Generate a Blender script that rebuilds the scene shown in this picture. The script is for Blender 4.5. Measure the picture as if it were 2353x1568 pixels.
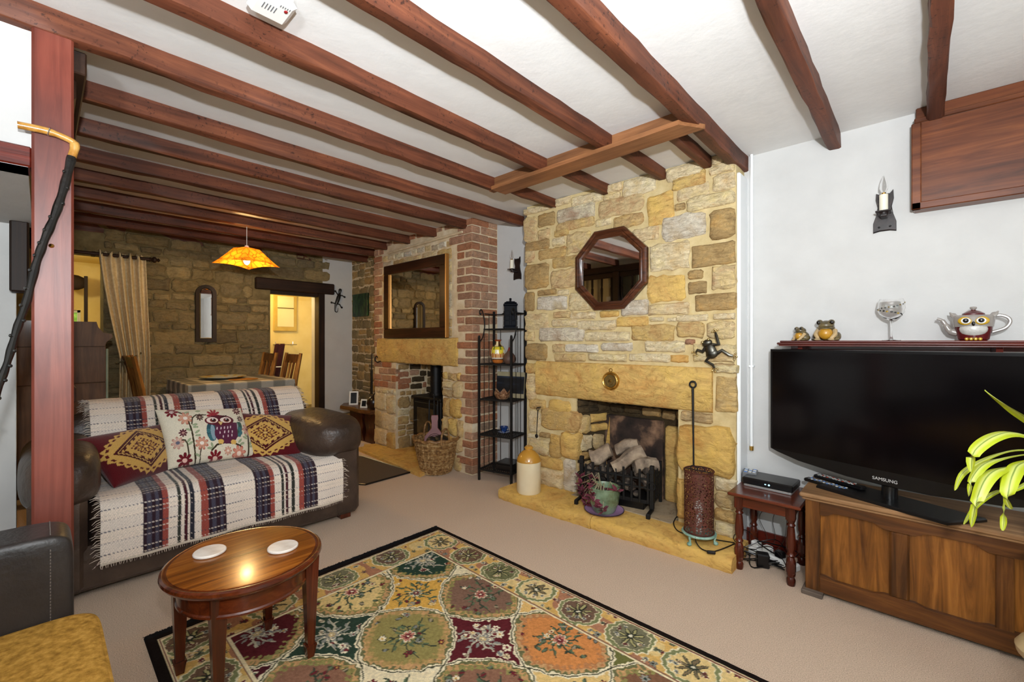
import bpy, bmesh, math, random
import numpy as np
from mathutils import Vector, Matrix

for o in list(bpy.data.objects):
    bpy.data.objects.remove(o, do_unlink=True)
scene = bpy.context.scene
COL = scene.collection
R = random.Random(7)
PI = math.pi

# ------------------------------------------------------------------ camera
FPX = 1010.0
YAW = math.atan((2119 - 1176.5) / FPX)
HC = 1.25
cam_data = bpy.data.cameras.new('camera')
cam_data.sensor_width = 36.0
cam_data.lens = 36.0 * FPX / 2353.0
cam_data.clip_start = 0.02
cam = bpy.data.objects.new('camera', cam_data)
COL.objects.link(cam)
cam.location = (0, 0, HC)
cam.rotation_euler = (PI / 2, 0, YAW)
scene.camera = cam

# ------------------------------------------------------------------ world, lights, exposure
vs = scene.view_settings
vs.view_transform = 'Standard'
vs.look = 'None'
vs.gamma = 1.0
vs.use_curve_mapping = False
vs.exposure = 0.12
world = bpy.data.worlds.new('world')
scene.world = world
world.use_nodes = True
bg = world.node_tree.nodes['Background']
bg.inputs[0].default_value = (0.78, 0.9, 0.85, 1)
bg.inputs[1].default_value = 2.2


def area_light(name, loc, target, size, energy, color, size_y=None, shape='RECTANGLE', spread=PI):
    d = bpy.data.lights.new(name, 'AREA')
    d.shape = shape
    d.size = size
    if size_y:
        d.size_y = size_y
    d.energy = energy
    d.color = color
    d.spread = spread
    o = bpy.data.objects.new(name, d)
    COL.objects.link(o)
    o.location = loc
    o.rotation_euler = (Vector(target) - Vector(loc)).to_track_quat('-Z', 'Y').to_euler()
    return o


# the photographer's flash, just above the lens, and an added fill lamp bounced off the ceiling behind him
area_light('camera_flash', (0.20, -0.02, 1.60), (-0.75, 1.1, 3.0), 0.07, 92, (0.91, 0.96, 1.0), shape='DISK')
area_light('bounce_fill', (0.5, -0.9, 1.55), (0.2, -0.75, 2.4), 0.25, 72, (0.91, 0.96, 1.0), shape='DISK')
# fill lamps added inside the unseen windows behind the photographer, standing for daylight
area_light('window_fill', (-0.6, -2.42, 1.35), (-0.9, 2.0, 1.5), 2.0, 9, (0.91, 0.96, 1.0), size_y=1.1)
area_light('window_fill', (2.32, 0.4, 1.35), (-3.0, 0.9, 1.6), 1.8, 5, (0.91, 0.96, 1.0), size_y=1.1)

# ------------------------------------------------------------------ measuring helpers (pixel of the 2353x1568 frame -> point on a known plane)
SN, CS = math.sin(YAW), math.cos(YAW)


def ray(px, py):
    a = (px - 1176.5) / FPX
    b = -(py - 784.0) / FPX
    return (-SN + a * CS, CS + a * SN, b)


def onZ(px, py, z):
    r = ray(px, py)
    t = (z - HC) / r[2]
    return Vector((r[0] * t, r[1] * t, z))


def onY(px, py, y):
    r = ray(px, py)
    t = y / r[1]
    return Vector((r[0] * t, y, HC + r[2] * t))


def onX(px, py, x):
    r = ray(px, py)
    t = x / r[0]
    return Vector((x, r[1] * t, HC + r[2] * t))


# ------------------------------------------------------------------ mesh helpers
def lin(v):
    v /= 255.0
    return v / 12.92 if v <= 0.04045 else ((v + 0.055) / 1.055) ** 2.4


def C(h):
    h = h.lstrip('#')
    return tuple(lin(int(h[i:i + 2], 16)) for i in (0, 2, 4)) + (1.0,)


class MB:
    def __init__(self):
        self.v = []
        self.f = []

    def add(self, vs, fs, M=None):
        n = len(self.v)
        for p in vs:
            p = Vector(p)
            if M is not None:
                p = M @ p
            self.v.append(p)
        for f in fs:
            self.f.append([i + n for i in f])
        return self

    def bx(self, x0, x1, y0, y1, z0, z1, b=0.0, M=None):
        if x1 < x0: x0, x1 = x1, x0
        if y1 < y0: y0, y1 = y1, y0
        if z1 < z0: z0, z1 = z1, z0
        b = min(b, 0.49 * (x1 - x0), 0.49 * (y1 - y0), 0.49 * (z1 - z0))
        if b <= 0:
            vs = [(x, y, z) for x in (x0, x1) for y in (y0, y1) for z in (z0, z1)]
            fs = [(0, 1, 3, 2), (4, 6, 7, 5), (0, 4, 5, 1), (2, 3, 7, 6), (0, 2, 6, 4), (1, 5, 7, 3)]
            return self.add(vs, fs, M)
        X, Y, Z = (x0, x1), (y0, y1), (z0, z1)
        vs, idx = [], {}
        for i in (0, 1):
            for j in (0, 1):
                for k in (0, 1):
                    sx, sy, sz = (1, -1)[i], (1, -1)[j], (1, -1)[k]
                    for ax in range(3):
                        p = [X[i] + sx * b, Y[j] + sy * b, Z[k] + sz * b]
                        p[ax] = (X[i], Y[j], Z[k])[ax]
                        idx[(i, j, k, ax)] = len(vs)
                        vs.append(p)
        fs = []
        for i in (0, 1):
            q = [idx[(i, j, k, 0)] for j, k in ((0, 0), (1, 0), (1, 1), (0, 1))]
            fs.append(q if i else q[::-1])
        for j in (0, 1):
            q = [idx[(i, j, k, 1)] for i, k in ((0, 0), (0, 1), (1, 1), (1, 0))]
            fs.append(q if j else q[::-1])
        for k in (0, 1):
            q = [idx[(i, j, k, 2)] for i, j in ((0, 0), (1, 0), (1, 1), (0, 1))]
            fs.append(q if k else q[::-1])
        for j in (0, 1):
            for k in (0, 1):
                q = [idx[(0, j, k, 1)], idx[(1, j, k, 1)], idx[(1, j, k, 2)], idx[(0, j, k, 2)]]
                fs.append(q if (j + k) % 2 else q[::-1])
        for i in (0, 1):
            for k in (0, 1):
                q = [idx[(i, 0, k, 0)], idx[(i, 1, k, 0)], idx[(i, 1, k, 2)], idx[(i, 0, k, 2)]]
                fs.append(q[::-1] if (i + k) % 2 else q)
        for i in (0, 1):
            for j in (0, 1):
                q = [idx[(i, j, 0, 0)], idx[(i, j, 1, 0)], idx[(i, j, 1, 1)], idx[(i, j, 0, 1)]]
                fs.append(q if (i + j) % 2 else q[::-1])
                for k in (0, 1):
                    t = [idx[(i, j, k, 0)], idx[(i, j, k, 1)], idx[(i, j, k, 2)]]
                    fs.append(t if (i + j + k) % 2 else t[::-1])
        return self.add(vs, fs, M)

    def tube(self, pts, r, n=8, closed=False, M=None, cap=True):
        pts = [Vector(p) for p in pts]
        m = len(pts)
        rs = r if isinstance(r, (list, tuple)) else [r] * m
        vs, fs = [], []
        up = None
        for i, p in enumerate(pts):
            if closed:
                t = pts[(i + 1) % m] - pts[i - 1]
            else:
                t = pts[min(i + 1, m - 1)] - pts[max(i - 1, 0)]
            if t.length < 1e-9:
                t = Vector((0, 0, 1))
            t.normalize()
            if up is None:
                a = Vector((0, 0, 1)) if abs(t.z) < 0.9 else Vector((1, 0, 0))
                up = (a - t * a.dot(t)).normalized()
            else:
                up = up - t * up.dot(t)
                if up.length < 1e-6:
                    a = Vector((0, 0, 1)) if abs(t.z) < 0.9 else Vector((1, 0, 0))
                    up = a - t * a.dot(t)
                up.normalize()
            s = t.cross(up)
            for k in range(n):
                an = 2 * PI * k / n
                vs.append(p + (up * math.cos(an) + s * math.sin(an)) * rs[i])
        seg = m if closed else m - 1
        for i in range(seg):
            a, b = i * n, ((i + 1) % m) * n
            for k in range(n):
                k2 = (k + 1) % n
                fs.append((a + k, a + k2, b + k2, b + k))
        if cap and not closed:
            fs.append(list(range(n))[::-1])
            fs.append([(m - 1) * n + k for k in range(n)])
        return self.add(vs, fs, M)

    def cyl(self, p0, p1, r0, r1=None, n=16, M=None):
        return self.tube([p0, p1], [r0, r0 if r1 is None else r1], n, M=M)

    def lathe(self, prof, n=32, c=(0, 0, 0), M=None, sx=1.0, sy=1.0):
        vs, fs = [], []
        for (r, z) in prof:
            for k in range(n):
                a = 2 * PI * k / n
                vs.append((c[0] + r * sx * math.cos(a), c[1] + r * sy * math.sin(a), c[2] + z))
        for i in range(len(prof) - 1):
            for k in range(n):
                k2 = (k + 1) % n
                fs.append((i * n + k, i * n + k2, (i + 1) * n + k2, (i + 1) * n + k))
        if prof[0][0] > 1e-5:
            fs.append([k for k in range(n)][::-1])
        if prof[-1][0] > 1e-5:
            fs.append([(len(prof) - 1) * n + k for k in range(n)])
        return self.add(vs, fs, M)

    def prism(self, out, axis, d0, d1, ch=0.0, M=None):
        """outline (a,b) in the plane normal to axis, from d0 to d1; ch chamfers the d1 face"""
        n = len(out)
        cx = sum(p[0] for p in out) / n
        cy = sum(p[1] for p in out) / n

        def P(a, b, d):
            return {'x': (d, a, b), 'y': (a, d, b), 'z': (a, b, d)}[axis]
        rings = [[P(a, b, d0) for a, b in out]]
        if ch > 0:
            s = 1 if d1 > d0 else -1
            rings.append([P(a, b, d1 - s * ch) for a, b in out])
            q = []
            for i in range(n):
                a, b = out[i]
                L = math.hypot(a - cx, b - cy) + 1e-9
                k = max(0.0, 1 - ch / L)
                q.append(P(cx + (a - cx) * k, cy + (b - cy) * k, d1))
            rings.append(q)
        else:
            rings.append([P(a, b, d1) for a, b in out])
        vs = [p for r_ in rings for p in r_]
        fs = []
        for i in range(len(rings) - 1):
            for k in range(n):
                k2 = (k + 1) % n
                fs.append((i * n + k, i * n + k2, (i + 1) * n + k2, (i + 1) * n + k))
        fs.append(list(range(n))[::-1])
        fs.append([(len(rings) - 1) * n + k for k in range(n)])
        return self.add(vs, fs, M)

    def ell(self, c, r, n=16, m=10, M=None):
        if not isinstance(r, (list, tuple)):
            r = (r, r, r)
        vs, fs = [(c[0], c[1], c[2] - r[2])], []
        for i in range(1, m):
            ph = -PI / 2 + PI * i / m
            for k in range(n):
                a = 2 * PI * k / n
                vs.append((c[0] + r[0] * math.cos(ph) * math.cos(a), c[1] + r[1] * math.cos(ph) * math.sin(a), c[2] + r[2] * math.sin(ph)))
        vs.append((c[0], c[1], c[2] + r[2]))
        for k in range(n):
            fs.append((0, 1 + (k + 1) % n, 1 + k))
        for i in range(m - 2):
            for k in range(n):
                a, b = 1 + i * n, 1 + (i + 1) * n
                fs.append((a + k, a + (k + 1) % n, b + (k + 1) % n, b + k))
        l, t = 1 + (m - 2) * n, len(vs) - 1
        for k in range(n):
            fs.append((l + k, l + (k + 1) % n, t))
        return self.add(vs, fs, M)

    def grid(self, P, closeu=False, closev=False, M=None):
        nu, nv = len(P), len(P[0])
        vs = [p for row in P for p in row]
        fs = []
        for i in range(nu if closeu else nu - 1):
            for j in range(nv if closev else nv - 1):
                i2, j2 = (i + 1) % nu, (j + 1) % nv
                fs.append((i * nv + j, i2 * nv + j, i2 * nv + j2, i * nv + j2))
        return self.add(vs, fs, M)


FR = {}


def mesh_from(mb, name, mat, inv=None, smooth=True, ang=35):
    me = bpy.data.meshes.new(name)
    vs = mb.v
    if inv is not None:
        vs = [inv @ v for v in vs]
    me.from_pydata([tuple(v) for v in vs], [], mb.f)
    bm = bmesh.new()
    bm.from_mesh(me)
    bmesh.ops.recalc_face_normals(bm, faces=bm.faces)
    bm.to_mesh(me)
    bm.free()
    if smooth:
        me.shade_smooth()
        me.set_sharp_from_angle(angle=math.radians(ang))
    if mat is not None:
        me.materials.append(mat)
    return me


def tag(o, label=None, cat=None, group=None, kind=None):
    if label: o['label'] = label
    if cat: o['category'] = cat
    if group: o['group'] = group
    if kind: o['kind'] = kind
    return o


def thing(name, label, cat, loc=(0, 0, 0), rz=0.0, group=None):
    o = bpy.data.objects.new(name, None)
    o.empty_display_size = 0.05
    COL.objects.link(o)
    o.location = loc
    o.rotation_euler = (0, 0, rz)
    FR[o.name] = Matrix.Translation(Vector(loc)) @ Matrix.Rotation(rz, 4, 'Z')
    return tag(o, label, cat, group)


def part(mb, name, mat, parent, world=False, smooth=True, ang=35, label=None):
    """a mesh child; coordinates are the parent's own unless world=True"""
    inv = FR[parent.name].inverted() if world else None
    me = mesh_from(mb, name, mat, inv, smooth, ang)
    o = bpy.data.objects.new(name, me)
    COL.objects.link(o)
    o.parent = parent
    FR[o.name] = FR[parent.name]
    if label: o['label'] = label
    return o


def solo(mb, name, mat, label, cat, group=None, smooth=True, ang=35):
    xs = [v.x for v in mb.v]; ys = [v.y for v in mb.v]; zs = [v.z for v in mb.v]
    loc = Vector(((min(xs) + max(xs)) / 2, (min(ys) + max(ys)) / 2, min(zs)))
    me = mesh_from(mb, name, mat, Matrix.Translation(-loc), smooth, ang)
    o = bpy.data.objects.new(name, me)
    COL.objects.link(o)
    o.location = loc
    FR[o.name] = Matrix.Translation(loc)
    return tag(o, label, cat, group)


def struct(mb, name, mat, smooth=False, ang=35):
    me = mesh_from(mb, name, mat, None, smooth, ang)
    o = bpy.data.objects.new(name, me)
    COL.objects.link(o)
    o['kind'] = 'structure'
    FR[o.name] = Matrix.Identity(4)
    return o


def dup(root, loc, rz=0.0, label=None):
    r = root.copy()
    COL.objects.link(r)
    r.location = loc
    r.rotation_euler = (0, 0, rz)
    FR[r.name] = Matrix.Translation(Vector(loc)) @ Matrix.Rotation(rz, 4, 'Z')
    if label: r['label'] = label
    for ch in list(root.children):
        c = ch.copy(); COL.objects.link(c); c.parent = r
        for g in list(ch.children):
            d = g.copy(); COL.objects.link(d); d.parent = c
    return r


# ------------------------------------------------------------------ materials
def nodes(name):
    m = bpy.data.materials.new(name)
    m.use_nodes = True
    nt = m.node_tree
    return m, nt, nt.nodes['Principled BSDF']


def ramp(nt, fac, cols):
    r = nt.nodes.new('ShaderNodeValToRGB')
    el = r.color_ramp.elements
    while len(el) > 1:
        el.remove(el[-1])
    if not isinstance(cols[0], tuple) or len(cols[0]) != 2:
        n = len(cols)
        cols = [(i / max(1, n - 1), c) for i, c in enumerate(cols)]
    el[0].position, el[0].color = cols[0][0], cols[0][1]
    for p, c in cols[1:]:
        e = el.new(p)
        e.color = c
    nt.links.new(fac, r.inputs[0])
    return r.outputs[0]


def noise(nt, vec, scale, detail=4, rough=0.55, dist=0.0):
    n = nt.nodes.new('ShaderNodeTexNoise')
    n.inputs['Scale'].default_value = scale
    n.inputs['Detail'].default_value = detail
    n.inputs['Roughness'].default_value = rough
    n.inputs['Distortion'].default_value = dist
    nt.links.new(vec, n.inputs['Vector'])
    return n.outputs[0]


def coords(nt, stretch=(1, 1, 1), rnd=False):
    tc = nt.nodes.new('ShaderNodeTexCoord')
    mp = nt.nodes.new('ShaderNodeMapping')
    mp.inputs['Scale'].default_value = stretch
    nt.links.new(tc.outputs['Object'], mp.inputs['Vector'])
    if rnd:
        oi = nt.nodes.new('ShaderNodeObjectInfo')
        mu = nt.nodes.new('ShaderNodeMath'); mu.operation = 'MULTIPLY'
        mu.inputs[1].default_value = 37.0
        nt.links.new(oi.outputs['Random'], mu.inputs[0])
        nt.links.new(mu.outputs[0], mp.inputs['Location'])
    return mp.outputs[0]


def mix(nt, a, b, fac, mode='MIX'):
    m = nt.nodes.new('ShaderNodeMix')
    m.data_type = 'RGBA'
    m.blend_type = mode
    for s, v in ((m.inputs['Factor'], fac), (m.inputs['A'], a), (m.inputs['B'], b)):
        if isinstance(v, (int, float)):
            s.default_value = v
        elif isinstance(v, tuple):
            s.default_value = v
        else:
            nt.links.new(v, s)
    return m.outputs['Result']


def bump(nt, bsdf, h, strength, dist=0.01):
    b = nt.nodes.new('ShaderNodeBump')
    b.inputs['Strength'].default_value = strength
    b.inputs['Distance'].default_value = dist
    nt.links.new(h, b.inputs['Height'])
    nt.links.new(b.outputs[0], bsdf.inputs['Normal'])


def pm(name, cols, scale=12, rough=0.6, metal=0.0, bmp=0.0, bscale=None, bdist=0.005, stretch=(1, 1, 1), detail=5,
       coat=0.0, rnd=False, trans=0.0, alpha=None, spec=0.5, emit=None, estr=0.0, rand=None, dist=0.0, ior=None, sheen=0.0):
    m, nt, b = nodes(name)
    cols = [C(c) if isinstance(c, str) else ((c[0], C(c[1])) if isinstance(c[1], str) else c) for c in cols]
    if len(cols) == 1:
        c0 = cols[0]
        b.inputs['Base Color'].default_value = c0 if len(c0) == 4 else c0[1]
        vec = coords(nt, stretch, rnd) if bmp else None
    else:
        vec = coords(nt, stretch, rnd)
        col = ramp(nt, noise(nt, vec, scale, detail, dist=dist), [(0.28 + 0.44 * i / (len(cols) - 1), c) if len(c) == 4 else c for i, c in enumerate(cols)])
        if rand:
            oi = nt.nodes.new('ShaderNodeObjectInfo')
            rc = ramp(nt, oi.outputs['Random'], [C(x) for x in rand])
            col = mix(nt, col, rc, 1.0, 'MULTIPLY')
        nt.links.new(col, b.inputs['Base Color'])
    b.inputs['Roughness'].default_value = rough
    b.inputs['Metallic'].default_value = metal
    b.inputs['Specular IOR Level'].default_value = spec
    b.inputs['Coat Weight'].default_value = coat
    b.inputs['Coat Roughness'].default_value = 0.08
    b.inputs['Transmission Weight'].default_value = trans
    b.inputs['Sheen Weight'].default_value = sheen
    if ior: b.inputs['IOR'].default_value = ior
    if emit:
        b.inputs['Emission Color'].default_value = C(emit)
        b.inputs['Emission Strength'].default_value = estr
    if bmp:
        bump(nt, b, noise(nt, vec, bscale or scale * 3, 4), bmp, bdist)
    return m


def stone_mat(name, pal, mott=('6e5430', 'e8cf9a'), amt=0.45, scale=9, bmp=0.9, rough=0.92, pos=False):
    m, nt, b = nodes(name)
    vec = coords(nt, (1, 1, 1), True)
    oi = nt.nodes.new('ShaderNodeObjectInfo')
    base = ramp(nt, oi.outputs['Random'], [C(c) for c in pal])
    n1 = noise(nt, vec, scale, 6, 0.62, 0.6)
    mo = ramp(nt, n1, [(0.3, C(mott[0])), (0.5, (0.5, 0.5, 0.5, 1)), (0.72, C(mott[1]))])
    col = mix(nt, base, mo, amt, 'OVERLAY')
    sp = ramp(nt, noise(nt, vec, scale * 9, 3, 0.6), [(0.30, (0.55, 0.5, 0.43, 1)), (0.40, (0.95, 0.95, 0.95, 1)), (0.62, (1, 1, 1, 1)), (0.74, (1.25, 1.22, 1.15, 1))])
    col = mix(nt, col, sp, 0.5, 'MULTIPLY')
    n3 = noise(nt, coords(nt, (0.7, 0.7, 1.6), True), scale * 3.2, 5, 0.7, 1.2)
    col = mix(nt, col, ramp(nt, n3, [(0.32, (0.62, 0.56, 0.48, 1)), (0.47, (0.98, 0.97, 0.95, 1)), (0.6, (1.05, 1.05, 1.04, 1)), (0.72, (1.3, 1.28, 1.24, 1))]), 0.75, 'MULTIPLY')
    nt.links.new(col, b.inputs['Base Color'])
    b.inputs['Roughness'].default_value = rough
    b.inputs['Specular IOR Level'].default_value = 0.25
    ad = nt.nodes.new('ShaderNodeMath'); ad.operation = 'MULTIPLY_ADD'
    nt.links.new(n3, ad.inputs[0])
    ad.inputs[1].default_value = 0.9
    nt.links.new(n1, ad.inputs[2])
    bump(nt, b, ad.outputs[0], bmp, 0.02)
    return m


def wood_mat(name, cols, axis='y', scale=10, rough=0.4, coat=0.0, bmp=0.15, str_=0.05, pits=False, rnd=True):
    st = {'x': (str_, 1, 1), 'y': (1, str_, 1), 'z': (1, 1, str_)}[axis]
    m, nt, b = nodes(name)
    vec = coords(nt, st, rnd)
    n1 = noise(nt, vec, scale * 3, 6, 0.65, 0.8)
    col = ramp(nt, n1, [(0.3 + 0.4 * i / (len(cols) - 1), C(c)) for i, c in enumerate(cols)])
    v2 = coords(nt, (1, 1, 1), rnd)
    col = mix(nt, col, ramp(nt, noise(nt, v2, 3.0, 3), [(0.3, (0.62, 0.6, 0.6, 1)), (0.7, (1.25, 1.2, 1.15, 1))]), 0.8, 'MULTIPLY')
    h = n1
    if pits:
        p = ramp(nt, noise(nt, v2, 55, 3, 0.7), [(0.33, (0.12, 0.1, 0.1, 1)), (0.43, (1, 1, 1, 1))])
        q = ramp(nt, noise(nt, v2, 4.5, 2), [(0.42, (0, 0, 0, 1)), (0.6, (1, 1, 1, 1))])
        col = mix(nt, col, mix(nt, (1, 1, 1, 1), p, q), 0.9, 'MULTIPLY')
    nt.links.new(col, b.inputs['Base Color'])
    b.inputs['Roughness'].default_value = rough
    b.inputs['Coat Weight'].default_value = coat
    b.inputs['Coat Roughness'].default_value = 0.12
    b.inputs['Specular IOR Level'].default_value = 0.3
    bump(nt, b, h, bmp, 0.006)
    return m


def attr_mat(name, rough=0.95, bscale=600, bmp=0.5, bdist=0.002, sheen=0.0, spec=0.2):
    m, nt, b = nodes(name)
    a = nt.nodes.new('ShaderNodeAttribute')
    a.attribute_name = 'Col'
    vec = coords(nt)
    n = noise(nt, vec, bscale, 2)
    col = mix(nt, a.outputs['Color'], ramp(nt, n, [(0.3, (0.7, 0.7, 0.7, 1)), (0.7, (1.2, 1.2, 1.2, 1))]), 0.7, 'MULTIPLY')
    nt.links.new(col, b.inputs['Base Color'])
    b.inputs['Roughness'].default_value = rough
    b.inputs['Sheen Weight'].default_value = sheen
    b.inputs['Specular IOR Level'].default_value = spec
    bump(nt, b, n, bmp, bdist)
    return m


def put_colors(me, rgb):
    """rgb: (nverts,3) linear"""
    at = me.color_attributes.new('Col', 'FLOAT_COLOR', 'POINT')
    buf = np.ones((len(me.vertices), 4), dtype=np.float32)
    buf[:len(rgb), :3] = rgb
    at.data.foreach_set('color', buf.ravel())


M = {}
M['plaster'] = pm('plaster_white', ['c2c1bf', 'c9c8c6'], 6, 0.9, bmp=0.12, bscale=24, bdist=0.01, spec=0.2)
M['ceil'] = pm('ceiling_white', ['dbdad8', 'e2e1df'], 5, 0.92, bmp=0.15, bscale=14, bdist=0.012, spec=0.2)
M['yellow'] = pm('plaster_yellow', ['dcc27a', 'e6cf8c'], 5, 0.9, spec=0.2)
M['carpet'] = pm('carpet_beige', [(0.3, 'bea690'), (0.5, 'e0c6ae'), (0.72, 'f2dcc6')], 260, 1.0, bmp=0.9, bscale=330, bdist=0.006, detail=3, spec=0.05)
M['mortar'] = pm('lime_mortar', ['b9a274', 'c9b485', 'd3c094'], 14, 0.95, bmp=0.6, bscale=60, spec=0.15)
M['mortar_pale'] = pm('lime_mortar_pale', ['c0a988', 'd2bd9c', 'dfd0b6'], 12, 0.95, bmp=0.6, bscale=60, spec=0.15)
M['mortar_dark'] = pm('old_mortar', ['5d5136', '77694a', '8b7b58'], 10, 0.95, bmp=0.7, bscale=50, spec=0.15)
M['stone'] = stone_mat('golden_stone', ['cdb07c', 'd8c095', 'c09c62', 'e0cfa8', 'c9a565', 'd2bb90', 'b89e74', 'd8b874'])
M['stone_pale'] = stone_mat('pale_stone', ['e0d0ae', 'dcc69e', 'e6dabe'])
M['stone_grey'] = stone_mat('grey_white_stone', ['cdc0ac', 'd8cebe', 'c4b498'], ('6e6252', 'fff6e6'), 0.6)
M['stone_brown'] = stone_mat('brown_stone', ['ae9164', 'b89b6a', 'a48a60'])
M['stone_gold'] = stone_mat('lintel_stone', ['d0ab66', 'd4b06c', 'cca65e'], ('94703c', 'eeddb4'), 0.4, 5)
M['hearth'] = stone_mat('hearth_stone', ['d0a75c', 'd4ad64', 'cca45a'], ('9a7840', 'ead6a6'), 0.4, 4, 0.6)
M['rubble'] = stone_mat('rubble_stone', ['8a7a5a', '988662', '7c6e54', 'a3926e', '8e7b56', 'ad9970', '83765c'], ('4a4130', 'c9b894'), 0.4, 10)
M['brick'] = stone_mat('red_brick', ['b98264', 'b07554', 'c2957a', 'a88068', 'c8a084', 'b09078', 'b4734e', '9c8470', 'c09070'], ('6a4a36', 'e8c8a8'), 0.35, 14)
M['sooty'] = stone_mat('sooted_stone', ['4a3d2a', '5a4a32', '3a3024'], ('15110c', '9a8560'), 0.6, 9)
BEAMC = ['422316', '603523', '7b482f']
M['beam'] = wood_mat('beam_wood', BEAMC, 'y', 7, 0.55, 0.0, 0.25, 0.06, True)
M['beamx'] = wood_mat('trimmer_wood', ['6a432a', '875a38', '9a6a46'], 'x', 8, 0.55, 0, 0.2, 0.06)
M['post'] = wood_mat('post_wood', ['552116', '743527', '8a4838'], 'z', 6, 0.42, 0.0, 0.1, 0.06)
M['post'].node_tree.nodes['Principled BSDF'].inputs['Specular IOR Level'].default_value = 0.55
M['darkx'] = wood_mat('dark_timber', ['1f130d', '2e1c12', '3d2719'], 'x', 8, 0.6)
M['darky'] = wood_mat('dark_timber_y', ['1f130d', '2e1c12', '3d2719'], 'y', 8, 0.6)
M['darkz'] = wood_mat('dark_timber_z', ['1c120d', '28190f', '352115'], 'z', 8, 0.55)
M['iron'] = pm('black_iron', ['0d0c0c', '1c1a19'], 60, 0.55, 0.3, bmp=0.2)
M['white_paint'] = pm('white_paint', ['eceeef'], rough=0.5)
M['black_plastic'] = pm('black_plastic', ['0b0b0d'], rough=0.28)
M['white_plastic'] = pm('white_plastic', ['efeeea'], rough=0.35)
M['mirror'] = pm('mirror_glass', ['f2f2f0'], rough=0.02, metal=1.0)
M['brass'] = pm('polished_brass', ['b8934a', 'd8b468'], 9, 0.22, 1.0)
M['gold'] = pm('gilt_edge', ['a8763a'], rough=0.4, metal=0.6)
# ================================================================== the setting
CE = 2.39        # ceiling
TVW = 2.985      # white wall behind the television
CH = 2.81        # face of the stone chimney breast
BR = 2.72        # face of the brick chimney breast
ST = 3.06        # white wall between the two chimneys
XF = -5.9        # far wall of the dining end

struct(MB().bx(-6.0, 2.5, -2.6, 3.3, -0.1, 0.0), 'floor', M['carpet'])
struct(MB().bx(-6.1, 2.5, -2.6, 3.3, CE, CE + 0.1), 'ceiling', M['ceil'])
struct(MB().bx(-0.9, 2.5, TVW, TVW + 0.3, 0, CE), 'wall_fireplace', M['plaster'])
struct(MB().bx(-3.2, -2.4, ST, ST + 0.25, 0, CE), 'wall_recess', M['plaster'])
# walls behind the photographer, with the two window openings
w = MB()
w.bx(-6.1, -1.7, -2.6, -2.5, 0, CE).bx(0.5, 2.5, -2.6, -2.5, 0, CE).bx(-1.7, 0.5, -2.6, -2.5, 0, 0.75).bx(-1.7, 0.5, -2.6, -2.5, 1.95, CE)
struct(w, 'wall_back', M['plaster'])
w = MB()
w.bx(2.4, 2.5, -2.6, -0.6, 0, CE).bx(2.4, 2.5, 1.4, 3.3, 0, CE).bx(2.4, 2.5, -0.6, 1.4, 0, 0.75).bx(2.4, 2.5, -0.6, 1.4, 1.95, CE)
struct(w, 'wall_right', M['plaster'])
M['glass'] = pm('window_glass', ['ffffff'], rough=0.0, trans=1.0, ior=1.05, spec=0.2)
w = struct(MB().bx(-1.72, 0.52, -2.58, -2.52, 0.73, 0.79).bx(-1.72, 0.52, -2.58, -2.52, 1.91, 1.97).bx(-1.72, -1.66, -2.58, -2.52, 0.73, 1.97).bx(0.46, 0.52, -2.58, -2.52, 0.73, 1.97).bx(-0.63, -0.57, -2.58, -2.52, 0.73, 1.97), 'window_1', M['white_paint'])
w = struct(MB().bx(2.42, 2.48, -0.62, 1.42, 0.73, 0.79).bx(2.42, 2.48, -0.62, 1.42, 1.91, 1.97).bx(2.42, 2.48, -0.62, -0.56, 0.73, 1.97).bx(2.42, 2.48, 1.36, 1.42, 0.73, 1.97).bx(2.42, 2.48, 0.37, 0.43, 0.73, 1.97), 'window_2', M['white_paint'])
# stair side: bulkhead panel beside the post, soffit, and the wall under the stairs
struct(MB().bx(-2.30, -2.22, -2.5, -0.02, 1.90, CE), 'wall_bulkhead', M['plaster'])
struct(MB().bx(-3.36, -2.20, -2.5, -0.03, 1.835, 1.85), 'trim_soffit', M['plaster'])
struct(MB().bx(-3.40, -3.32, -2.5, -0.085, 0, 1.90), 'wall_stairs', M['plaster'])
struct(MB().bx(-5.95, -3.33, -0.335, -0.29, 0, CE), 'wall_stairs_return', pm('stair_wall_beige', ['b9ad8c', 'c2b696'], 5, 0.9))
struct(MB().bx(-6.1, -3.36, -1.0, -0.92, 0, CE), 'wall_left', pm('stair_wall_cream', ['cbbf9c', 'd4c9a8'], 5, 0.9))
M['redwood_x'] = wood_mat('stained_pine', ['3e120b', '5c1d12', '742a1a'], 'x', 8, 0.35, 0.2, 0.1)
M['redwood_y'] = wood_mat('stained_pine_y', ['3e120b', '5c1d12', '742a1a'], 'y', 8, 0.35, 0.2, 0.1)
struct(MB().bx(-0.80, 2.4, TVW - 0.018, TVW + 0.01, 0, 0.10, 0.004), 'baseboard_fireplace', M['redwood_x'])
struct(MB().bx(-2.32, -2.195, -2.5, -0.02, 1.835, 1.905, 0.006), 'trim_stair', M['redwood_y'])
tag(solo(MB().bx(-3.33, -3.22, -0.105, -0.04, 1.49, 1.84, 0.008), 'timber_block', M['darkz'], 'dark stained timber block fixed high on the white stair wall', 'timber'))

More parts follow.
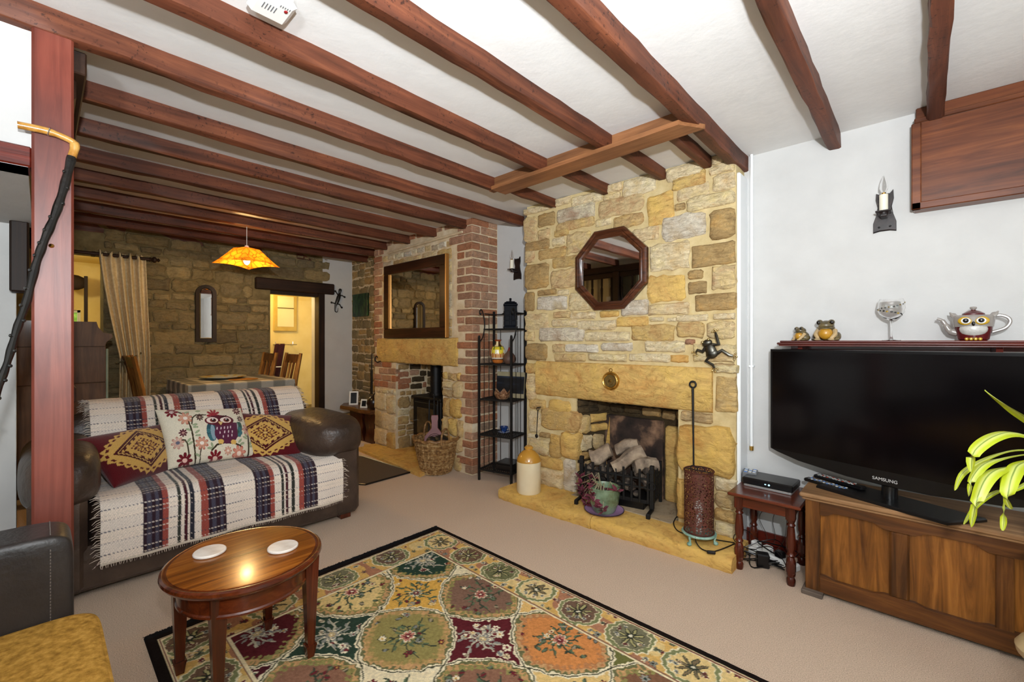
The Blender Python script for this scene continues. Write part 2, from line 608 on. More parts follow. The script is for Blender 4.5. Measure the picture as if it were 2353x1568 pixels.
# -------------------------------------------------------------- stones
def stone_piece(mb, P, u0, u1, z0, z1, proud, back, rr, n=18, ex=4.5, jit=0.05):
    cu, cz, hu, hz = (u0 + u1) / 2, (z0 + z1) / 2, (u1 - u0) / 2, (z1 - z0) / 2
    g0 = min(hu, hz)
    rad = min(g0 * rr.uniform(0.12, 0.42), 0.03)
    per = []
    m = max(3, int(n * hu / (hu + hz) / 2) + 1)
    k_ = max(2, n // 2 - m + 1)
    for i in range(m):
        per.append((-hu + rad + (2 * hu - 2 * rad) * (i + rr.uniform(-.2, .2)) / (m - 1), -hz))
    for i in range(k_):
        per.append((hu, -hz + rad + (2 * hz - 2 * rad) * (i + rr.uniform(-.2, .2)) / (k_ - 1)))
    for i in range(m):
        per.append((hu - rad - (2 * hu - 2 * rad) * (i + rr.uniform(-.2, .2)) / (m - 1), hz))
    for i in range(k_):
        per.append((-hu, hz - rad - (2 * hz - 2 * rad) * (i + rr.uniform(-.2, .2)) / (k_ - 1)))
    n = len(per)
    out = []
    for (a, b) in per:
        a += g0 * jit * rr.uniform(-2, 1.2) * (1 if a > 0 else -1) * (abs(a) > hu * .95)
        b += g0 * jit * rr.uniform(-2.6, 1.2) * (1 if b > 0 else -1) * (abs(b) > hz * .95)
        out.append((a / hu, b / hz))
    g = min(hu, hz)
    ins = min(0.35, 0.016 / g)
    rings = [(1.0, -back), (1.0, proud * 0.35), (1 - ins * 0.6, proud * 0.85), (1 - ins * 1.7, proud)]
    vs, fs = [], []
    for (s, d) in rings:
        for (a, b) in out:
            dd = d + (rr.uniform(-0.12, 0.12) * proud if d > 0 else 0)
            su = max(0.1, 1 - (1 - s) * g / hu)
            sz = max(0.1, 1 - (1 - s) * g / hz)
            vs.append(P(cu + a * hu * su, cz + b * hz * sz, dd))
    vs.append(P(cu, cz, proud * rr.uniform(0.95, 1.2)))
    for i in range(len(rings) - 1):
        for k in range(n):
            k2 = (k + 1) % n
            fs.append((i * n + k, i * n + k2, (i + 1) * n + k2, (i + 1) * n + k))
    b = (len(rings) - 1) * n
    for k in range(n):
        fs.append((b + k, b + (k + 1) % n, len(vs) - 1))
    mb.add(vs, fs)


def put_stone(parent, mat, P, u0, u1, z0, z1, proud=0.025, back=0.03, rr=R, ex=4.5, jit=0.05, name='stone', n=18):
    mb = MB()
    stone_piece(mb, P, u0, u1, z0, z1, proud, back, rr, n, ex, jit)
    return part(mb, name, mat, parent, ang=50)


def rubble(parent, mats, P, u0, u1, z0, z1, h=(0.07, 0.15), wr=(1.1, 2.8), excl=(), proud=(0.012, 0.035), gap=0.012, seed=1, ex=3.6, jit=0.07, name='stone'):
    rr = random.Random(seed)
    z = z0
    while z < z1 - 0.02:
        hh = min(rr.uniform(*h), z1 - z)
        u = u0 - rr.uniform(0, 0.04)
        while u < u1 - 0.02:
            ww = min(hh * rr.uniform(*wr), u1 - u)
            a0, a1, b0, b1 = max(u, u0) + gap / 2, u + ww - gap / 2, z + gap / 2, z + hh - gap / 2
            ok = a1 - a0 > 0.03 and b1 - b0 > 0.025
            for (e0, e1, f0, f1) in excl:
                if a0 < e1 and a1 > e0 and b0 < f1 and b1 > f0:
                    # clip sideways when it straddles an edge
                    if a0 < e0 - 0.05:
                        a1 = e0 - 0.004
                    elif a1 > e1 + 0.05:
                        a0 = e1 + 0.004
                    elif b0 < f0 - 0.04:
                        b1 = f0 - 0.004
                    elif b1 > f1 + 0.04:
                        b0 = f1 + 0.004
                    else:
                        ok = False
            if ok:
                dz = rr.uniform(-0.008, 0.008)
                if rr.random() < 0.22 and (a1 - a0) < 0.2 and hh > 0.1:
                    m_ = b0 + (b1 - b0) * rr.uniform(0.4, 0.6)
                    put_stone(parent, rr.choice(mats), P, a0, a1, b0, m_ - gap / 2, rr.uniform(*proud), 0.03, rr, ex, jit, name, 16)
                    put_stone(parent, rr.choice(mats), P, a0, a1, m_ + gap / 2, b1, rr.uniform(*proud), 0.03, rr, ex, jit, name, 16)
                else:
                    put_stone(parent, rr.choice(mats), P, a0, a1, b0 + dz, b1 + dz, rr.uniform(*proud), 0.03, rr, ex, jit, name, 16)
            u += ww
        z += hh


# -------------------------------------------------------------- stone chimney breast
CL, CR = onY(1207, 700, CH).x, onY(1690, 600, CH).x
FL, FRX = onY(1322, 1000, CH).x, onY(1557, 1000, CH).x
HZ = 0.078
LZ = 0.805
body = MB()
y0 = CH + 0.012
body.bx(CL + 0.01, FL, y0, ST + 0.1, 0, LZ).bx(FRX, CR, y0, TVW + 0.05, 0, LZ).bx(CL + 0.01, CR, y0, TVW + 0.2, LZ, CE - 0.002)
chim = struct(body, 'wall_chimney', M['mortar'])
inn = MB()
# splayed sides and back of the fire recess
inn.prism([(FL - 0.02, CH + 0.03), (FL, CH + 0.03), (FL + 0.10, 3.16), (FL - 0.02, 3.16)], 'z', 0, LZ + 0.25)
inn.prism([(FRX, CH + 0.03), (FRX + 0.02, CH + 0.03), (FRX + 0.02, 3.16), (FRX - 0.07, 3.16)], 'z', 0, LZ + 0.25)
inn.bx(FL - 0.05, FRX + 0.05, 3.14, 3.3, 0, LZ + 0.3)
part(inn, 'recess_lining', M['sooty'], chim)


def PY(y):
    return lambda u, z, d: (u, y - d, z)


def PX(x, s=1):
    return lambda u, z, d: (x + s * d, u, z)


def rect_px(t, x0, x1, ya, yb, Y):
    ox, oy, sc = t
    px0, px1, py0, py1 = ox + x0 / sc, ox + x1 / sc, oy + ya / sc, oy + yb / sc
    a, b = onY(px0, 700, Y).x, onY(px1, 700, Y).x
    xm = (px0 + px1) / 2
    return a, b, onY(xm, py1, Y).z, onY(xm, py0, Y).z


T5 = (1140, 360, 3.1355)
G_, P_, W_, B_ = M['stone'], M['stone_pale'], M['stone_grey'], M['stone_brown']
S5 = [
    (195, 420, 352, 400, P_), (425, 530, 285, 350, P_), (540, 760, 268, 345, P_), (770, 895, 264, 308, P_), (800, 900, 183, 255, P_), (908, 1150, 140, 275, P_),
    (1222, 1490, 55, 160, P_), (1535, 1722, 48, 118, P_), (1550, 1700, -20, 45, P_), (1265, 1505, 118, 225, G_), (1555, 1722, 115, 245, P_), (1300, 1535, 200, 300, P_),
    (1370, 1722, 262, 372, G_), (1285, 1360, 335, 385, G_), (1085, 1275, 260, 490, M['stone_gold']), (735, 1060, 285, 425, G_), (435, 712, 350, 455, W_),
    (430, 705, 452, 520, G_), (300, 420, 405, 500, B_), (195, 290, 432, 610, G_), (300, 385, 520, 600, G_), (205, 380, 605, 675, B_), (712, 830, 445, 500, P_),
    (840, 1060, 412, 508, G_), (980, 1170, 505, 610, P_), (1190, 1505, 408, 595, W_), (1535, 1722, 372, 592, B_), (1405, 1722, 622, 785, B_), (1110, 1388, 618, 825, P_),
    (1380, 1490, 815, 885, B_), (1380, 1515, 898, 988, B_), (1555, 1725, 778, 955, G_), (1430, 1725, 985, 1110, B_), (1085, 1362, 848, 1050, M['stone_gold']), (1095, 1390, 1055, 1142, P_),
    (895, 1095, 1030, 1145, W_), (400, 490, 580, 640, P_), (420, 520, 525, 575, G_), (500, 680, 540, 692, G_), (300, 500, 658, 735, G_), (205, 272, 675, 765, G_),
    (400, 590, 715, 800, G_), (392, 590, 805, 945, G_), (202, 376, 770, 955, B_), (205, 272, 975, 1115, B_), (300, 430, 958, 1000, B_), (293, 508, 1005, 1105, W_),
    (440, 520, 958, 1000, P_), (515, 690, 975, 1115, G_), (410, 530, 1115, 1165, G_), (535, 712, 1120, 1172, P_), (745, 880, 1108, 1158, M['stone_gold']), (203, 372, 1130, 1250, G_),
    (400, 580, 1172, 1225, P_), (590, 860, 1178, 1252, P_), (865, 1092, 1155, 1228, M['stone_gold']), (1105, 1205, 1155, 1190, P_), (1232, 1296, 1160, 1190, P_),
    (1300, 1525, 1138, 1188, P_), (1565, 1722, 1128, 1175, P_), (1515, 1722, 1182, 1318, G_), (1298, 1500, 1192, 1308, G_), (970, 1285, 1208, 1332, G_), (640, 960, 1258, 1332, P_),
    (308, 635, 1228, 1332, W_), (205, 275, 1260, 1330, G_), (208, 366, 1345, 1470, B_), (400, 490, 1350, 1412, G_), (500, 732, 1352, 1412, W_), (755, 982, 1340, 1402, W_),
    (1070, 1362, 1325, 1412, P_), (1360, 1430, 1315, 1355, M['brick']), (1418, 1725, 1350, 1478, G_), (420, 642, 1420, 1478, G_), (665, 938, 1420, 1478, G_), (955, 1250, 1420, 1482, P_),
    (1255, 1382, 1430, 1486, M['stone_gold']), (1565, 1722, 1488, 1555, G_), (210, 300, 1490, 1565, G_), (1045, 1095, 640, 830, P_)]
rs = random.Random(11)
for (a, b, c, d, m_) in S5:
    q = rect_px(T5, a, b, c, d, CH)
    big = b >= 1690
    put_stone(chim, m_, PY(CH + 0.012), q[0], min(q[1], CR + 0.012) if big else q[1], q[2], min(q[3], CE - 0.004), rs.uniform(0.012, 0.03), 0.07 if big else 0.03, rs, 5 if m_ in (B_,) else 3.8, 0.035 if m_ is B_ else 0.06)
T6 = (1130, 780, 2.8)
LN = rect_px(T6, 288, 1416, 166, 420, CH)
lm = MB()
rr = random.Random(5)
lx0, lx1 = LN[0], onY(1637, 800, CH).x
N = 40
P = []
for i in range(N + 1):
    u = lx0 + (lx1 - lx0) * i / N
    P.append([(u, CH + 0.2, LZ + 0.003 * math.sin(i * 1.7)), (u, CH + 0.01, LZ + 0.002 * math.sin(i * 1.3)), (u, CH - 0.012, LZ + 0.014 + 0.004 * math.sin(i * 2.1)),
              (u, CH - 0.018 + rr.uniform(-.003, .003), (LZ + 1.085) / 2), (u, CH - 0.012, 1.072), (u, CH + 0.004, 1.085), (u, CH + 0.05, 1.085)])
lm.grid(P)
lm.add(P[0], [list(range(7))]).add(P[-1], [list(range(7))])
part(lm, 'lintel', M['stone_gold'], chim, ang=60)
S6 = [(1428, 1582, 165, 218, G_), (1435, 1572, 238, 472, G_), (225, 282, 232, 392, G_),
      (240, 345, 385, 450, G_), (362, 505, 392, 470, M['stone_gold']), (235, 312, 460, 602, P_), (315, 560, 452, 592, G_), (242, 368, 640, 742, G_), (312, 370, 600, 632, B_),
      (372, 442, 612, 762, G_), (442, 560, 600, 765, M['stone_gold']), (232, 300, 610, 640, P_), (300, 452, 760, 835, M['stone_gold']), (230, 300, 755, 1000, P_), (302, 455, 838, 1000, P_),
      (458, 540, 770, 1010, W_), (1215, 1420, 470, 535, G_), (1200, 1560, 545, 880, M['stone_gold']), (1192, 1310, 900, 1165, M['stone_gold']), (1315, 1430, 890, 1210, G_), (1432, 1570, 890, 985, P_),
      (1432, 1570, 995, 1090, G_), (1432, 1570, 1098, 1175, G_), (1432, 1570, 1183, 1275, P_), (1310, 1430, 1215, 1290, G_)]
for (a, b, c, d, m_) in S6:
    q = rect_px(T6, a, b, c, d, CH)
    big = b >= 1550
    put_stone(chim, m_, PY(CH + 0.012), q[0], min(q[1], CR + 0.012) if big else q[1], max(q[2], HZ - 0.01), q[3], rs.uniform(0.014, 0.04), 0.07 if big else 0.04, rs, 3.6, 0.06)
# stones inside the recess: left reveal, fire back, side blocks and the sooty course above
Lr = lambda u, z, d: (FL + (u - CH) / (3.16 - CH) * 0.10 + d, u, z)
rubble(chim, [G_, M['stone_gold'], P_], Lr, CH + 0.02, 3.13, HZ, LZ - 0.12, (0.12, 0.2), (0.8, 1.3), (), (0.012, 0.03), seed=3)
rubble(chim, [M['sooty']], Lr, CH + 0.02, 3.13, LZ - 0.12, LZ + 0.12, (0.1, 0.14), (0.8, 1.3), (), (0.012, 0.02), seed=4)
YB = 3.135
f0, f1 = onY(1392, 900, YB).x, onY(1526, 900, YB).x
put_stone(chim, M['stone_gold'], PY(YB), FL + 0.1, f0 - 0.012, HZ, 0.66, 0.03, 0.02, rs, 9, 0.015)
put_stone(chim, M['stone_gold'], PY(YB), f1 + 0.012, FRX - 0.07, HZ, 0.63, 0.03, 0.02, rs, 9, 0.015)
M['fireback'] = pm('sooty_fireback', [(0.3, '120d0b'), (0.5, '3a2a22'), (0.64, '8a6a52'), (0.78, 'b08a68')], 6, 0.9, bmp=0.4)
part(MB().bx(f0, f1, YB - 0.03, YB + 0.02, HZ, 0.66, 0.008), 'fireback', M['fireback'], chim)
rubble(chim, [M['sooty'], M['sooty'], M['stone_brown']], PY(YB), FL + 0.05, FRX - 0.05, 0.675, LZ + 0.2, (0.07, 0.1), (1.2, 2.4), (), (0.012, 0.03), seed=8)
struct(MB().bx(CR - 0.02, CR + 0.018, CH + 0.03, TVW + 0.01, 0.0, onY(1710, 392, CH + .03).z, 0.008), 'trim_return', M['white_paint'])

# raised stone hearth: two thick slabs with a broken front edge
def slab(x0, x1, yb, seed):
    rr = random.Random(seed)
    mb = MB()
    n = 26
    P = []
    for i in range(n + 1):
        x = x0 + (x1 - x0) * i / n
        t = (x + 2.44) / (2.44 - 0.74)
        yf = 2.452 + 0.075 * t + (0.03 * (1 - t) ** 6) + rr.uniform(-0.005, 0.005)
        P.append([(x, yb, 0.0), (x, yf + rr.uniform(-.004, .004), 0.0), (x, yf - 0.008 + rr.uniform(-.006, .006), 0.03), (x, yf + rr.uniform(-.003, .003), HZ - 0.012), (x, yf + 0.016, HZ), (x, yb, HZ)])
    mb.grid(P)
    mb.add(P[0], [list(range(6))]).add(P[-1], [list(range(6))])
    return mb


hs = thing('hearth', 'thick golden stone hearth slabs in front of the stone fireplace', 'hearth', (-1.6, 2.6, 0))
part(slab(-2.46, -1.612, CH + 0.02, 1), 'hearth_slab', M['hearth'], hs, True, ang=50)
part(slab(-1.608, -0.745, CH + 0.02, 2), 'hearth_slab', M['hearth'], hs, True, ang=50)
M['hearth_grey'] = stone_mat('worn_hearth', ['b3a083', 'a8967c'], ('6e6050', 'd8c8ac'), 0.4, 5, 0.4)
part(MB().bx(FL + 0.0, FRX - 0.02, CH - 0.06, 3.14, 0.0, HZ + 0.004, 0.004), 'hearth_floor', M['hearth_grey'], hs, True)

# -------------------------------------------------------------- brick chimney breast
BL, BRX = -4.80, -3.045
OL, OR_ = onY(908, 900, BR).x, onY(1016, 900, BR).x
LB0, LB1 = 1.005, 1.285
b2 = MB()
yb = BR + 0.010
b2.bx(BL + 0.008, OL, yb, 3.3, 0, LB0).bx(OR_, BRX - 0.008, yb, 3.3, 0, LB0).bx(BL + 0.008, BRX - 0.008, yb, 3.3, LB0, CE - 0.002).bx(OL, OR_, 3.16, 3.3, 0, LB0)
bch = struct(b2, 'wall_brick_chimney', M['mortar_pale'])
rb = random.Random(21)


def brick(x0, x1, y0, y1, z0, z1):
    j = lambda s=0.006: rb.uniform(-s, s)
    if rb.random() < 0.05:
        return
    part(MB().bx(x0 + j(), x1 + j(.003), y0 + j(.007), y1, z0 + j(.005), z1 + j(.005), 0.008), 'brick', M['brick'], bch)


pitch, g = 0.0775, 0.011
z = 0.015
row = 0
while z < CE - 0.05:
    z1 = z + pitch - g
    A = BRX
    if row % 2 == 0:
        brick(A - 0.105, A + 0.004, BR, BR + 0.215, z, z1); brick(A - 0.1, A + 0.002, BR + 0.226, BR + 0.335, z, z1)
        fx = A - 0.116
    else:
        brick(A - 0.215, A + 0.004, BR, BR + 0.105, z, z1); brick(A - 0.1, A + 0.002, BR + 0.116, BR + 0.335, z, z1)
        fx = A - 0.226
    lim = -3.30 if z > LB1 - 0.02 else (-3.20 if z > 0.93 else -3.16)
    while fx > lim + 0.05:
        wd = rb.choice((0.105, 0.215))
        brick(max(fx - wd, -3.42), fx, BR, BR + 0.06, z, z1)
        fx -= wd + g
    # left corner column
    L = BL
    wl = 0.105 if row % 2 else 0.17
    if z > 0.70:
        brick(L - 0.003, L + wl, BR, BR + 0.1, z, z1)
        if z < LB0 - 0.05:
            fx = L + wl + g
            while fx < OL - 0.06:
                w_ = min(0.19, OL - fx)
                brick(fx, fx + w_, BR, BR + 0.07, z, z1)
                fx += w_ + g
        elif row % 2 and z > LB1:
            brick(L + wl + g, L + wl + g + 0.09, BR, BR + 0.05, z, z1)
    if z > 2.27:
        fx = L + wl + g
        while fx < -3.45:
            brick(fx, fx + 0.2, BR, BR + 0.05, z, z1)
            fx += 0.23
    z += pitch
    row += 1
pY = PY(BR + 0.012)
# stones: above the stone lintel, the jambs, and the reveal of the stove recess
rubble(bch, [P_, G_, W_], pY, BL + 0.19, -3.34, LB1 + 0.01, 2.24, (0.09, 0.15), (1.3, 2.6), (), (0.006, 0.018), seed=31)
rubble(bch, [G_, P_, M['stone_gold']], pY, OR_ + 0.01, -3.17, 0.0, LB0 - 0.06, (0.13, 0.2), (0.7, 1.1), (), (0.015, 0.045), seed=33, jit=0.09)
rubble(bch, [G_, P_], pY, BL + 0.01, OL, 0.02, 0.70, (0.15, 0.24), (0.9, 1.6), (), (0.012, 0.03), seed=34)
rubble(bch, [M['stone_brown'], B_, G_], PX(OL + 0.0), BR + 0.03, 3.15, 0.0, 0.68, (0.12, 0.2), (0.8, 1.4), (), (0.008, 0.02), seed=35)
rubble(bch, [M['brick'], M['brick'], M['sooty'], B_], PX(OL), BR + 0.03, 3.15, 0.69, LB0, (0.07, 0.08), (1.6, 2.8), (), (0.008, 0.015), seed=36, ex=7)
rubble(bch, [M['sooty'], M['rubble'], B_], PY(3.16), OL, OR_, 0.0, LB0, (0.07, 0.11), (1.4, 2.4), (), (0.01, 0.03), seed=37)
lm = MB()
N = 30
P = []
lx0, lx1 = onY(869, 800, BR).x, onY(1051, 800, BR).x
for i in range(N + 1):
    u = lx0 + (lx1 - lx0) * i / N
    P.append([(u, BR + 0.25, LB0), (u, BR, LB0 + .003 * math.sin(i * 1.9)), (u, BR - 0.014, LB0 + 0.016 + .006 * math.sin(i * 2.3)), (u, BR - 0.02 + rr.uniform(-.003, .003), 1.15), (u, BR - 0.014, LB1 - 0.01), (u, BR + 0.02, LB1)])
lm.grid(P); lm.add(P[0], [list(range(6))]).add(P[-1], [list(range(6))])
part(lm, 'lintel', M['stone_gold'], bch, ang=60)
part(MB().tube([onY(892, 582, BR - .012), onY(1062, 533, BR - .012)], 0.012, 6), 'batten', M['mortar_pale'], bch)
struct(slab(0, 0.01, 0.1, 1) if False else MB().prism([tuple(onZ(806, 1024, 0.03).xy), tuple(onZ(965, 1090, 0.03).xy), (OR_ + 0.02, BR + 0.02), (OR_ + 0.02, 3.15), (OL - 0.01, 3.15), (OL - 0.01, BR + 0.02), (-4.75, BR - 0.01)], 'z', 0, 0.032, 0.006), 'trim_stove_hearth', M['hearth'])

# -------------------------------------------------------------- far wall of the dining end
DL, DR, DT, DB = onX(621, 700, XF).y, onX(741, 800, XF).y, 1.90, 0.0
fw = MB()
fw.bx(XF - 0.35, XF, -1.0, 0.155, 0, CE).bx(XF - 0.35, XF, 0.42, DL, 0, CE).bx(XF - 0.35, XF, DL, DR, DT, CE).bx(XF - 0.35, XF, -1.0, 0.42, 2.12, CE)
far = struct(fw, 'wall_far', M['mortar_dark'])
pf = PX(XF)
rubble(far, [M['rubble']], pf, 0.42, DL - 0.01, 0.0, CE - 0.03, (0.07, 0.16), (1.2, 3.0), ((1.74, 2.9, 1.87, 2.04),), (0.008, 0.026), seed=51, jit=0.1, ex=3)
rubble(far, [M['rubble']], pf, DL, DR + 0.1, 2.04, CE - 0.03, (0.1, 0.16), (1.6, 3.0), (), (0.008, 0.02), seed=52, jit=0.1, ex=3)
fr = struct(MB().bx(XF - 0.35, XF + 0.01, DR, 3.05, 0.25, CE), 'wall_far_plastered', M['plaster'])
rubble(fr, [M['rubble'], B_], PX(XF), DR + 0.0, 3.0, 0.0, 0.25, (0.1, 0.14), (1.0, 1.8), (), (0.02, 0.05), seed=53)
part(MB().bx(XF - 0.3, XF, DR, 3.05, 0.0, 0.25), 'plinth', M['mortar_dark'], fr)
stp = struct(MB().bx(XF - 0.5, XF + 0.02, DL, DR, 0, 0.235, 0.01), 'trim_step', M['rubble'])
al = struct(MB().bx(XF - 0.2, BL + 0.02, 3.0, 3.2, 0, CE), 'wall_alcove', M['mortar_pale'])
rubble(al, [M['rubble'], B_, M['rubble']], PY(3.0), XF + 0.02, BL, 0.0, CE - 0.02, (0.09, 0.16), (1.0, 2.0), (), (0.008, 0.02), seed=54, jit=0.09, ex=3)
dl = struct(MB().bx(XF - 0.25, XF + 0.045, onX(585, 650, XF).y, onX(766, 650, XF).y, 1.88, 2.025, 0.012), 'trim_door_lintel', M['darky'])
struct(MB().bx(XF - 0.12, XF + 0.02, DR - 0.055, DR + 0.025, 0.235, 1.90, 0.006).bx(XF - 0.35, XF - 0.28, DL - 0.0, DL + 0.02, 0.235, 1.9).bx(XF - 0.12, XF - 0.02, DL, DR, 1.84, 1.9), 'door_1', M['darkz'])
# kitchen seen through the doorway
k = MB()
k.bx(-7.3, -7.2, 1.3, 3.6, 0, 2.3).bx(-7.3, XF - 0.35, 3.5, 3.6, 0, 2.3).bx(-7.3, XF - 0.35, 1.3, 1.4, 0, 2.3).bx(-7.3, XF - 0.35, 1.3, 3.6, 2.3, 2.4)
struct(k, 'wall_kitchen', M['yellow'])
struct(MB().bx(-7.3, XF - 0.3, 1.3, 3.6, 0.1, 0.23), 'floor_kitchen', M['mortar_dark'])
# garden lobby seen past the curtain
k = MB()
k.bx(-8.3, -8.2, -1.6, 0.02, 0, 2.3).bx(-8.3, -8.2, 0.36, 1.0, 0, 2.3).bx(-8.3, -8.2, 0.02, 0.36, 0, 1.22).bx(-8.3, -8.2, 0.02, 0.36, 1.66, 2.3)
k.bx(-8.3, -6.25, -1.7, -1.6, 0, 2.3).bx(-8.3, -6.25, -1.7, 1.0, 2.3, 2.4)
k.bx(-6.72, -6.25, 0.56, 0.66, 0, 2.3).bx(-8.3, -7.55, 0.56, 0.66, 0, 2.3).bx(-7.55, -6.72, 0.56, 0.66, 2.0, 2.3)
struct(k, 'wall_lobby', M['yellow'])
struct(MB().bx(-8.3, XF - 0.3, -1.7, 0.66, -0.1, 0.0), 'floor_lobby', M['mortar_dark'])
# ================================================================== ceiling timbers
BW, BD = 0.056, 0.083


def beam(xn, ya, yb, label, w=BW, d=BD, mat='beam', seed=0):
    rr = random.Random(int(xn * 1000) + seed)
    mb = MB()
    n = max(4, int((yb - ya) / 0.12))
    P = []
    c = 0.006
    for i in range(n + 1):
        y = ya + (yb - ya) * i / n
        j = lambda s=0.0035: rr.uniform(-s, s)
        zb = CE - d
        P.append([(xn + j(), y, CE + 0.004), (xn + j(), y, zb + c + j()), (xn - c + j(), y, zb + j()), (xn - w + c + j(), y, zb + j()), (xn - w + j(), y, zb + c + j()), (xn - w + j(), y, CE + 0.004)])
    mb.grid(P, closev=True)
    mb.add(P[0], [list(range(6))]).add(P[-1], [list(range(6))])
    return solo(mb, 'ceiling_beam', M[mat], label, 'beam', 'dark stained ceiling beams', ang=40)


beam(0.074, -2.45, 2.90, 'dark ceiling beam butting against the boxed wooden wall panel', 0.058)
beam(-0.325, -2.45, TVW, 'pitted dark ceiling beam ending on the white wall above the candle sconce', 0.058)
beam(-0.787, -2.45, TVW, 'reddish ceiling beam with a bare patch ending beside the white pipe', 0.062, 0.09)
beam(-1.254, -2.45, 2.16, 'bright reddish ceiling beam joining the trimmer between two others')
beam(-1.712, -2.45, 2.16, 'ceiling beam with pale worn patch beside the smoke alarm')
beam(-2.177, -2.45, 2.16, 'ceiling beam carried by the upright red post')
beam(-2.665, 0.03, 3.02, 'ceiling beam running to the left corner of the stone chimney breast')
beam(-3.125, 0.03, ST, 'ceiling beam ending over the white wall between the chimney breasts')
for i in range(6):
    x = -3.59 - 0.462 * i
    beam(x, 0.03, BR + 0.01 if x > -4.8 else 3.0, 'dark ceiling beam over the dining end, running to the brick chimney side')
for xn in (-2.145, -1.664, -1.239, -0.947):
    beam(xn, 2.2, CH + 0.01, 'short dark ceiling beam between trimmer and stone chimney breast', 0.05, 0.068)
t = thing('ceiling_trimmer', 'lighter brown cross timber with flat plank beneath, in front of the stone chimney', 'beam', (-1.46, 2.18, CE - 0.11))
part(MB().bx(-2.235, -0.79, 2.155, 2.205, CE - 0.085, CE + 0.003, 0.004), 'trimmer_board', M['beamx'], t, True)
part(MB().prism([(-2.15, 2.095), (-0.85, 2.075), (-0.772, 2.205), (-2.15, 2.235)], 'z', CE - 0.107, CE - 0.084), 'plank', M['beamx'], t, True)
solo(MB().bx(-5.9, -2.24, 0.02, 0.115, 2.222, 2.305, 0.005), 'header_beam', M['darkx'], 'dark header beam running back from the red post under the ceiling beams', 'beam')
# upright post
p = thing('wooden_post', 'upright square red stained wooden post beside the sofa', 'post', (-2.225, 0.028, 0))
part(MB().bx(-2.275, -2.177, -0.022, 0.079, 0, CE - BD + 0.003, 0.007), 'post_shaft', M['post'], p, True)
part(MB().lathe([(0.0, -.012), (.008, -.01), (.009, -.004), (0.006, 0.004), (0, .008)], 12, M=Matrix.Translation((-2.177, onX(118, 565, -2.177).y, onX(118, 565, -2.177).z)) @ Matrix.Rotation(PI / 2, 4, 'Y')), 'hook_knob', M['brass'], p, True)
# stair balustrade behind the post (seen in the octagonal mirror)
bal = thing('stair_balustrade', 'dark turned stair balusters under the header beam, reflected in the octagonal mirror', 'balustrade', (-3.5, 0.06, 1.0))
part(MB().bx(-4.75, -2.30, 0.03, 0.09, 1.02, 1.08, 0.006), 'bottom_rail', M['darkx'], bal, True)
part(MB().bx(-4.75, -2.30, 0.03, 0.09, 2.15, 2.222, 0.006), 'top_rail', M['darkx'], bal, True)
prof = [(.017, 0), (.017, .12), (.012, .135), (.02, .16), (.022, .3), (.013, .5), (.012, .56), (.02, .59), (.012, .62), (.014, .75), (.02, .93), (.012, .955), (.017, .97), (.017, 1.08)]
bm_ = mesh_from(MB().lathe(prof, 12), 'baluster', M['darkz'])
for i in range(9):
    o = bpy.data.objects.new('baluster', bm_)
    COL.objects.link(o)
    o.parent = bal
    o.location = Vector((-2.75 - 0.16 * i, 0.06, 1.075)) - Vector((-3.5, 0.06, 1.0))
part(MB().bx(-4.78, -4.68, 0.01, 0.11, 1.0, 2.25, 0.006), 'newel', M['darkz'], bal, True)
part(MB().bx(-3.19, -3.09, 0.01, 0.11, 1.0, 2.25, 0.006), 'newel', M['darkz'], bal, True)
# ================================================================== things on and around the stone chimney
def RY(loc, s=1.0):
    """local z -> world -y (out of a wall facing the room)"""
    return Matrix.Translation(Vector(loc)) @ Matrix.Rotation(PI / 2, 4, 'X') @ Matrix.Diagonal((s, s, s, 1))


def RX(loc, s=1.0):
    """local z -> world +x, local y -> world z"""
    return Matrix.Translation(Vector(loc)) @ Matrix(((0, 0, 1, 0), (1, 0, 0, 0), (0, 1, 0, 0), (0, 0, 0, 1))) @ Matrix.Diagonal((s, s, s, 1))


M['walnut'] = wood_mat('walnut_frame', ['2a150c', '4a2817', '6b3d24'], 'x', 12, 0.3, 0.3, 0.05)
# octagonal mirror
YM = CH - 0.035
xa, xb = onY(1320, 620, YM).x, onY(1485, 600, YM).x
za, zb = onY(1401, 711, YM).z, onY(1393, 527, YM).z
oc = (( xa + xb) / 2, YM + 0.025, (za + zb) / 2)
ap = ((xb - xa) + (zb - za)) / 4
Ro = ap / math.cos(PI / 8)
t = thing('octagonal_mirror', 'octagonal wall mirror in moulded walnut frame on the stone chimney', 'mirror', (oc[0], oc[1], oc[2] - ap))
rot = RY(oc) @ Matrix.Rotation(PI / 8, 4, 'Z')
k = 0.065 / 0.045
prof = [(Ro, -.012), (Ro, .018), (Ro - .008 * k, .026), (Ro - .018 * k, .028), (Ro - .024 * k, .018), (Ro - .03 * k, .022), (Ro - .037 * k, .016), (Ro - .045 * k, .006), (Ro - .045 * k, -.01)]
mb = MB()
mb.lathe(prof, 8, M=rot)
mb.f = [f for f in mb.f if len(f) == 4]
part(mb, 'mirror_frame', M['walnut'], t, True, ang=25)
mb = MB().add([rot @ Vector(((Ro - .043 * k) * math.cos(a * PI / 4), (Ro - .043 * k) * math.sin(a * PI / 4), .002)) for a in range(8)], [list(range(8))])
part(mb, 'mirror_glass', M['mirror'], t, True, smooth=False)

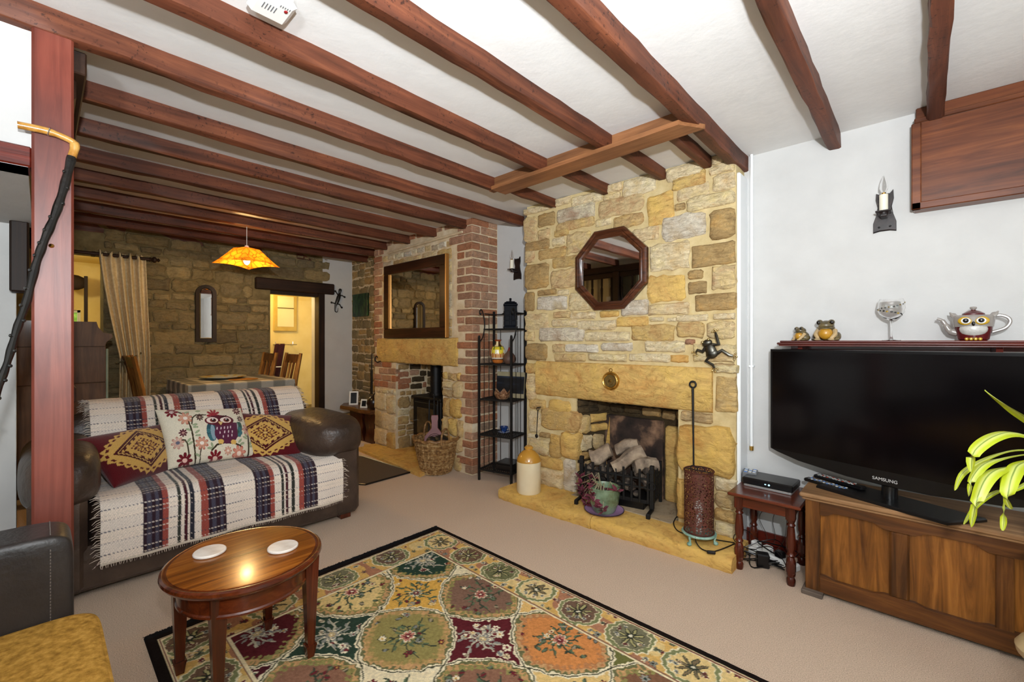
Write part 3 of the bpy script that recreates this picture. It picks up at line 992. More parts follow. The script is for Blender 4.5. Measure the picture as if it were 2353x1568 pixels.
# brass wall barometer
bc = onY(1402, 876, CH - 0.03)
t = thing('barometer', 'round polished brass barometer hanging on the stone lintel', 'barometer', (bc.x, CH - 0.02, bc.z - 0.07))
Mb = RY((bc.x, CH - 0.012, bc.z))
part(MB().lathe([(.066, 0), (.068, .01), (.064, .022), (.056, .028), (.05, .024), (.047, .018), (.03, .016), (.028, .019), (.012, .017), (.01, .024), (0, .026)], 40, M=Mb), 'brass_case', M['brass'], t, True)
part(MB().tube([Mb @ Vector((.012 * math.cos(a), .078 + .012 * math.sin(a), .01)) for a in np.linspace(0, 2 * PI, 14)[:-1]], .0025, 6, closed=True), 'hanging_ring', M['brass'], t, True)
M['dial'] = pm('dial_brass', ['8d7748', 'b89c60'], 40, 0.3, 0.9)
part(MB().lathe([(.045, .0185), (.02, .0186), (0, .0186)], 30, M=Mb), 'dial', M['dial'], t, True)

# metal frog ornament climbing the stones
M['gunmetal'] = pm('dark_pewter', ['3c3b38', '6e6b62'], 30, 0.38, 1.0)
M['antique_gold'] = pm('antique_gold', ['c9b27a', 'e4d3a0'], 20, 0.25, 1.0)
fc = onY(1633, 806, CH - 0.05)
t = thing('frog_ornament', 'dark metal tree frog ornament with gold toes on the chimney stones', 'ornament', (fc.x, fc.y, fc.z - 0.07))
Mf = RY((fc.x, CH - 0.045, fc.z)) @ Matrix.Rotation(0.35, 4, 'Z')
part(MB().ell((0, 0, 0), (.032, .05, .02), 14, 9, M=Mf).ell((0, -.02, .002), (.036, .03, .018), 14, 9, M=Mf).ell((-.004, .05, .006), (.032, .022, .018), 12, 8, M=Mf), 'body', M['gunmetal'], t, True)
part(MB().ell((-.024, .062, .02), .009, 8, 6, M=Mf), 'eye', M['antique_gold'], t, True)
part(MB().ell((.016, .066, .02), .009, 8, 6, M=Mf), 'eye', M['antique_gold'], t, True)
for (pts, tip) in [(((.02, .03), (.055, .02), (.06, .075)), (.06, .095)), (((-.02, .03), (-.05, .01), (-.075, .03)), (-.09, .02)), (((.02, -.03), (.06, -.02), (.09, -.06)), (.105, -.07)), (((-.015, -.03), (-.05, -.05), (-.02, -.085)), (-.02, -.105))]:
    mb = MB().tube([Mf @ Vector((a, b, .0)) for a, b in pts] + [Mf @ Vector((tip[0], tip[1], -.006))], [.012, .011, .009, .006], 7)
    leg = part(mb, 'leg', M['gunmetal'], t, True)
    tp, ang0 = Vector((tip[0], tip[1])), math.atan2(tip[1] - pts[-1][1], tip[0] - pts[-1][0])
    tm = MB()
    for da in (-1.0, 0, 1.0):
        e = tp + Vector((math.cos(ang0 + da), math.sin(ang0 + da))) * .02
        tm.tube([Mf @ Vector((tp.x, tp.y, -.006)), Mf @ Vector((e.x, e.y, -.008))], .0025, 5)
        tm.ell((e.x, e.y, -.006), .0065, 8, 6, M=Mf)
    part(tm, 'toes', M['antique_gold'], leg, True)

# hanging poker and small ladle
def hang_iron(name, label, px, ytop, ybot, px2, r_ring, rod, bowl=None):
    a, b = onY(px, ytop, CH - 0.05), onY(px2, ybot, CH - 0.05)
    t = thing(name, label, 'fire tool', (b.x, b.y, b.z))
    part(MB().tube([a + Vector((r_ring * math.cos(q), 0, r_ring * math.sin(q))) for q in np.linspace(0, 2 * PI, 20)[:-1]], rod * 1.1, 7, closed=True), 'ring', M['iron'], t, True)
    top = a - Vector((0, 0, r_ring))
    part(MB().tube([top, top.lerp(b, .35), top.lerp(b, .7), b], [rod * 1.5, rod * 1.3, rod, rod], 8), 'rod', M['iron'], t, True)
    part(MB().cyl(a + Vector((0, .06, r_ring * .8)), a + Vector((0, -.012, r_ring * .8)), .004, n=8), 'hook', M['iron'], t, True)
    if bowl:
        part(MB().ell((b.x, b.y, b.z - bowl * .5), (bowl, bowl * .5, bowl), 12, 8), 'bowl', M['iron'], t, True)
    return t


hang_iron('poker', 'long black iron poker with ring handle hanging above the lantern', 1592, 884, 1072, 1594, .019, .0052)
hang_iron('ladle', 'small black iron ladle hanging on the left fireplace jamb', 1236, 940, 1000, 1233, .012, .0028, .016)

# stoneware flagon
M['stoneware'] = pm('cream_stoneware', ['d9c7a2', 'e6d8b8'], 5, 0.28, coat=0.4)
M['stoneware_top'] = pm('amber_glaze', ['b07c28', 'c7923a'], 6, 0.22, coat=0.5)
jc = onZ(1213, 1139, HZ)
jx, jy = jc.x - 0.05, jc.y + 0.068
t = thing('stoneware_flagon', 'cream and amber glazed stoneware flagon on the hearth corner', 'flagon', (jx, jy, HZ))
r = .094
part(MB().lathe([(r * .93, 0), (r, .012), (r, .225), (r * .995, .24)], 40), 'jar_body', M['stoneware'], t)
part(MB().lathe([(r * .995, .24), (r * .97, .26), (r * .8, .292), (r * .5, .318), (r * .3, .327), (r * .27, .332), (r * .36, .337), (r * .37, .346), (r * .3, .352), (r * .26, .356), (r * .2, .354), (0, .354)], 40), 'shoulder', M['stoneware_top'], t)

# succulent pot on an enamel plate
M['celadon'] = pm('celadon_glaze', [(0.3, '4a5236'), (0.5, '6f8468'), (0.75, '8fa58c')], 14, 0.25, coat=0.4)
M['enamel'] = pm('lilac_enamel', ['b48bb8', 'c39cc4'], 6, 0.25, coat=0.3)
M['enamel_rim'] = pm('navy_rim', ['2a2036'], rough=0.3)
pc = onZ(1388, 1172, HZ + .012)
t = thing('enamel_plate', 'lilac enamel plate with dark rim under the plant pot', 'plate', (pc.x, pc.y, HZ))
part(MB().lathe([(0, .004), (.085, .004), (.1, .012), (.132, .02), (.132, .017), (.1, .008), (.085, 0), (0, 0)], 44), 'plate_dish', M['enamel'], t)
part(MB().tube([(.133 * math.cos(a), .133 * math.sin(a), .0185) for a in np.linspace(0, 2 * PI, 45)[:-1]], .003, 6, closed=True), 'rim', M['enamel_rim'], t)
t = thing('potted_succulent', 'green glazed pot with trailing purple rosettes on the hearth', 'potted plant', (pc.x, pc.y, HZ + .005))
part(MB().lathe([(.07, 0), (.078, .01), (.1, .07), (.106, .12), (.102, .158), (.106, .168), (.1, .172), (.094, .162), (.096, .13), (0, .13)], 40), 'pot', M['celadon'], t)
M['purple_leaf'] = pm('purple_leaf', ['5a2438', '7d3a4c', '97546a'], 25, 0.5, rand=['ffffff', 'c8b8b8', 'ffe0e0'])
M['pale_stem'] = pm('pale_stem', ['8a8462', 'a8a07c'], 20, 0.6)
lf = mesh_from(MB().add([(0, 0, 0), (.009, .012, .003), (.007, .026, .004), (0, .034, .006), (-.007, .026, .004), (-.009, .012, .003), (0, .016, .007)], [(0, 1, 6), (1, 2, 6), (2, 3, 6), (3, 4, 6), (4, 5, 6), (5, 0, 6)]), 'leaf', M['purple_leaf'])
rl = random.Random(3)
ros = [(-.17, -.02, .155), (-.15, -.02, .10), (-.16, -.01, .05), (-.12, -.04, .03), (-.19, 0, .09), (-.05, -.10, .16), (-.02, -.115, .13), (.0, -.12, .10), (.03, -.118, .06), (-.04, -.11, .1), (-.06, -.06, .19), (.11, -.02, .165), (.06, -.11, .04), (-.1, .02, .2), (-.19, .0, .19), (.0, .0, .15)]
for (x, y, z) in ros:
    mid = Vector((x * .5, y * .5, max(z, .15) + .05))
    part(MB().tube([(x * .15, y * .15, .13), tuple(mid), (x, y, z)], .0025, 5), 'stem', M['pale_stem'], t)
    for q in range(6):
        o = bpy.data.objects.new('leaf', lf)
        COL.objects.link(o)
        o.parent = t
        o.location = (x, y, z)
        o.rotation_euler = (rl.uniform(-.5, .9), rl.uniform(-.5, .5), q * 1.05 + rl.uniform(-.3, .3))
        s = rl.uniform(1.2, 1.8)
        o.scale = (s, s, s)

# fire basket with ceramic logs
gl, gr = onZ(1338, 1148, HZ), onZ(1499, 1180, HZ)
g0 = Vector((gl.x, gl.y + 0.0, HZ))
gd = (gr - gl); gw = gd.length; gd.normalize()
ga = math.atan2(gd.y, gd.x)
t = thing('fire_basket', 'black iron fire basket with ringed fire dogs in the stone fireplace', 'fire grate', tuple(g0), ga)
DP = .25
mb = MB()
for zz in (.075, .165, .225):
    mb.bx(0, gw, -.004, .004, zz - .006, zz + .006).bx(gw - .004, gw + .004, 0, DP, zz - .006, zz + .006).bx(-.004, .004, 0, DP, zz - .006, zz + .006)
part(mb, 'rails', M['iron'], t)
for i in range(9):
    x = gw * (i + .5) / 9
    h = .27 + (.02 if i % 2 else 0)
    part(MB().bx(x - .008, x + .008, -.008, 0.0, .06, h, .002), 'bar', M['iron'], t)
for i in range(5):
    y = DP * (i + .7) / 5
    part(MB().bx(gw, gw + .008, y - .008, y + .008, .06, .275, .002), 'bar', M['iron'], t)
part(MB().bx(.0, gw, .0, DP, .055, .068), 'grate_floor', M['iron'], t)
for x in (0.0, gw):
    fd = part(MB().bx(x - .014, x + .014, -.022, .004, .03, .325, .003).bx(x - .017, x + .017, -.026, .006, .27, .30, .003), 'fire_dog', M['iron'], t)
    part(MB().bx(x - .012, x + .012, -.12, .0, .018, .034, .003).bx(x - .013, x + .013, -.125, -.10, 0.0, .03, .003), 'dog_foot', M['iron'], fd)
    part(MB().tube([(x + .026 * math.cos(a), -.032, .19 + .026 * math.sin(a)) for a in np.linspace(0, 2 * PI, 22)[:-1]], .004, 6, closed=True), 'dog_ring', M['iron'], fd)
    part(MB().bx(x - .01, x + .01, DP - .02, DP, 0, .3), 'rear_leg', M['iron'], t)
part(MB().bx(.12, gw - .06, .015, .16, 0.0, .06, .006), 'burner_box', M['black_plastic'], t)
for i in range(6):
    part(MB().bx(.15 + .0, .26, .012, .016, .012 + i * .007, .015 + i * .007), 'vent_slat', M['gunmetal'], t)
M['log'] = pm('ceramic_log', [(0.25, '463c34'), (0.42, '8a7866'), (0.6, 'b09c84'), (0.8, 'c8b69e')], 9, 0.95, bmp=0.9, bscale=18, bdist=.02, stretch=(1, 1, 1))
M['coal'] = pm('ceramic_ember', [(0.3, '15110f'), (0.5, '4b4038'), (0.75, 'a3907a')], 22, 0.95, bmp=0.9, bscale=30, bdist=.02)


def log(p, q, r0, r1, seed):
    rr = random.Random(seed)
    p, q = Vector(p), Vector(q)
    pts, n, m = [], 14, 11
    ax = (q - p).normalized()
    u = ax.cross(Vector((0, 0, 1))).normalized(); v = ax.cross(u)
    ph = [rr.uniform(.88, 1.1) for _ in range(n)]
    P = []
    for i in range(m):
        s = i / (m - 1)
        c = p.lerp(q, s)
        rad = (r0 + (r1 - r0) * s)
        c = c + v * (.012 * math.sin(s * 5 + seed)) + u * (.01 * math.sin(s * 7))
        P.append([tuple(c + (u * math.cos(2 * PI * k / n) + v * math.sin(2 * PI * k / n)) * rad * ph[k] * rr.uniform(.93, 1.05)) for k in range(n)])
    mb = MB().grid(P, closev=True)
    mb.add(P[0], [list(range(n))]).add(P[-1], [list(range(n))])
    return mb


def lp(x, y, z):
    return Vector(FR['fire_basket'] @ Vector((x, y, z)))


for i, (a, b, r0, r1, lab) in enumerate([((.05, .06, .30), (.19, .10, .36), .058, .05, 'stubby ceramic log with sawn end at the left of the fire basket'), ((.22, .02, .27), (.42, .12, .38), .04, .05, 'forked ceramic log leaning diagonally across the fire basket'),
                                         ((.20, .17, .36), (.36, .2, .42), .045, .04, 'rear ceramic log with two pale sawn knots'), ((.36, .08, .28), (.50, .17, .30), .055, .045, 'ashy ceramic log at the right end of the fire basket')]):
    o = solo(log(lp(*a), lp(*b), r0, r1, i), 'ceramic_log', M['log'], lab, 'log', 'ceramic logs in the fire basket', ang=50)
cb = MB()
rc_ = random.Random(9)
for i in range(46):
    c = lp(rc_.uniform(.03, gw - .03), rc_.uniform(.03, DP - .03), rc_.uniform(.09, .27))
    s = rc_.uniform(.025, .042)
    cb.ell(tuple(c), (s * rc_.uniform(.8, 1.2), s * rc_.uniform(.8, 1.2), s * rc_.uniform(.7, 1.1)), 7, 5)
tag(solo(cb, 'ceramic_embers', M['coal'], 'heap of grey and black ceramic embers filling the fire basket', 'embers', ang=60), kind='stuff')

# pierced lantern lamp on a verdigris stand
lc = onZ(1606, 1246, HZ)
M['rust'] = pm('rusted_iron', ['33140d', '4c2015', '5f2c1c'], 30, 0.7, 0.3)
m_, nt, b_ = nodes('pierced_rust')
vo = nt.nodes.new('ShaderNodeTexVoronoi'); vo.feature = 'DISTANCE_TO_EDGE'
vo.inputs['Scale'].default_value = 75
vv = coords(nt)
nt.links.new(vv, vo.inputs['Vector'])
rp = ramp(nt, vo.outputs['Distance'], [(0.0, (1, 1, 1, 1)), (0.16, (1, 1, 1, 1)), (0.17, (0, 0, 0, 1))])
nt.links.new(rp, b_.inputs['Alpha'])
nt.links.new(ramp(nt, noise(nt, vv, 30), [C('33140d'), C('6a3220')]), b_.inputs['Base Color'])
b_.inputs['Roughness'].default_value = 0.65
M['pierced'] = m_
M['verdigris'] = pm('verdigris', ['5f8577', '8fb3a4', 'a9c4b2'], 25, 0.6, 0.2)
t = thing('lamp_stand', 'verdigris metal stand on three scrolled feet under the pierced lantern', 'stand', (lc.x, lc.y, HZ))
part(MB().lathe([(.092, .052), (.096, .058), (.092, .064), (0, .064), (0, .052)], 36), 'stand_plate', M['verdigris'], t)
for a in (-PI / 2 - .25, .25, PI - .6):
    c, s = math.cos(a), math.sin(a)
    part(MB().tube([(.075 * c, .075 * s, .055), (.088 * c, .088 * s, .045), (.082 * c, .082 * s, .025), (.088 * c, .088 * s, .012)], [.008, .007, .006, .009], 7).ell((.09 * c, .09 * s, .011), (.014, .014, .011), 8, 6), 'foot', M['verdigris'], t)
t = thing('pierced_lantern', 'tall cylindrical rust brown lantern of pierced filigree metal', 'lantern', (lc.x, lc.y, HZ + .064))
r = .081
H = .355
shell = MB()
n = 48
shell.grid([[(r * math.cos(2 * PI * k / n), r * math.sin(2 * PI * k / n), z) for k in range(n)] for z in (0.006, H)], closev=True)
part(shell, 'pierced_shell', M['pierced'], t)
for z in (.004, H):
    part(MB().tube([(r * math.cos(a), r * math.sin(a), z) for a in np.linspace(0, 2 * PI, 41)[:-1]], .004, 6, closed=True), 'rim', M['rust'], t)
part(MB().tube([(-.03 + .022 * math.cos(a), .0, H + .022 * math.sin(a)) for a in np.linspace(0, PI, 10)], .003, 6).tube([(.012 + .022 * math.cos(a), .0, H + .022 * math.sin(a)) for a in np.linspace(0, PI, 10)], .003, 6).bx(-.08, .08, -.003, .003, H - .004, H), 'loop_handle', M['iron'], t)
part(MB().cyl((0, 0, .0), (0, 0, .10), .018, n=14).ell((0, 0, .14), (.028, .028, .04), 14, 8), 'bulb', M['white_plastic'], t)
# its flex with inline switch
e1 = onZ(1688, 1250, HZ + .006)
sw = onZ(1634, 1270, HZ + .01)
t = thing('lamp_flex', 'black lamp flex with inline switch trailing over the hearth', 'cable', (sw.x, sw.y, HZ))
st0 = onZ(1548, 1205, HZ + .006)
pts = [onZ(1640, 1240, HZ + .006), onZ(1597, 1232, HZ + .006), onZ(1560, 1222, HZ + .006), st0, onZ(1552, 1192, HZ + .006)]
cv = lambda ps, n=6: [sum((Vector(ps[i]) * w for i, w in zip((max(j - 1, 0), j, min(j + 1, len(ps) - 1), min(j + 2, len(ps) - 1)), ((-.5 * u + u * u - .5 * u ** 3), (1 - 2.5 * u * u + 1.5 * u ** 3), (.5 * u + 2 * u * u - 1.5 * u ** 3), (-.5 * u * u + .5 * u ** 3)))), Vector()) for j in range(len(ps) - 1) for u in [q / n for q in range(n)]] + [Vector(ps[-1])]
fx_ = part(MB().tube(cv([onZ(1598, 1235, .14), onZ(1600, 1247, HZ + .03), onZ(1612, 1262, HZ + .006), sw]), .0035, 6).tube(cv([sw, onZ(1660, 1262, HZ + .006), e1]), .0035, 6), 'flex', M['black_plastic'], t, True)
part(MB().bx(-.022, .022, -.009, .009, -.008, .008, .004, M=Matrix.Translation(sw) @ Matrix.Rotation(.5, 4, 'Z')), 'switch', M['black_plastic'], t, True)
solo(MB().tube(cv([onZ(1688, 1248, HZ + .005)] + pts + [onZ(1556, 1188, HZ + .006)]), .0035, 6), 'power_cable', M['black_plastic'], 'black power cable looping behind the pierced lantern', 'cable')

# white heating pipe in the corner
pp = onY(1727, 600, TVW - .02)
t = thing('corner_pipe', 'slim white painted pipe in the corner beside the stone chimney', 'pipe', (pp.x, pp.y, .65))
zb = onY(1730, 1028, TVW - .02).z
part(MB().cyl((pp.x, pp.y, zb), (pp.x, pp.y, CE), .0085, n=12), 'pipe_run', M['white_paint'], t, True)
zc = onY(1729, 842, TVW - .02).z
part(MB().bx(pp.x - .014, pp.x + .014, pp.y - .01, TVW, zc - .006, zc + .006, .002), 'clip', M['white_paint'], t, True)
part(MB().cyl((pp.x, pp.y, zb - .02), (pp.x, pp.y, zb + .006), .012, n=12), 'end_cap', M['brass'], t, True)

# wall sconces
M['candle'] = pm('ivory_candle', ['e6e0cc'], rough=0.4)
M['bulbglass'] = pm('clear_bulb', ['ffffff'], rough=0.02, trans=1.0, ior=1.3)
M['sconce_black'] = pm('wrought_black', ['120d0c', '2a1e1c'], 40, 0.35, 0.2)


def sconce(px, ymid, Y, label, side=-.01):
    c = onY(px, ymid, Y)
    t = thing('wall_sconce', label, 'wall light', (c.x, Y, c.z - .1), 0, 'electric candle wall sconces')
    L = [(-.046, 0), (-.046, .05), (-.034, .09), (-.028, .13), (-.036, .17), (-.034, .205), (-.02, .197), (0, .2), (.02, .197), (.034, .215), (.036, .17), (.028, .13), (.034, .09), (.046, .05), (.046, 0), (.02, .006), (-.02, .006)]
    part(MB().prism(L, 'y', 0, -.014, .005), 'back_plate', M['sconce_black'], t)
    for s in (-1, 1):
        part(MB().ell((s * .022, -.016, .026), (.005, .003, .005), 8, 6), 'bolt', M['iron'], t)
    part(MB().bx(-.014, .014, -.085, -.01, .066, .08, .003).bx(-.032, .032, -.115, -.05, .085, .093, .003).cyl((0, -.083, .076), (0, -.083, .09), .02, n=14), 'bracket', M['sconce_black'], t)
    part(MB().cyl((0, -.083, .093), (0, -.083, .175), .0175, n=18), 'candle_tube', M['candle'], t)
    part(MB().cyl((0, -.083, .175), (0, -.083, .185), .009, n=12), 'lamp_holder', M['brass'], t)
    part(MB().lathe([(.008, .183), (.016, .2), (.0175, .215), (.013, .24), (.006, .262), (0.001, .272)], 16, (0, -.083, 0)), 'candle_bulb', M['bulbglass'], t)
    return t


sconce(2033, 490, TVW, 'black iron candle sconce on the white wall above the toad figurines')
sconce(1190, 619, ST, 'black iron candle sconce in the narrow white recess between the chimneys')

# -------------------------------------------------------------- étagère in the recess
E0 = onZ(1101, 1103, 0)
ea = math.radians(13)
t = thing('metal_shelf_rack', 'tall slim black metal five tier shelf rack between the chimneys', 'shelf rack', (E0.x, E0.y, 0), ea)
EW, ED = .335, .25
ZS = [.102, .414, .731, 1.047, 1.363]
for (x, y) in ((0, 0), (EW, 0)):
    lg = part(MB().bx(x - .0085, x + .0085, y - .0085, y + .0085, 0, 1.285), 'leg', M['iron'], t)
    part(MB().ell((x, y, 1.29), .011, 8, 6), 'finial', M['iron'], lg)
    pts = cv([(x, y + .005, 1.245), (x, y + .05, 1.275), (x, y + .085, 1.35), (x, y + .09, 1.42), (x, y + .065, 1.5), (x, y + .035, 1.535), (x, y + .012, 1.52), (x, y + .012, 1.495), (x, y + .027, 1.49), (x, y + .03, 1.505)])
    part(MB().tube(pts, .0055, 7), 'scroll', M['iron'], t)
for (x, y) in ((0, ED), (EW, ED)):
    lg = part(MB().bx(x - .0085, x + .0085, y - .0085, y + .0085, 0, 1.53), 'leg', M['iron'], t)
for x in (.075, .26):
    for y in (0.006, ED):
        part(MB().cyl((x if y > .1 else (0 if x < .1 else EW), y if y > .1 else ED * .33, .1), (x if y > .1 else (0 if x < .1 else EW), y if y > .1 else ED * .33, 1.36), .003, n=6), 'upright', M['iron'], t)
for x in (0, EW):
    part(MB().cyl((x, ED * .66, .1), (x, ED * .66, 1.5), .003, n=6), 'upright', M['iron'], t)
part(MB().tube([(0, ED, 1.50), (EW * .5, ED, 1.50), (EW, ED, 1.50)], .005, 6).tube(cv([(EW * .25, ED, 1.50), (EW * .4, ED, 1.53), (EW * .5, ED, 1.6), (EW * .6, ED, 1.53), (EW * .75, ED, 1.50)]), .005, 6).ell((EW * .5, ED, 1.61), .011, 8, 6), 'top_rail', M['iron'], t)
part(MB().tube([(0, .09, 1.50), (0, ED, 1.50)], .005, 6).tube([(EW, .09, 1.50), (EW, ED, 1.50)], .005, 6), 'side_rail', M['iron'], t)
for z in ZS:
    y0 = .08 if z > 1.2 else 0
    sh = part(MB().bx(0, EW, y0 - .006, y0 + .006, z - .012, z).bx(0, EW, ED - .006, ED + .006, z - .012, z).bx(-.006, .006, y0, ED, z - .012, z).bx(EW - .006, EW + .006, y0, ED, z - .012, z), 'shelf', M['iron'], t)
    ms = MB()
    for i in range(1, 16):
        x = EW * i / 16
        ms.bx(x - .0022, x + .0022, y0, ED, z - .006, z - .002)
    for i in range(1, 9):
        y = y0 + (ED - y0) * i / 9
        ms.bx(0, EW, y - .0022, y + .0022, z - .006, z - .002)
    part(ms, 'shelf_mesh', M['iron'], sh)
EF = FR[t.name]


def el(x, y, z):
    return tuple(EF @ Vector((x, y, z)))


M['navy'] = pm('navy_glaze', ['04050b', '080b16'], 10, 0.6, spec=.12)
t = thing('box_jar', 'glossy dark navy box shaped ceramic jar with knob lid on the top tier', 'jar', el(.23, .165, ZS[4]), ea + .55)
part(MB().bx(-.064, .064, -.064, .064, 0, .02, .004).bx(-.058, .058, -.058, .058, .02, .205, .004), 'jar_body', M['navy'], t)
for a in range(4):
    Mr = Matrix.Rotation(a * PI / 2, 4, 'Z')
    for x in (-.028, .028):
        for z in (.03, .075, .12):
            part(MB().bx(x - .02, x + .02, -.061, -.056, z, z + .038, .002, M=Mr), 'panel', M['navy'], t)
part(MB().bx(-.064, .064, -.064, .064, .205, .222, .004).bx(-.056, .056, -.056, .056, .222, .236, .006).bx(-.04, .04, -.04, .04, .236, .244, .003), 'lid', M['navy'], t)
part(MB().cyl((0, 0, .244), (0, 0, .262), .009, n=10).ell((0, 0, .268), (.012, .012, .009), 10, 6), 'knob', M['navy'], t)

# painted vase: colour by height and angle
vp = [(.032, 0), (.045, .006), (.06, .045), (.066, .085), (.062, .125), (.048, .155), (.03, .172), (.024, .19), (.028, .205), (.036, .216), (.032, .214)]
nn, mm = 64, 60
zz = np.linspace(0, 1, mm)
prz = np.array(vp)
cum = np.concatenate([[0], np.cumsum(np.hypot(np.diff(prz[:, 0]), np.diff(prz[:, 1])))]); cum /= cum[-1]
rrz = np.interp(zz, cum, prz[:, 0]); hz_ = np.interp(zz, cum, prz[:, 1])
P = [[(rrz[i] * math.cos(2 * PI * k / nn), rrz[i] * math.sin(2 * PI * k / nn), hz_[i]) for k in range(nn)] for i in range(mm)]
t = thing('painted_vase', 'hand painted yellow and orange pottery vase on the second tier', 'vase', el(.12, .13, ZS[3]))
mb = MB().grid(P, closev=True)
M['vcol_gloss'] = attr_mat('painted_glaze', 0.2, 50, 0.05, spec=0.6)
o = part(mb, 'vase_body', M['vcol_gloss'], t, ang=60)
col = np.zeros((mm * nn, 3))
for i in range(mm):
    for k in range(nn):
        h, a = hz_[i], 2 * PI * k / nn
        if h < .035: c = 'b8682a'
        elif h < .042: c = '3a2416'
        elif h < .055: c = 'd8c8b4'
        elif h < .10 - .012 * abs(math.sin(4 * a)): c = 'a8501e' if math.sin(26 * a) > -.3 else 'e0c080'
        elif h < .125: c = 'e8e0c0' if math.sin(5 * a) > .3 else 'e0c83c'
        elif h < .15: c = 'd9c234' if math.sin(6 * a + 1) > -.6 else '6a7a2a'
        elif h < .155: c = '2a2014'
        elif h < .20: c = 'e6cf9a' if math.sin(4 * a) > 0 else '4a3018'
        else: c = '8a3c1c'
        col[i * nn + k] = C(c)[:3]
put_colors(o.data, col)
M['terra'] = pm('brown_clay', ['4c352a', '5f4436'], 20, 0.6)
M['terra_red'] = pm('red_glaze', ['7a2a26'], rough=0.3)
t = thing('bud_vase', 'small brown onion shaped bud vase with red neck beside the painted vase', 'vase', el(.245, .12, ZS[3]))
part(MB().lathe([(.035, 0), (.055, .02), (.06, .045), (.05, .075), (.028, .1), (.018, .115)], 28), 'vase_body', M['terra'], t)
part(MB().lathe([(.018, .115), (.012, .13), (.009, .145), (.008, .146), (.006, .12)], 28), 'neck', M['terra_red'], t)
# small seascape canvas
M['sea'] = pm('dark_seascape', [(0.3, '050508'), (0.5, '0c0f16'), (0.66, '2a3446'), (0.8, '08090c')], 6, 0.5, stretch=(.35, 1, 3))
M['canvas_edge'] = pm('grey_canvas', ['8f8566', 'a0967a'], 12, 0.8)
t = thing('seascape_canvas', 'small dark seascape canvas with grey bands leaning at the back of the middle tier', 'painting', el(.2, .20, ZS[2]), ea)
Mt = Matrix.Rotation(-.1, 4, 'X')
part(MB().bx(-.14, .15, -.008, .008, 0, .235, .002, M=Mt), 'canvas', M['canvas_edge'], t)
part(MB().bx(-.139, .149, -.0095, -.007, .04, .195, M=Mt), 'painted_band', M['sea'], t)
M['wicker_brown'] = pm('brown_wicker', [(0.3, '3f2516'), (0.5, '7a5236'), (0.7, 'b09070')], 60, 0.5)
t = thing('shell_bowl', 'small brown and pearl woven bowl with pointed rim on the middle tier', 'bowl', el(.2, .07, ZS[2]))
P = []
for i in range(7):
    s = i / 6
    P.append([((.035 + .055 * s ** .7) * math.cos(a), (.03 + .04 * s ** .7) * math.sin(a), .07 * s ** 1.5 + (.022 * s * math.sin(7 * a) if i == 6 else 0)) for a in np.linspace(0, 2 * PI, 29)[:-1]])
mb = MB().grid(P, closev=True); mb.add(P[0], [list(range(28))])
part(mb, 'bowl_body', M['wicker_brown'], t, ang=70)
M['blueglaze'] = pm('blue_glaze', [(0.35, '0a1330'), (0.55, '1c3d7a'), (0.75, 'c5d2e6')], 18, 0.15, coat=0.5)
t = thing('teacup', 'dark blue patterned teacup and saucer on the fourth tier', 'teacup', el(.17, .15, ZS[1]))
part(MB().lathe([(0, .004), (.03, .004), (.055, .012), (.056, .01), (.03, 0), (0, 0)], 28), 'saucer', M['blueglaze'], t)
part(MB().lathe([(.016, .006), (.02, .01), (.03, .03), (.04, .058), (.037, .058), (.026, .03), (0, .014)], 28), 'cup', M['blueglaze'], t)
part(MB().tube([(.035, .0, .05), (.055, 0, .05), (.058, 0, .03), (.028, 0, .022)], .004, 7), 'handle', M['blueglaze'], t)
t = thing('black_tin', 'flat black tin box on the bottom tier of the rack', 'box', el(.235, .125, ZS[0]), ea)
part(MB().bx(-.085, .09, -.085, .09, 0, .055, .004), 'tin_body', M['black_plastic'], t)
part(MB().bx(-.088, .093, -.088, .093, .055, .068, .004), 'lid', M['black_plastic'], t)
# ================================================================== brick chimney: stove, basket, mirror, mat
M['stove'] = pm('stove_black', ['0c0b0b', '191716'], 40, 0.5, 0.4)
M['stove_glass'] = pm('sooty_glass', ['3a3020', '544630', '2a2418'], 8, 0.12)
sx0, sx1, sy0, sy1 = -4.13, -3.64, 2.82, 3.10
t = thing('wood_stove', 'black cast iron wood burning stove in the brick fireplace', 'stove', ((sx0 + sx1) / 2, (sy0 + sy1) / 2, .032))
part(MB().bx(sx0, sx1, sy0, sy1, .12, .62, .008).bx(sx0 - .02, sx1 + .02, sy0 - .02, sy1 + .02, .62, .65, .008), 'stove_body', M['stove'], t, True)
for x in (sx0 + .03, sx1 - .03):
    for y in (sy0 + .03, sy1 - .03):
        part(MB().tube([(x, y, .13), (x + (.02 if x > -3.9 else -.02), y, .08), (x, y, .032)], [.022, .018, .02], 8), 'leg', M['stove'], t, True)
d = part(MB().bx(sx0 + .04, sx1 - .04, sy0 - .018, sy0, .17, .59, .006), 'stove_door', M['stove'], t, True)
part(MB().bx(sx0 + .1, sx1 - .1, sy0 - .022, sy0 - .012, .25, .53, .003), 'door_glass', M['stove_glass'], d, True)
M['chrome'] = pm('chrome', ['dcdcdc'], rough=0.15, metal=1.0)
part(MB().cyl((sx0 + .06, sy0 - .05, .38), (sx0 + .06, sy0 - .01, .38), .007, n=8).cyl((sx0 + .02, sy0 - .05, .38), (sx0 + .08, sy0 - .05, .38), .006, n=8), 'door_handle', M['chrome'], d, True)
part(MB().cyl(((sx0 + sx1) / 2 - .06, 2.99, .65), ((sx0 + sx1) / 2 - .06, 2.99, 1.02), .06, n=24).cyl(((sx0 + sx1) / 2 - .06, 2.99, .65), ((sx0 + sx1) / 2 - .06, 2.99, .68), .072, n=24), 'flue', M['stove'], t, True)
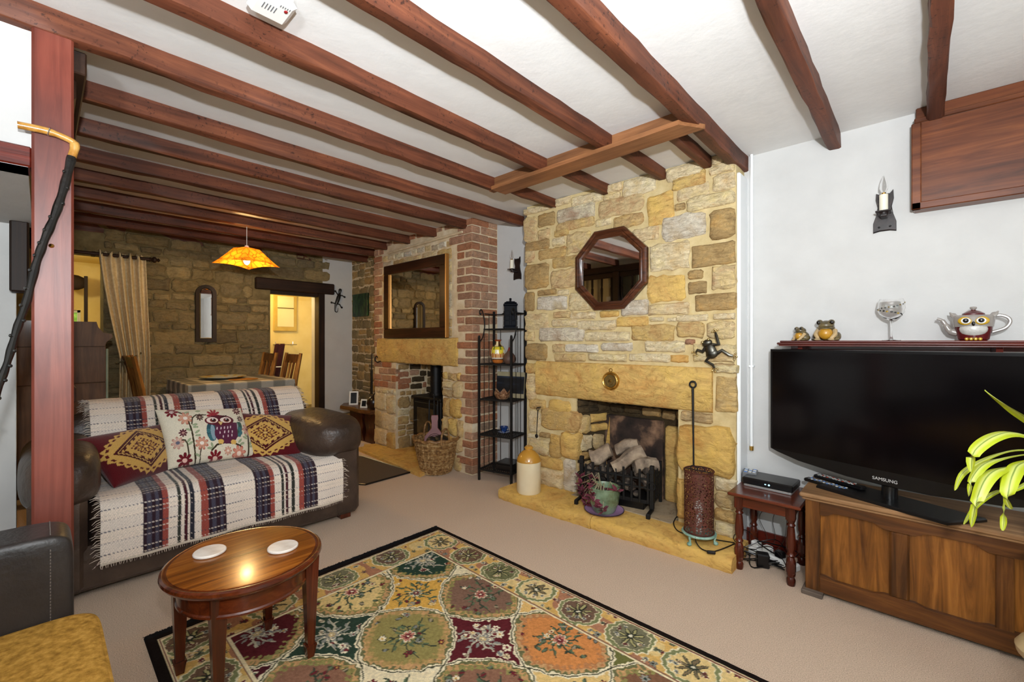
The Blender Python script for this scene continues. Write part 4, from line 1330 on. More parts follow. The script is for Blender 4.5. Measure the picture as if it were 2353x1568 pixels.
# companion set in front of it
cx, cy = -3.62, 2.72
t = thing('companion_set', 'black fire tools hanging on a stand beside the stove', 'fire tools', (cx, cy, .032))
part(MB().lathe([(.07, 0), (.07, .012), (.02, .02), (.012, .03), (0, .03)], 20), 'base', M['iron'], t)
part(MB().cyl((0, 0, .02), (0, 0, .66), .007, n=8).ell((0, 0, .67), .014, 8, 6).tube([(-.06, 0, .62), (.06, 0, .62)], .005, 6).tube([(0, -.06, .62), (0, .06, .62)], .005, 6), 'stand', M['iron'], t)
for i, (x, y) in enumerate(((-.06, -.01), (.06, 0), (0, -.06))):
    part(MB().tube([(x, y, .62), (x * 1.1, y * 1.1, .4), (x * 1.15, y * 1.15, .16)], .005, 6).ell((x * 1.15, y * 1.15, .13), (.022, .012, .045), 8, 6), 'tool', M['iron'], t)
# framed mirror over the stone lintel
fx0, fx1 = onY(884, 700, BR - .03).x, onY(1027, 700, BR - .03).x
fz0, fz1 = onY(955, 777, BR - .03).z, onY(955, 598, BR - .03).z
M['mahog_x'] = wood_mat('mahogany_frame', ['1d0d07', '2e160c', '432213'], 'x', 10, 0.3, 0.3, 0.05)
t = thing('framed_mirror', 'large rectangular mirror in wide dark mahogany frame on the brick chimney', 'mirror', ((fx0 + fx1) / 2, BR - .02, fz0))
fwid = .105
yf = BR - .045
for nm, (a, b, c, d_) in dict(top=(fx0, fx1, fz1 - fwid, fz1), bottom=(fx0, fx1, fz0, fz0 + fwid), left=(fx0, fx0 + fwid, fz0 + fwid, fz1 - fwid), right=(fx1 - fwid, fx1, fz0 + fwid, fz1 - fwid)).items():
    part(MB().bx(a, b, yf, BR - .008, c, d_, .006), 'frame_rail', M['mahog_x'], t, True)
part(MB().bx(fx1 - .012, fx1 + .006, yf - .004, BR - .008, fz0, fz1, .003), 'gilt_edge', M['gold'], t, True)
part(MB().bx(fx0 + fwid - .004, fx0 + fwid + .008, yf - .003, BR - .01, fz0 + fwid, fz1 - fwid, .002), 'gilt_slip', M['gold'], t, True)
part(MB().add([(fx0 + fwid, yf + .016, fz0 + fwid), (fx1 - fwid, yf + .016, fz0 + fwid), (fx1 - fwid, yf + .016, fz1 - fwid), (fx0 + fwid, yf + .016, fz1 - fwid)], [(0, 1, 2, 3)]), 'mirror_glass', M['mirror'], t, True, smooth=False)
# log basket woven from rods
bc = onZ(998, 1092, 0)
bx_, by_ = bc.x - .07, bc.y + .075
M['wicker'] = pm('willow_wicker', [(0.3, '6a4a2c'), (0.5, '9a7648'), (0.72, 'c9ae80')], 40, 0.6, rand=['ffffff', 'd8c8b0'])
t = thing('log_basket', 'tapered wicker log basket with two loop handles on the stove hearth', 'basket', (bx_, by_, 0.0))
z0b = .004
HB = .33
rad = lambda z: .135 + .075 * (z / HB) ** .9
for i in range(24):
    z = z0b + .012 + (HB - .03) * i / 23
    pts = []
    for k in range(48):
        a = 2 * PI * k / 48
        rr_ = rad(z) + .006 * (1 if (k // 1 + i) % 2 else -1) * .8
        pts.append((rr_ * math.cos(a), rr_ * math.sin(a), z + .002 * math.sin(6 * a + i)))
    part(MB().tube(pts, .0068, 5, closed=True), 'weave_rod', M['wicker'], t)
for k in range(24):
    a = 2 * PI * k / 24
    part(MB().tube([(rad(z) * math.cos(a), rad(z) * math.sin(a), z) for z in (z0b, HB * .5, HB)], .006, 5), 'stake', M['wicker'], t)
part(MB().tube([(rad(HB) * math.cos(a) * 1.03, rad(HB) * math.sin(a) * 1.03, HB + .006 * math.sin(12 * a)) for a in np.linspace(0, 2 * PI, 61)[:-1]], .014, 7, closed=True), 'rim', M['wicker'], t)
part(MB().lathe([(rad(0) - .004, .003), (rad(0) - .004, .012), (0, .012)], 24), 'basket_base', M['wicker'], t)
part(MB().lathe([(rad(HB * .75) - .01, HB * .75), (.001, HB * .76)], 24), 'lining', pm('grey_liner', ['5a5048'], rough=.9), t)
for sgn in (-1, 1):
    a0 = -.25
    c, s = math.cos(a0), math.sin(a0)
    pts = [(sgn * (rad(HB) * c) + u * s, sgn * (rad(HB) * s) - u * c * .0 + u * c, HB + h) for (u, h) in ((-.055, -.03), (-.055, .05), (-.03, .10), (0, .115), (.03, .10), (.055, .05), (.055, -.03))]
    part(MB().tube(cv(pts, 4), .009, 7), 'handle', M['wicker'], t)
M['bellows'] = pm('rosy_leather', ['6e3a3c', '84494a'], 10, 0.5)
t = thing('fire_bellows', 'dusky pink fire bellows standing in the log basket', 'bellows', (bx_ + .0, by_ - .02, .26))
Mw = Matrix.Rotation(math.radians(50), 4, 'Z') @ Matrix.Rotation(-.15, 4, 'X')
out = [(-.03, .26), (-.034, .23), (-.028, .20), (-.03, .14), (-.06, .1), (-.095, .06), (-.1, .0), (-.08, -.05), (-.03, -.08), (.03, -.08), (.08, -.05), (.1, .0), (.095, .06), (.06, .1), (.03, .14), (.028, .20), (.034, .23), (.03, .26)]
part(MB().prism([(a, b + .02) for a, b in out], 'y', .02, -.014, .004, M=Mw), 'board', M['bellows'], t)
for q in (.04, .055, .07):
    part(MB().tube([(q * math.cos(a), -.016, .035 + q * math.sin(a)) for a in np.linspace(0, 2 * PI, 31)[:-1]], .0022, 5, closed=True, M=Mw), 'turned_ring', M['darkz'], t)
M['coalbag'] = pm('black_bag', ['0b0a0b', '17151a'], 20, 0.45)
solo(MB().ell((bx_ + .1, by_ - .02, .31), (.085, .075, .06), 14, 8).ell((bx_ + .05, by_ - .09, .31), (.06, .05, .05), 12, 8), 'black_glove', M['coalbag'], 'black fire glove lying in the log basket beside the bellows', 'glove')
# doormat
M['mat'] = pm('brown_coir', [(0.3, '3f3428'), (0.5, '5c4c3b'), (0.7, '7a6853')], 240, 1.0, bmp=.8, bscale=300)
mz = .012
pts = [onZ(946, 1084, mz), onZ(840, 1113, mz), onZ(826, 1112, mz), onZ(700, 1075, mz), onZ(800, 1046, mz), onZ(835, 1049, mz)]
t = thing('doormat', 'dark brown coir mat with black edge by the stove hearth', 'mat', (pts[1].x, pts[1].y, 0))
part(MB().prism([(p.x, p.y) for p in pts], 'z', 0.0, .012, .004), 'mat_pile', M['mat'], t, True)
part(MB().tube([Vector((p.x, p.y, .008)) for p in pts], .008, 6, closed=True), 'mat_edge', M['black_plastic'], t, True)
# live edge bench in the alcove with frames
M['liveedge'] = wood_mat('red_brown_burr', ['210a06', '3c160c', '5c2a16'], 'z', 7, 0.35, 0.3, 0.1, .3)
M['liveedge_top'] = wood_mat('bench_top', ['3a2212', '5a3820', '7a5433'], 'x', 7, 0.4, 0.2, 0.1, .1)
bz = .41
t = thing('live_edge_bench', 'low live edge wooden bench in the alcove beside the brick chimney', 'bench', (-5.2, 2.84, 0))
part(MB().prism([(-5.74, 2.80), (-5.55, 2.66), (-5.3, 2.69), (-5.05, 2.66), (-4.84, 2.69), (-4.82, 2.98), (-5.4, 2.985), (-5.7, 2.97)], 'z', bz - .045, bz, .01), 'bench_top', M['liveedge_top'], t, True)
part(MB().prism([(-5.42, 0), (-5.36, .15), (-5.42, .25), (-5.45, bz - .045), (-5.14, bz - .045), (-5.10, .2), (-5.12, .1), (-5.08, 0)], 'y', 2.74, 2.80, .006), 'leg_slab', M['liveedge'], t, True)
part(MB().prism([(-5.06, 0), (-5.02, .15), (-5.07, .28), (-5.04, bz - .045), (-4.83, bz - .045), (-4.83, 0)], 'y', 2.74, 2.80, .006), 'leg_slab', M['liveedge'], t, True)
M['photo'] = pm('dark_photo', ['15171a', '2a2c30'], 10, 0.2)


def frame(x, y, w, h, rz, label, tilt=-.22):
    t = thing('photo_frame', label, 'photo frame', (x, y, bz), rz, 'photo frames on the bench')
    Mt = Matrix.Rotation(tilt, 4, 'X')
    part(MB().bx(-w / 2, w / 2, -.006, .006, 0, h, .003, M=Mt), 'frame_border', M['white_plastic'], t)
    part(MB().bx(-w / 2 + .02, w / 2 - .02, -.008, -.004, .02, h - .02, .001, M=Mt), 'picture', M['photo'], t)
    part(MB().bx(-.012, .012, .005, .01, .0, h * .8, .001, M=Matrix.Translation((0, .055, 0)) @ Matrix.Rotation(.2, 4, 'X')), 'easel_strut', M['white_plastic'], t)


frame(-5.46, 2.80, .115, .18, .95, 'tall white photo frame on the bench in the alcove')
frame(-5.12, 2.76, .10, .11, .5, 'small square white photo frame on the bench in the alcove')
t = thing('round_vase', 'dark brown round vase on the bench against the brick corner', 'vase', (-4.93, 2.79, bz))
part(MB().lathe([(.04, 0), (.07, .03), (.085, .08), (.075, .13), (.04, .165), (.02, .175), (.012, .175), (.012, .15)], 24), 'vase_body', pm('umber_glaze', ['1d110c', '2c1b13'], 10, .3), t)
part(MB().tube([(0, 0, .165), (.02, 0, .2), (.045, 0, .205)], .006, 6), 'spout', M['iron'], t)
a, b = onY(812, 678, 2.97), onY(846, 726, 2.97)
t = thing('leaf_picture', 'small unframed dark green leaf picture on the alcove stones', 'picture', ((a.x + b.x) / 2, 2.975, b.z))
M['leafpic'] = pm('green_leaf_print', [(0.3, '07120b'), (0.5, '123018'), (0.62, '2f5a26'), (0.75, '0d1a10')], 22, 0.4, stretch=(1.6, 1, .4), dist=1.5)
part(MB().bx(a.x, b.x, 2.955, 2.985, b.z, a.z, .003), 'canvas', M['leafpic'], t, True)
h0 = onY(855, 818, BR - .02)
t = thing('hanging_shovel', 'black iron hearth shovel hanging at the left brick corner', 'fire tool', (BL - .02, BR - .02, onY(855, 905, BR).z))
part(MB().bx(BL - .035, BL + .004, BR - .03, BR - .015, onY(855, 905, BR).z, onY(855, 850, BR).z, .003).cyl((BL - .015, BR - .022, onY(855, 850, BR).z), (BL - .008, BR - .022, onY(855, 812, BR).z), .006, n=8), 'blade_and_shaft', M['iron'], t, True)
hk = onY(866, 826, BR - .03)
solo(MB().tube(cv([hk + Vector((.05, .02, -.02)), hk + Vector((.02, .0, -.035)), hk + Vector((-.03, 0, -.02)), hk + Vector((-.035, 0, .02)), hk + Vector((-.005, 0, .035)), hk + Vector((.01, 0, .02))]), .007, 7), 'iron_hook', M['iron'], 'curled black iron hook below the left end of the stove lintel', 'hook')

# ================================================================== television side
OAK = ['4a2a10', '7a4a1e', '9a6428']
M['oak_x'] = wood_mat('old_oak_x', ['331d0c', '553216', '74491f'], 'x', 9, 0.38, 0.15, 0.2, .06)
M['oak_z'] = wood_mat('old_oak_z', ['3a210d', '5c3716', '7c5024'], 'z', 9, 0.38, 0.15, 0.2, .06)
M['oak_panel'] = wood_mat('oak_panel', ['4e2c0f', '7f4f1d', 'a56c2e'], 'z', 9, 0.36, 0.15, 0.2, .07)
M['oak_top'] = wood_mat('worn_oak_top', ['6a4a2e', '94704c', 'b08c66'], 'x', 9, 0.45, 0.05, 0.15, .05)
CF = 2.60
cx0 = onY(1850, 1250, CF).x
cx1 = 1.05
CZ = .497
t = thing('oak_chest', 'long panelled old oak chest under the television', 'chest', (.3, 2.78, 0))
part(MB().bx(cx0 - .022, cx1 + .02, CF - .022, TVW - .03, CZ - .022, CZ, .006).bx(cx0 - .012, cx1 + .01, CF - .012, TVW - .035, CZ - .034, CZ - .022, .004), 'chest_top', M['oak_top'], t, True)
sx = [onY(p, 1250, CF).x for p in (1850, 1884, 2043, 2090, 2288, 2332)]
pw = sx[4] - sx[3]
sx += [sx[5] + pw, sx[5] + pw + (sx[5] - sx[4]), cx1 - .05, cx1]
part(MB().bx(cx0, sx[1], CF, CF + .04, .02, CZ - .034, .003), 'stile', M['oak_z'], t, True)
part(MB().bx(sx[2], sx[3], CF + .002, CF + .04, .1, CZ - .1, .008), 'muntin', M['oak_z'], t, True)
part(MB().bx(sx[4], sx[5], CF + .002, CF + .04, .1, CZ - .1, .003), 'muntin', M['oak_z'], t, True)
part(MB().bx(sx[6], sx[7], CF + .002, CF + .04, .1, CZ - .1, .003), 'muntin', M['oak_z'], t, True)
part(MB().bx(sx[8], sx[9], CF, CF + .04, .02, CZ - .034, .003), 'stile', M['oak_z'], t, True)
# rails with shaped (cusped) edges over each panel
pan = [(sx[1], sx[2]), (sx[3], sx[4]), (sx[5], sx[6]), (sx[7], sx[8])]
for up in (True, False):
    out = []
    base = CZ - .034 if up else .02
    ins = CZ - .10 if up else .105
    hump = .022 if up else -.012
    for (a, b) in pan:
        for u in np.linspace(0, 1, 15):
            q = min(1, max(0, (min(u, 1 - u) - .06) / .18))
            out.append((a + (b - a) * u, ins + hump * (.5 - .5 * math.cos(PI * q))))
    out = [(sx[1], base)] + out + [(sx[8], base)]
    mb = MB()
    n = len(out)
    vs = [(x, CF + .001, z) for x, z in out] + [(x, CF + .04, z) for x, z in out]
    top = [(x, CF + .001, base) for x, z in out] + [(x, CF + .04, base) for x, z in out]
    mb.add(vs + top, [(i, i + 1, 2 * n + i + 1, 2 * n + i) for i in range(n - 1)] + [(i, i + 1, n + i + 1, n + i) for i in range(n - 1)] + [(n + i, n + i + 1, 3 * n + i + 1, 3 * n + i) for i in range(n - 1)])
    part(mb, 'rail', M['oak_x'], t, True)
for (a, b) in pan:
    part(MB().bx(a - .01, b + .01, CF + .022, CF + .036, .09, CZ - .06, .004), 'panel', M['oak_panel'], t, True)
part(MB().bx(cx0, cx0 + .02, CF + .02, TVW - .04, .02, CZ - .034).bx(cx1 - .02, cx1, CF + .02, TVW - .04, .02, CZ - .034).bx(cx0, cx1, TVW - .06, TVW - .04, .02, CZ - .034).bx(cx0 + .01, cx1, CF + .03, TVW - .05, .02, .04), 'carcass', M['oak_z'], t, True)
M['greywood'] = wood_mat('bare_plinth', ['5a5048', '7a6c60'], 'x', 9, 0.8)
part(MB().bx(cx0 - .012, cx0 + .075, CF - .03, TVW - .06, 0, .022, .003), 'plinth_foot', M['greywood'], t, True)
part(MB().bx(cx1 - .075, cx1 + .012, CF - .03, TVW - .06, 0, .022, .003), 'plinth_foot', M['greywood'], t, True)

# television
ta = math.radians(-17)
tl = Vector((-.632, 2.84, 0))
TW, TH = 1.06, .575
z0t = .63
ctr = tl + Vector((math.cos(ta), math.sin(ta), 0)) * (TW / 2)
bctr = Vector((ctr.x - .03, ctr.y + .10, CZ))
t = thing('television', 'large black flat screen television standing askew on the oak chest', 'television', (ctr.x, ctr.y, CZ), ta)
zb_ = z0t - CZ
out = [(-TW / 2, zb_ + .012), (-TW / 2 + .04, zb_ - .002), (-TW * .36, zb_ - .028), (-TW * .15, zb_ - .052), (0, zb_ - .056), (TW * .15, zb_ - .052), (TW * .36, zb_ - .028), (TW / 2 - .04, zb_ - .002), (TW / 2, zb_ + .012), (TW / 2, zb_ + TH), (-TW / 2, zb_ + TH)]
part(MB().prism(out, 'y', .035, -.006, .004).bx(-TW * .3, TW * .3, .03, .07, zb_ + .1, zb_ + TH * .75, .01), 'bezel', M['black_plastic'], t)
M['screen'] = pm('black_screen', ['050405', '0b080a'], 3, 0.12, spec=0.45)
part(MB().bx(-TW / 2 + .014, TW / 2 - .014, -.008, -.004, zb_ + .014, zb_ + TH - .014), 'screen', M['screen'], t)
part(MB().cyl((0, .045, .012), (0, .045, zb_ + .03), .03, n=20), 'neck', M['black_plastic'], t)
part(MB().prism([(-.27, -.05), (.24, -.10), (.31, .09), (-.21, .14)], 'z', 0.0, .016, .006), 'stand_base', M['black_plastic'], t)
fc_ = bpy.data.curves.new('logo_text', 'FONT')
fc_.body = 'SAMSUNG'
fc_.size = .021
fc_.align_x = 'CENTER'
fc_.extrude = .0006
fo = bpy.data.objects.new('logo_text', fc_)
COL.objects.link(fo)
dg = bpy.context.evaluated_depsgraph_get()
lme = bpy.data.meshes.new_from_object(fo.evaluated_get(dg))
bpy.data.objects.remove(fo, do_unlink=True)
lme.materials.clear()
lme.materials.append(pm('silver_print', ['d8d8d8'], rough=.3, metal=.3))
lo = bpy.data.objects.new('logo_lettering', lme)
COL.objects.link(lo)
lo.parent = t
lo.location = (0, -.0078, zb_ - .034)
lo.rotation_euler = (PI / 2, 0, 0)
TVF = FR[t.name]


def remote(c, rz, L, W, label, btn):
    t = thing('remote_control', label, 'remote control', c, rz, 'remote controls on the oak chest')
    part(MB().bx(-L / 2, L / 2, -W / 2, W / 2, 0, .018, .006), 'case', M['black_plastic'], t)
    pads = [(x, y) for x in np.linspace(-L * .4, L * .3, 12) for y in (-W * .27, 0, W * .27)]
    for i, (x, y) in enumerate(pads):
        part(MB().bx(x - .0045, x + .0045, y - .0045, y + .0045, .017, .0205, .001), 'button', btn[i % len(btn)], t)


M['btn_w'] = pm('white_button', ['cfcfca'], rough=.5)
M['btn_g'] = pm('grey_button', ['6a6c70'], rough=.5)
M['btn_b'] = pm('blue_button', ['5a86c8'], rough=.5)
M['btn_r'] = pm('red_button', ['b8452e'], rough=.5)
r1 = onZ(1880, 1098, CZ + .01); r2 = onZ(1960, 1132, CZ + .01)
v = r2 - r1
q1 = onZ(1852, 1104, CZ); q2 = onZ(1966, 1138, CZ)
remote(((q1.x + q2.x) / 2 , (q1.y + q2.y) / 2 , CZ), math.atan2(q2.y - q1.y, q2.x - q1.x), (q2 - q1).length, .045, 'black remote with blue and grey buttons at the front edge of the chest', [M['btn_g'], M['btn_g'], M['btn_b'], M['btn_w']])
q1 = onZ(1872, 1099, CZ + .016); q2 = onZ(1985, 1131, CZ + .016)
remote(((q1.x + q2.x) / 2, (q1.y + q2.y) / 2 + .028, CZ + .016), math.atan2(q2.y - q1.y, q2.x - q1.x), (q2 - q1).length, .046, 'black remote with white and red buttons resting on the television stand', [M['btn_w'], M['btn_w'], M['btn_g'], M['btn_w'], M['btn_r']])

# little turned leg table
M['mahog'] = wood_mat('mahogany_z', ['2a0f08', '46190d', '5e2715'], 'z', 8, 0.25, 0.4, 0.05)
M['mahog_t'] = wood_mat('mahogany_top', ['34140a', '552312', '6e321b'], 'x', 8, 0.28, 0.4, 0.05)
p0, p1, p2, p3 = onZ(1671, 1131, .418), onZ(1845, 1166, .418), onZ(1700, 1103, .418), None
tx0, tx1, ty0, ty1 = p0.x, p1.x - .005, p0.y - .005, TVW - .04
t = thing('side_table', 'small mahogany side table on turned legs beside the chest', 'side table', ((tx0 + tx1) / 2, (ty0 + ty1) / 2, 0))
part(MB().bx(tx0, tx1, ty0, ty1, .402, .42, .006), 'table_top', M['mahog_t'], t, True)
lx0_, lx1_, ly0, ly1 = tx0 + .05, tx1 - .05, ty0 + .045, ty1 - .04
part(MB().bx(lx0_, lx1_, ly0 - .012, ly0 + .008, .345, .402, .002).bx(lx0_, lx1_, ly1 - .008, ly1 + .012, .345, .402, .002).bx(lx0_ - .012, lx0_ + .008, ly0, ly1, .345, .402, .002).bx(lx1_ - .008, lx1_ + .012, ly0, ly1, .345, .402, .002), 'apron', M['mahog_t'], t, True)
lp_ = [(.018, 0), (.021, .012), (.021, .03), (.016, .042), (.02, .05), (.0215, .06), (.0215, .125), (.018, .135), (.015, .145), (.021, .155), (.016, .165), (.015, .175), (.021, .19), (.0225, .22), (.0175, .285), (.015, .30), (.021, .308), (.015, .318), (.018, .326), (.0215, .334), (.0215, .402)]
lgm = MB().lathe(lp_, 16).bx(-.021, .021, -.021, .021, .334, .402, .003).bx(-.0205, .0205, -.0205, .0205, .062, .122, .006)
lme_ = mesh_from(lgm, 'leg', M['mahog'])
for x in (lx0_, lx1_):
    for y in (ly0, ly1):
        o = bpy.data.objects.new('leg', lme_)
        COL.objects.link(o)
        o.parent = t
        o.location = Vector((x, y, 0)) - Vector(t.location)
# set-top box and pad on it
b0, b1 = onZ(1705, 1113, .425), onZ(1822, 1138, .425)
ba = math.atan2(b1.y - b0.y, b1.x - b0.x)
t = thing('set_top_box', 'black set-top box with silver base strip on the side table', 'set-top box', ((b0.x + b1.x) / 2, (b0.y + b1.y) / 2, .42), ba)
L = (b1 - b0).length
part(MB().bx(-L / 2, L / 2, 0, .17, .012, .05, .006), 'box_case', M['black_plastic'], t)
part(MB().bx(-L / 2 + .01, L / 2 - .005, -.006, .165, 0.0, .013, .003), 'base_strip', pm('satin_silver', ['b8b8b8'], rough=.35, metal=.8), t)
part(MB().bx(-.01, -.002, -.002, .002, .028, .033).lathe([(.005, 0), (.005, .002), (0, .002)], 12, M=Matrix.Translation((.012, 0, .03)) @ Matrix.Rotation(PI / 2, 4, 'X')), 'status_light', pm('blue_led', ['a8e0f0'], emit='a8e0f0', estr=1.2), t)
t = thing('keypad_remote', 'white and blue keyed remote behind the set-top box', 'remote control', (b0.x + .012, b0.y + .10, .47), ba + .2)
part(MB().bx(-.035, .04, -.03, .07, -.048, .008, .003), 'case', M['btn_g'], t)
for i in range(5):
    for j in range(3):
        part(MB().bx(-.026 + j * .022, -.01 + j * .022, -.02 + i * .017, -.008 + i * .017, .007, .011), 'button', M['btn_b'] if (i + j) % 3 == 0 else M['btn_w'], t)
# sockets and wires under it
ec = onZ(1775, 1282, .02)
t = thing('extension_lead', 'white power strip lying on the carpet under the side table', 'power strip', (ec.x, ec.y, 0), -.35)
part(MB().bx(-.14, .14, -.028, .028, 0, .04, .008), 'strip_body', M['white_plastic'], t)
for i in range(3):
    part(MB().bx(-.12 + i * .07, -.075 + i * .07, -.02, .022, .04, .075, .006), 'plug', M['white_plastic'] if i < 2 else M['black_plastic'], t)
ac = onZ(1754, 1308, 0)
t = thing('power_adapter', 'square black mains adapter on the carpet under the side table', 'adapter', (ac.x, ac.y, 0), .35)
part(MB().bx(-.032, .032, 0, .055, 0, .075, .006), 'adapter_case', M['black_plastic'], t)
part(MB().tube(cv([(.03, .03, .03), (.09, .05, .008), (.16, .1, .006), (.2, .18, .006)]), .003, 6), 'lead', M['black_plastic'], t)
rw = random.Random(12)
for i in range(9):
    s0 = onZ(rw.uniform(1715, 1735), rw.uniform(1255, 1290), .006)
    e0 = Vector((rw.uniform(-.62, -.5), rw.uniform(2.8, 2.93), .006))
    mid = [Vector((rw.uniform(-.78, -.5), rw.uniform(2.66, 2.92), rw.choice((.006, .02, .05, .12)))) for _ in range(3)]
    solo(MB().tube(cv([s0] + mid + [e0]), .0026 if i % 3 else .0035, 5), 'loose_cable', M['black_plastic'], 'thin black cable tangled under the side table', 'cable', 'tangled cables under the side table')
for i in range(3):
    x = -.68 + .04 * i
    solo(MB().tube(cv([(x, TVW - .02, .4), (x + .02, TVW - .03, .3), (x - .03 + .03 * i, TVW - .06, .2), (x + .02, TVW - .1, .1), (x - .04, TVW - .12, .02)]), .0016, 5), 'aerial_wire', pm('brown_wire', ['3c2c24'], rough=.5), 'thin brown wire hanging down the wall behind the side table', 'cable', 'thin wires behind the side table')

# wall shelf with figurines
SY = onY(1785, 787, 2.77)
sx0_ = onY(1784, 785, 2.765).x
SZ = 1.252
t = thing('wall_shelf', 'narrow red mahogany wall shelf above the television', 'shelf', (.2, 2.87, SZ - .03))
mb = MB()
mb.bx(sx0_ + .012, .95, 2.785, TVW, SZ - .010, SZ, .003).bx(sx0_, .96, 2.77, TVW, SZ - .022, SZ - .010, .004).bx(sx0_ + .008, .95, 2.778, TVW, SZ - .03, SZ - .022, .002)
part(mb, 'shelf_board', M['redwood_x'], t, True)
for px in (1850, 2288):
    x = onY(px, 800, TVW).x
    br = part(MB().bx(x - .018, x + .018, TVW - .02, TVW, SZ - .17, SZ - .03, .003), 'bracket', M['redwood_x'], t, True)
    part(MB().prism([(TVW - .02, SZ - .03), (2.84, SZ - .03), (2.845, SZ - .055), (2.87, SZ - .06), (2.90, SZ - .07), (2.91, SZ - .09), (2.94, SZ - .1), (TVW - .02, SZ - .14)], 'x', x - .011, x + .011, .002), 'scroll_brace', M['redwood_x'], br, True)
part(MB().bx(sx0_ + .03, .93, TVW - .014, TVW, SZ - .05, SZ - .03, .002), 'back_rail', M['redwood_x'], t, True)

M['toad'] = pm('toad_brown', [(0.3, '2f2a1a'), (0.5, '5a4e33'), (0.7, '7d6d48')], 26, 0.35, coat=.3)
M['toad_belly'] = pm('toad_belly', ['a8771c', 'c08e2c'], 20, 0.35, coat=.3)
M['toad_foot'] = pm('toad_feet', ['a8906a', 'c4a87c'], 30, 0.4)
M['eye_black'] = pm('glossy_black', ['050403'], rough=0.08, coat=.5)


def toad(x, s, rz, label):
    t = thing('toad_figurine', label, 'figurine', (x, 2.87, SZ), rz)
    S = Matrix.Diagonal((s, s, s, 1))
    part(MB().ell((0, .012, .035), (.042, .042, .037), 18, 10, M=S).ell((0, -.004, .075), (.034, .036, .025), 16, 10, M=S).ell((0, .0, .062), (.036, .032, .02), 14, 8, M=S), 'body', M['toad'], t)
    part(MB().ell((0, -.016, .036), (.031, .028, .031), 16, 10, M=S), 'belly', M['toad_belly'], t)
    part(MB().tube([(-.032, -.026, .064), (-.018, -.038, .061), (0, -.0415, .06), (.018, -.038, .061), (.032, -.026, .064)], .003, 6, M=S), 'mouth', M['toad'], t)
    for sx_ in (-1, 1):
        e = part(MB().ell((sx_ * .024, -.016, .09), (.0145, .0135, .014), 12, 8, M=S), 'eyelid', M['toad'], t)
        part(MB().ell((sx_ * .027, -.0245, .0895), (.0095, .0075, .0095), 12, 8, M=S), 'eye', M['eye_black'], e)
        part(MB().tube([(sx_ * .034, .0, .05), (sx_ * .04, -.022, .03), (sx_ * .026, -.036, .008)], [.012, .01, .008], 8, M=S).ell((sx_ * .028, -.042, .006), (.014, .012, .006), 10, 6, M=S), 'front_leg', M['toad_foot'], t)
        part(MB().ell((sx_ * .042, .01, .022), (.016, .028, .022), 12, 8, M=S).ell((sx_ * .045, -.02, .006), (.014, .018, .006), 10, 6, M=S), 'hind_leg', M['toad'], t)


x1_, x2_ = onY(1841, 778, 2.87).x, onY(1899, 778, 2.87).x
toad(x1_, .74, -.75, 'small toad figurine looking sideways on the wall shelf')
toad(x2_, 1.08, -.1, 'larger toad figurine with mustard belly on the wall shelf')
gx = onY(2048, 776, 2.86).x
M['clear'] = pm('clear_glass', ['ffffff'], rough=0.0, trans=1.0, ior=1.45)
t = thing('gin_glass', 'balloon gin glass painted with bees and daisies on the wall shelf', 'glass', (gx, 2.86, SZ))
part(MB().lathe([(0, .0), (.035, .0), (.036, .003), (.008, .006), (.0045, .02), (.004, .085), (.007, .098), (.03, .112), (.048, .135), (.054, .16), (.05, .19), (.045, .205), (.0435, .205), (.0485, .19), (.0522, .16), (.0465, .136), (.028, .114), (0, .104)], 36), 'glass_body', M['clear'], t)
M['print_black'] = pm('black_print', ['121008'], rough=.4)
M['print_gold'] = pm('gold_print', ['9a7c1c'], rough=.4)
for i in range(22):
    a, z = i * 2.39, .125 + .062 * ((i * .618) % 1)
    rr_ = float(np.interp(z, [.112, .135, .16, .19, .205], [.03, .048, .054, .05, .045])) + .0008
    part(MB().ell((0, 0, 0), (.0055, .0012, .004), 8, 5, M=Matrix.Translation((rr_ * math.cos(a), rr_ * math.sin(a), z)) @ Matrix.Rotation(a + PI / 2, 4, 'Z')), 'bee_print', M['print_black'] if i % 3 else M['print_gold'], t)

# owl teapot
M['pot_grey'] = pm('grey_glaze', ['8d8680', '9c958e'], 8, 0.2, coat=.5)
M['pot_red'] = pm('maroon_glaze', ['4a1114', '5c181a'], 8, 0.2, coat=.5)
M['pot_gold'] = pm('mustard_glaze', ['b8901c', 'c9a22a'], 8, 0.2, coat=.5)
M['pot_pale'] = pm('pale_grey_glaze', ['b3b0aa', 'c4c1bb'], 60, 0.25, coat=.5, bmp=.5, bscale=90)
tx = onY(2237, 776, 2.86).x
t = thing('owl_teapot', 'grey and maroon owl shaped teapot with big yellow ringed eyes', 'teapot', (tx, 2.87, SZ), -.05)
prof = [(.042, 0), (.05, .006), (.058, .04), (.063, .075), (.066, .105), (.06, .112), (.035, .114)]
part(MB().lathe(prof, 36, sx=1.0, sy=.8), 'pot_body', M['pot_red'], t)
part(MB().lathe([(.0635, .062), (.0665, .085), (.0685, .106), (.061, .114), (.04, .116)], 36, sx=1.0, sy=.82).ell((-.064, 0, .116), (.012, .008, .011), 8, 6).ell((.064, 0, .116), (.012, .008, .011), 8, 6), 'head_band', M['pot_grey'], t)
part(MB().ell((0, -.028, .052), (.046, .026, .036), 20, 10), 'chest_feathers', M['pot_pale'], t)
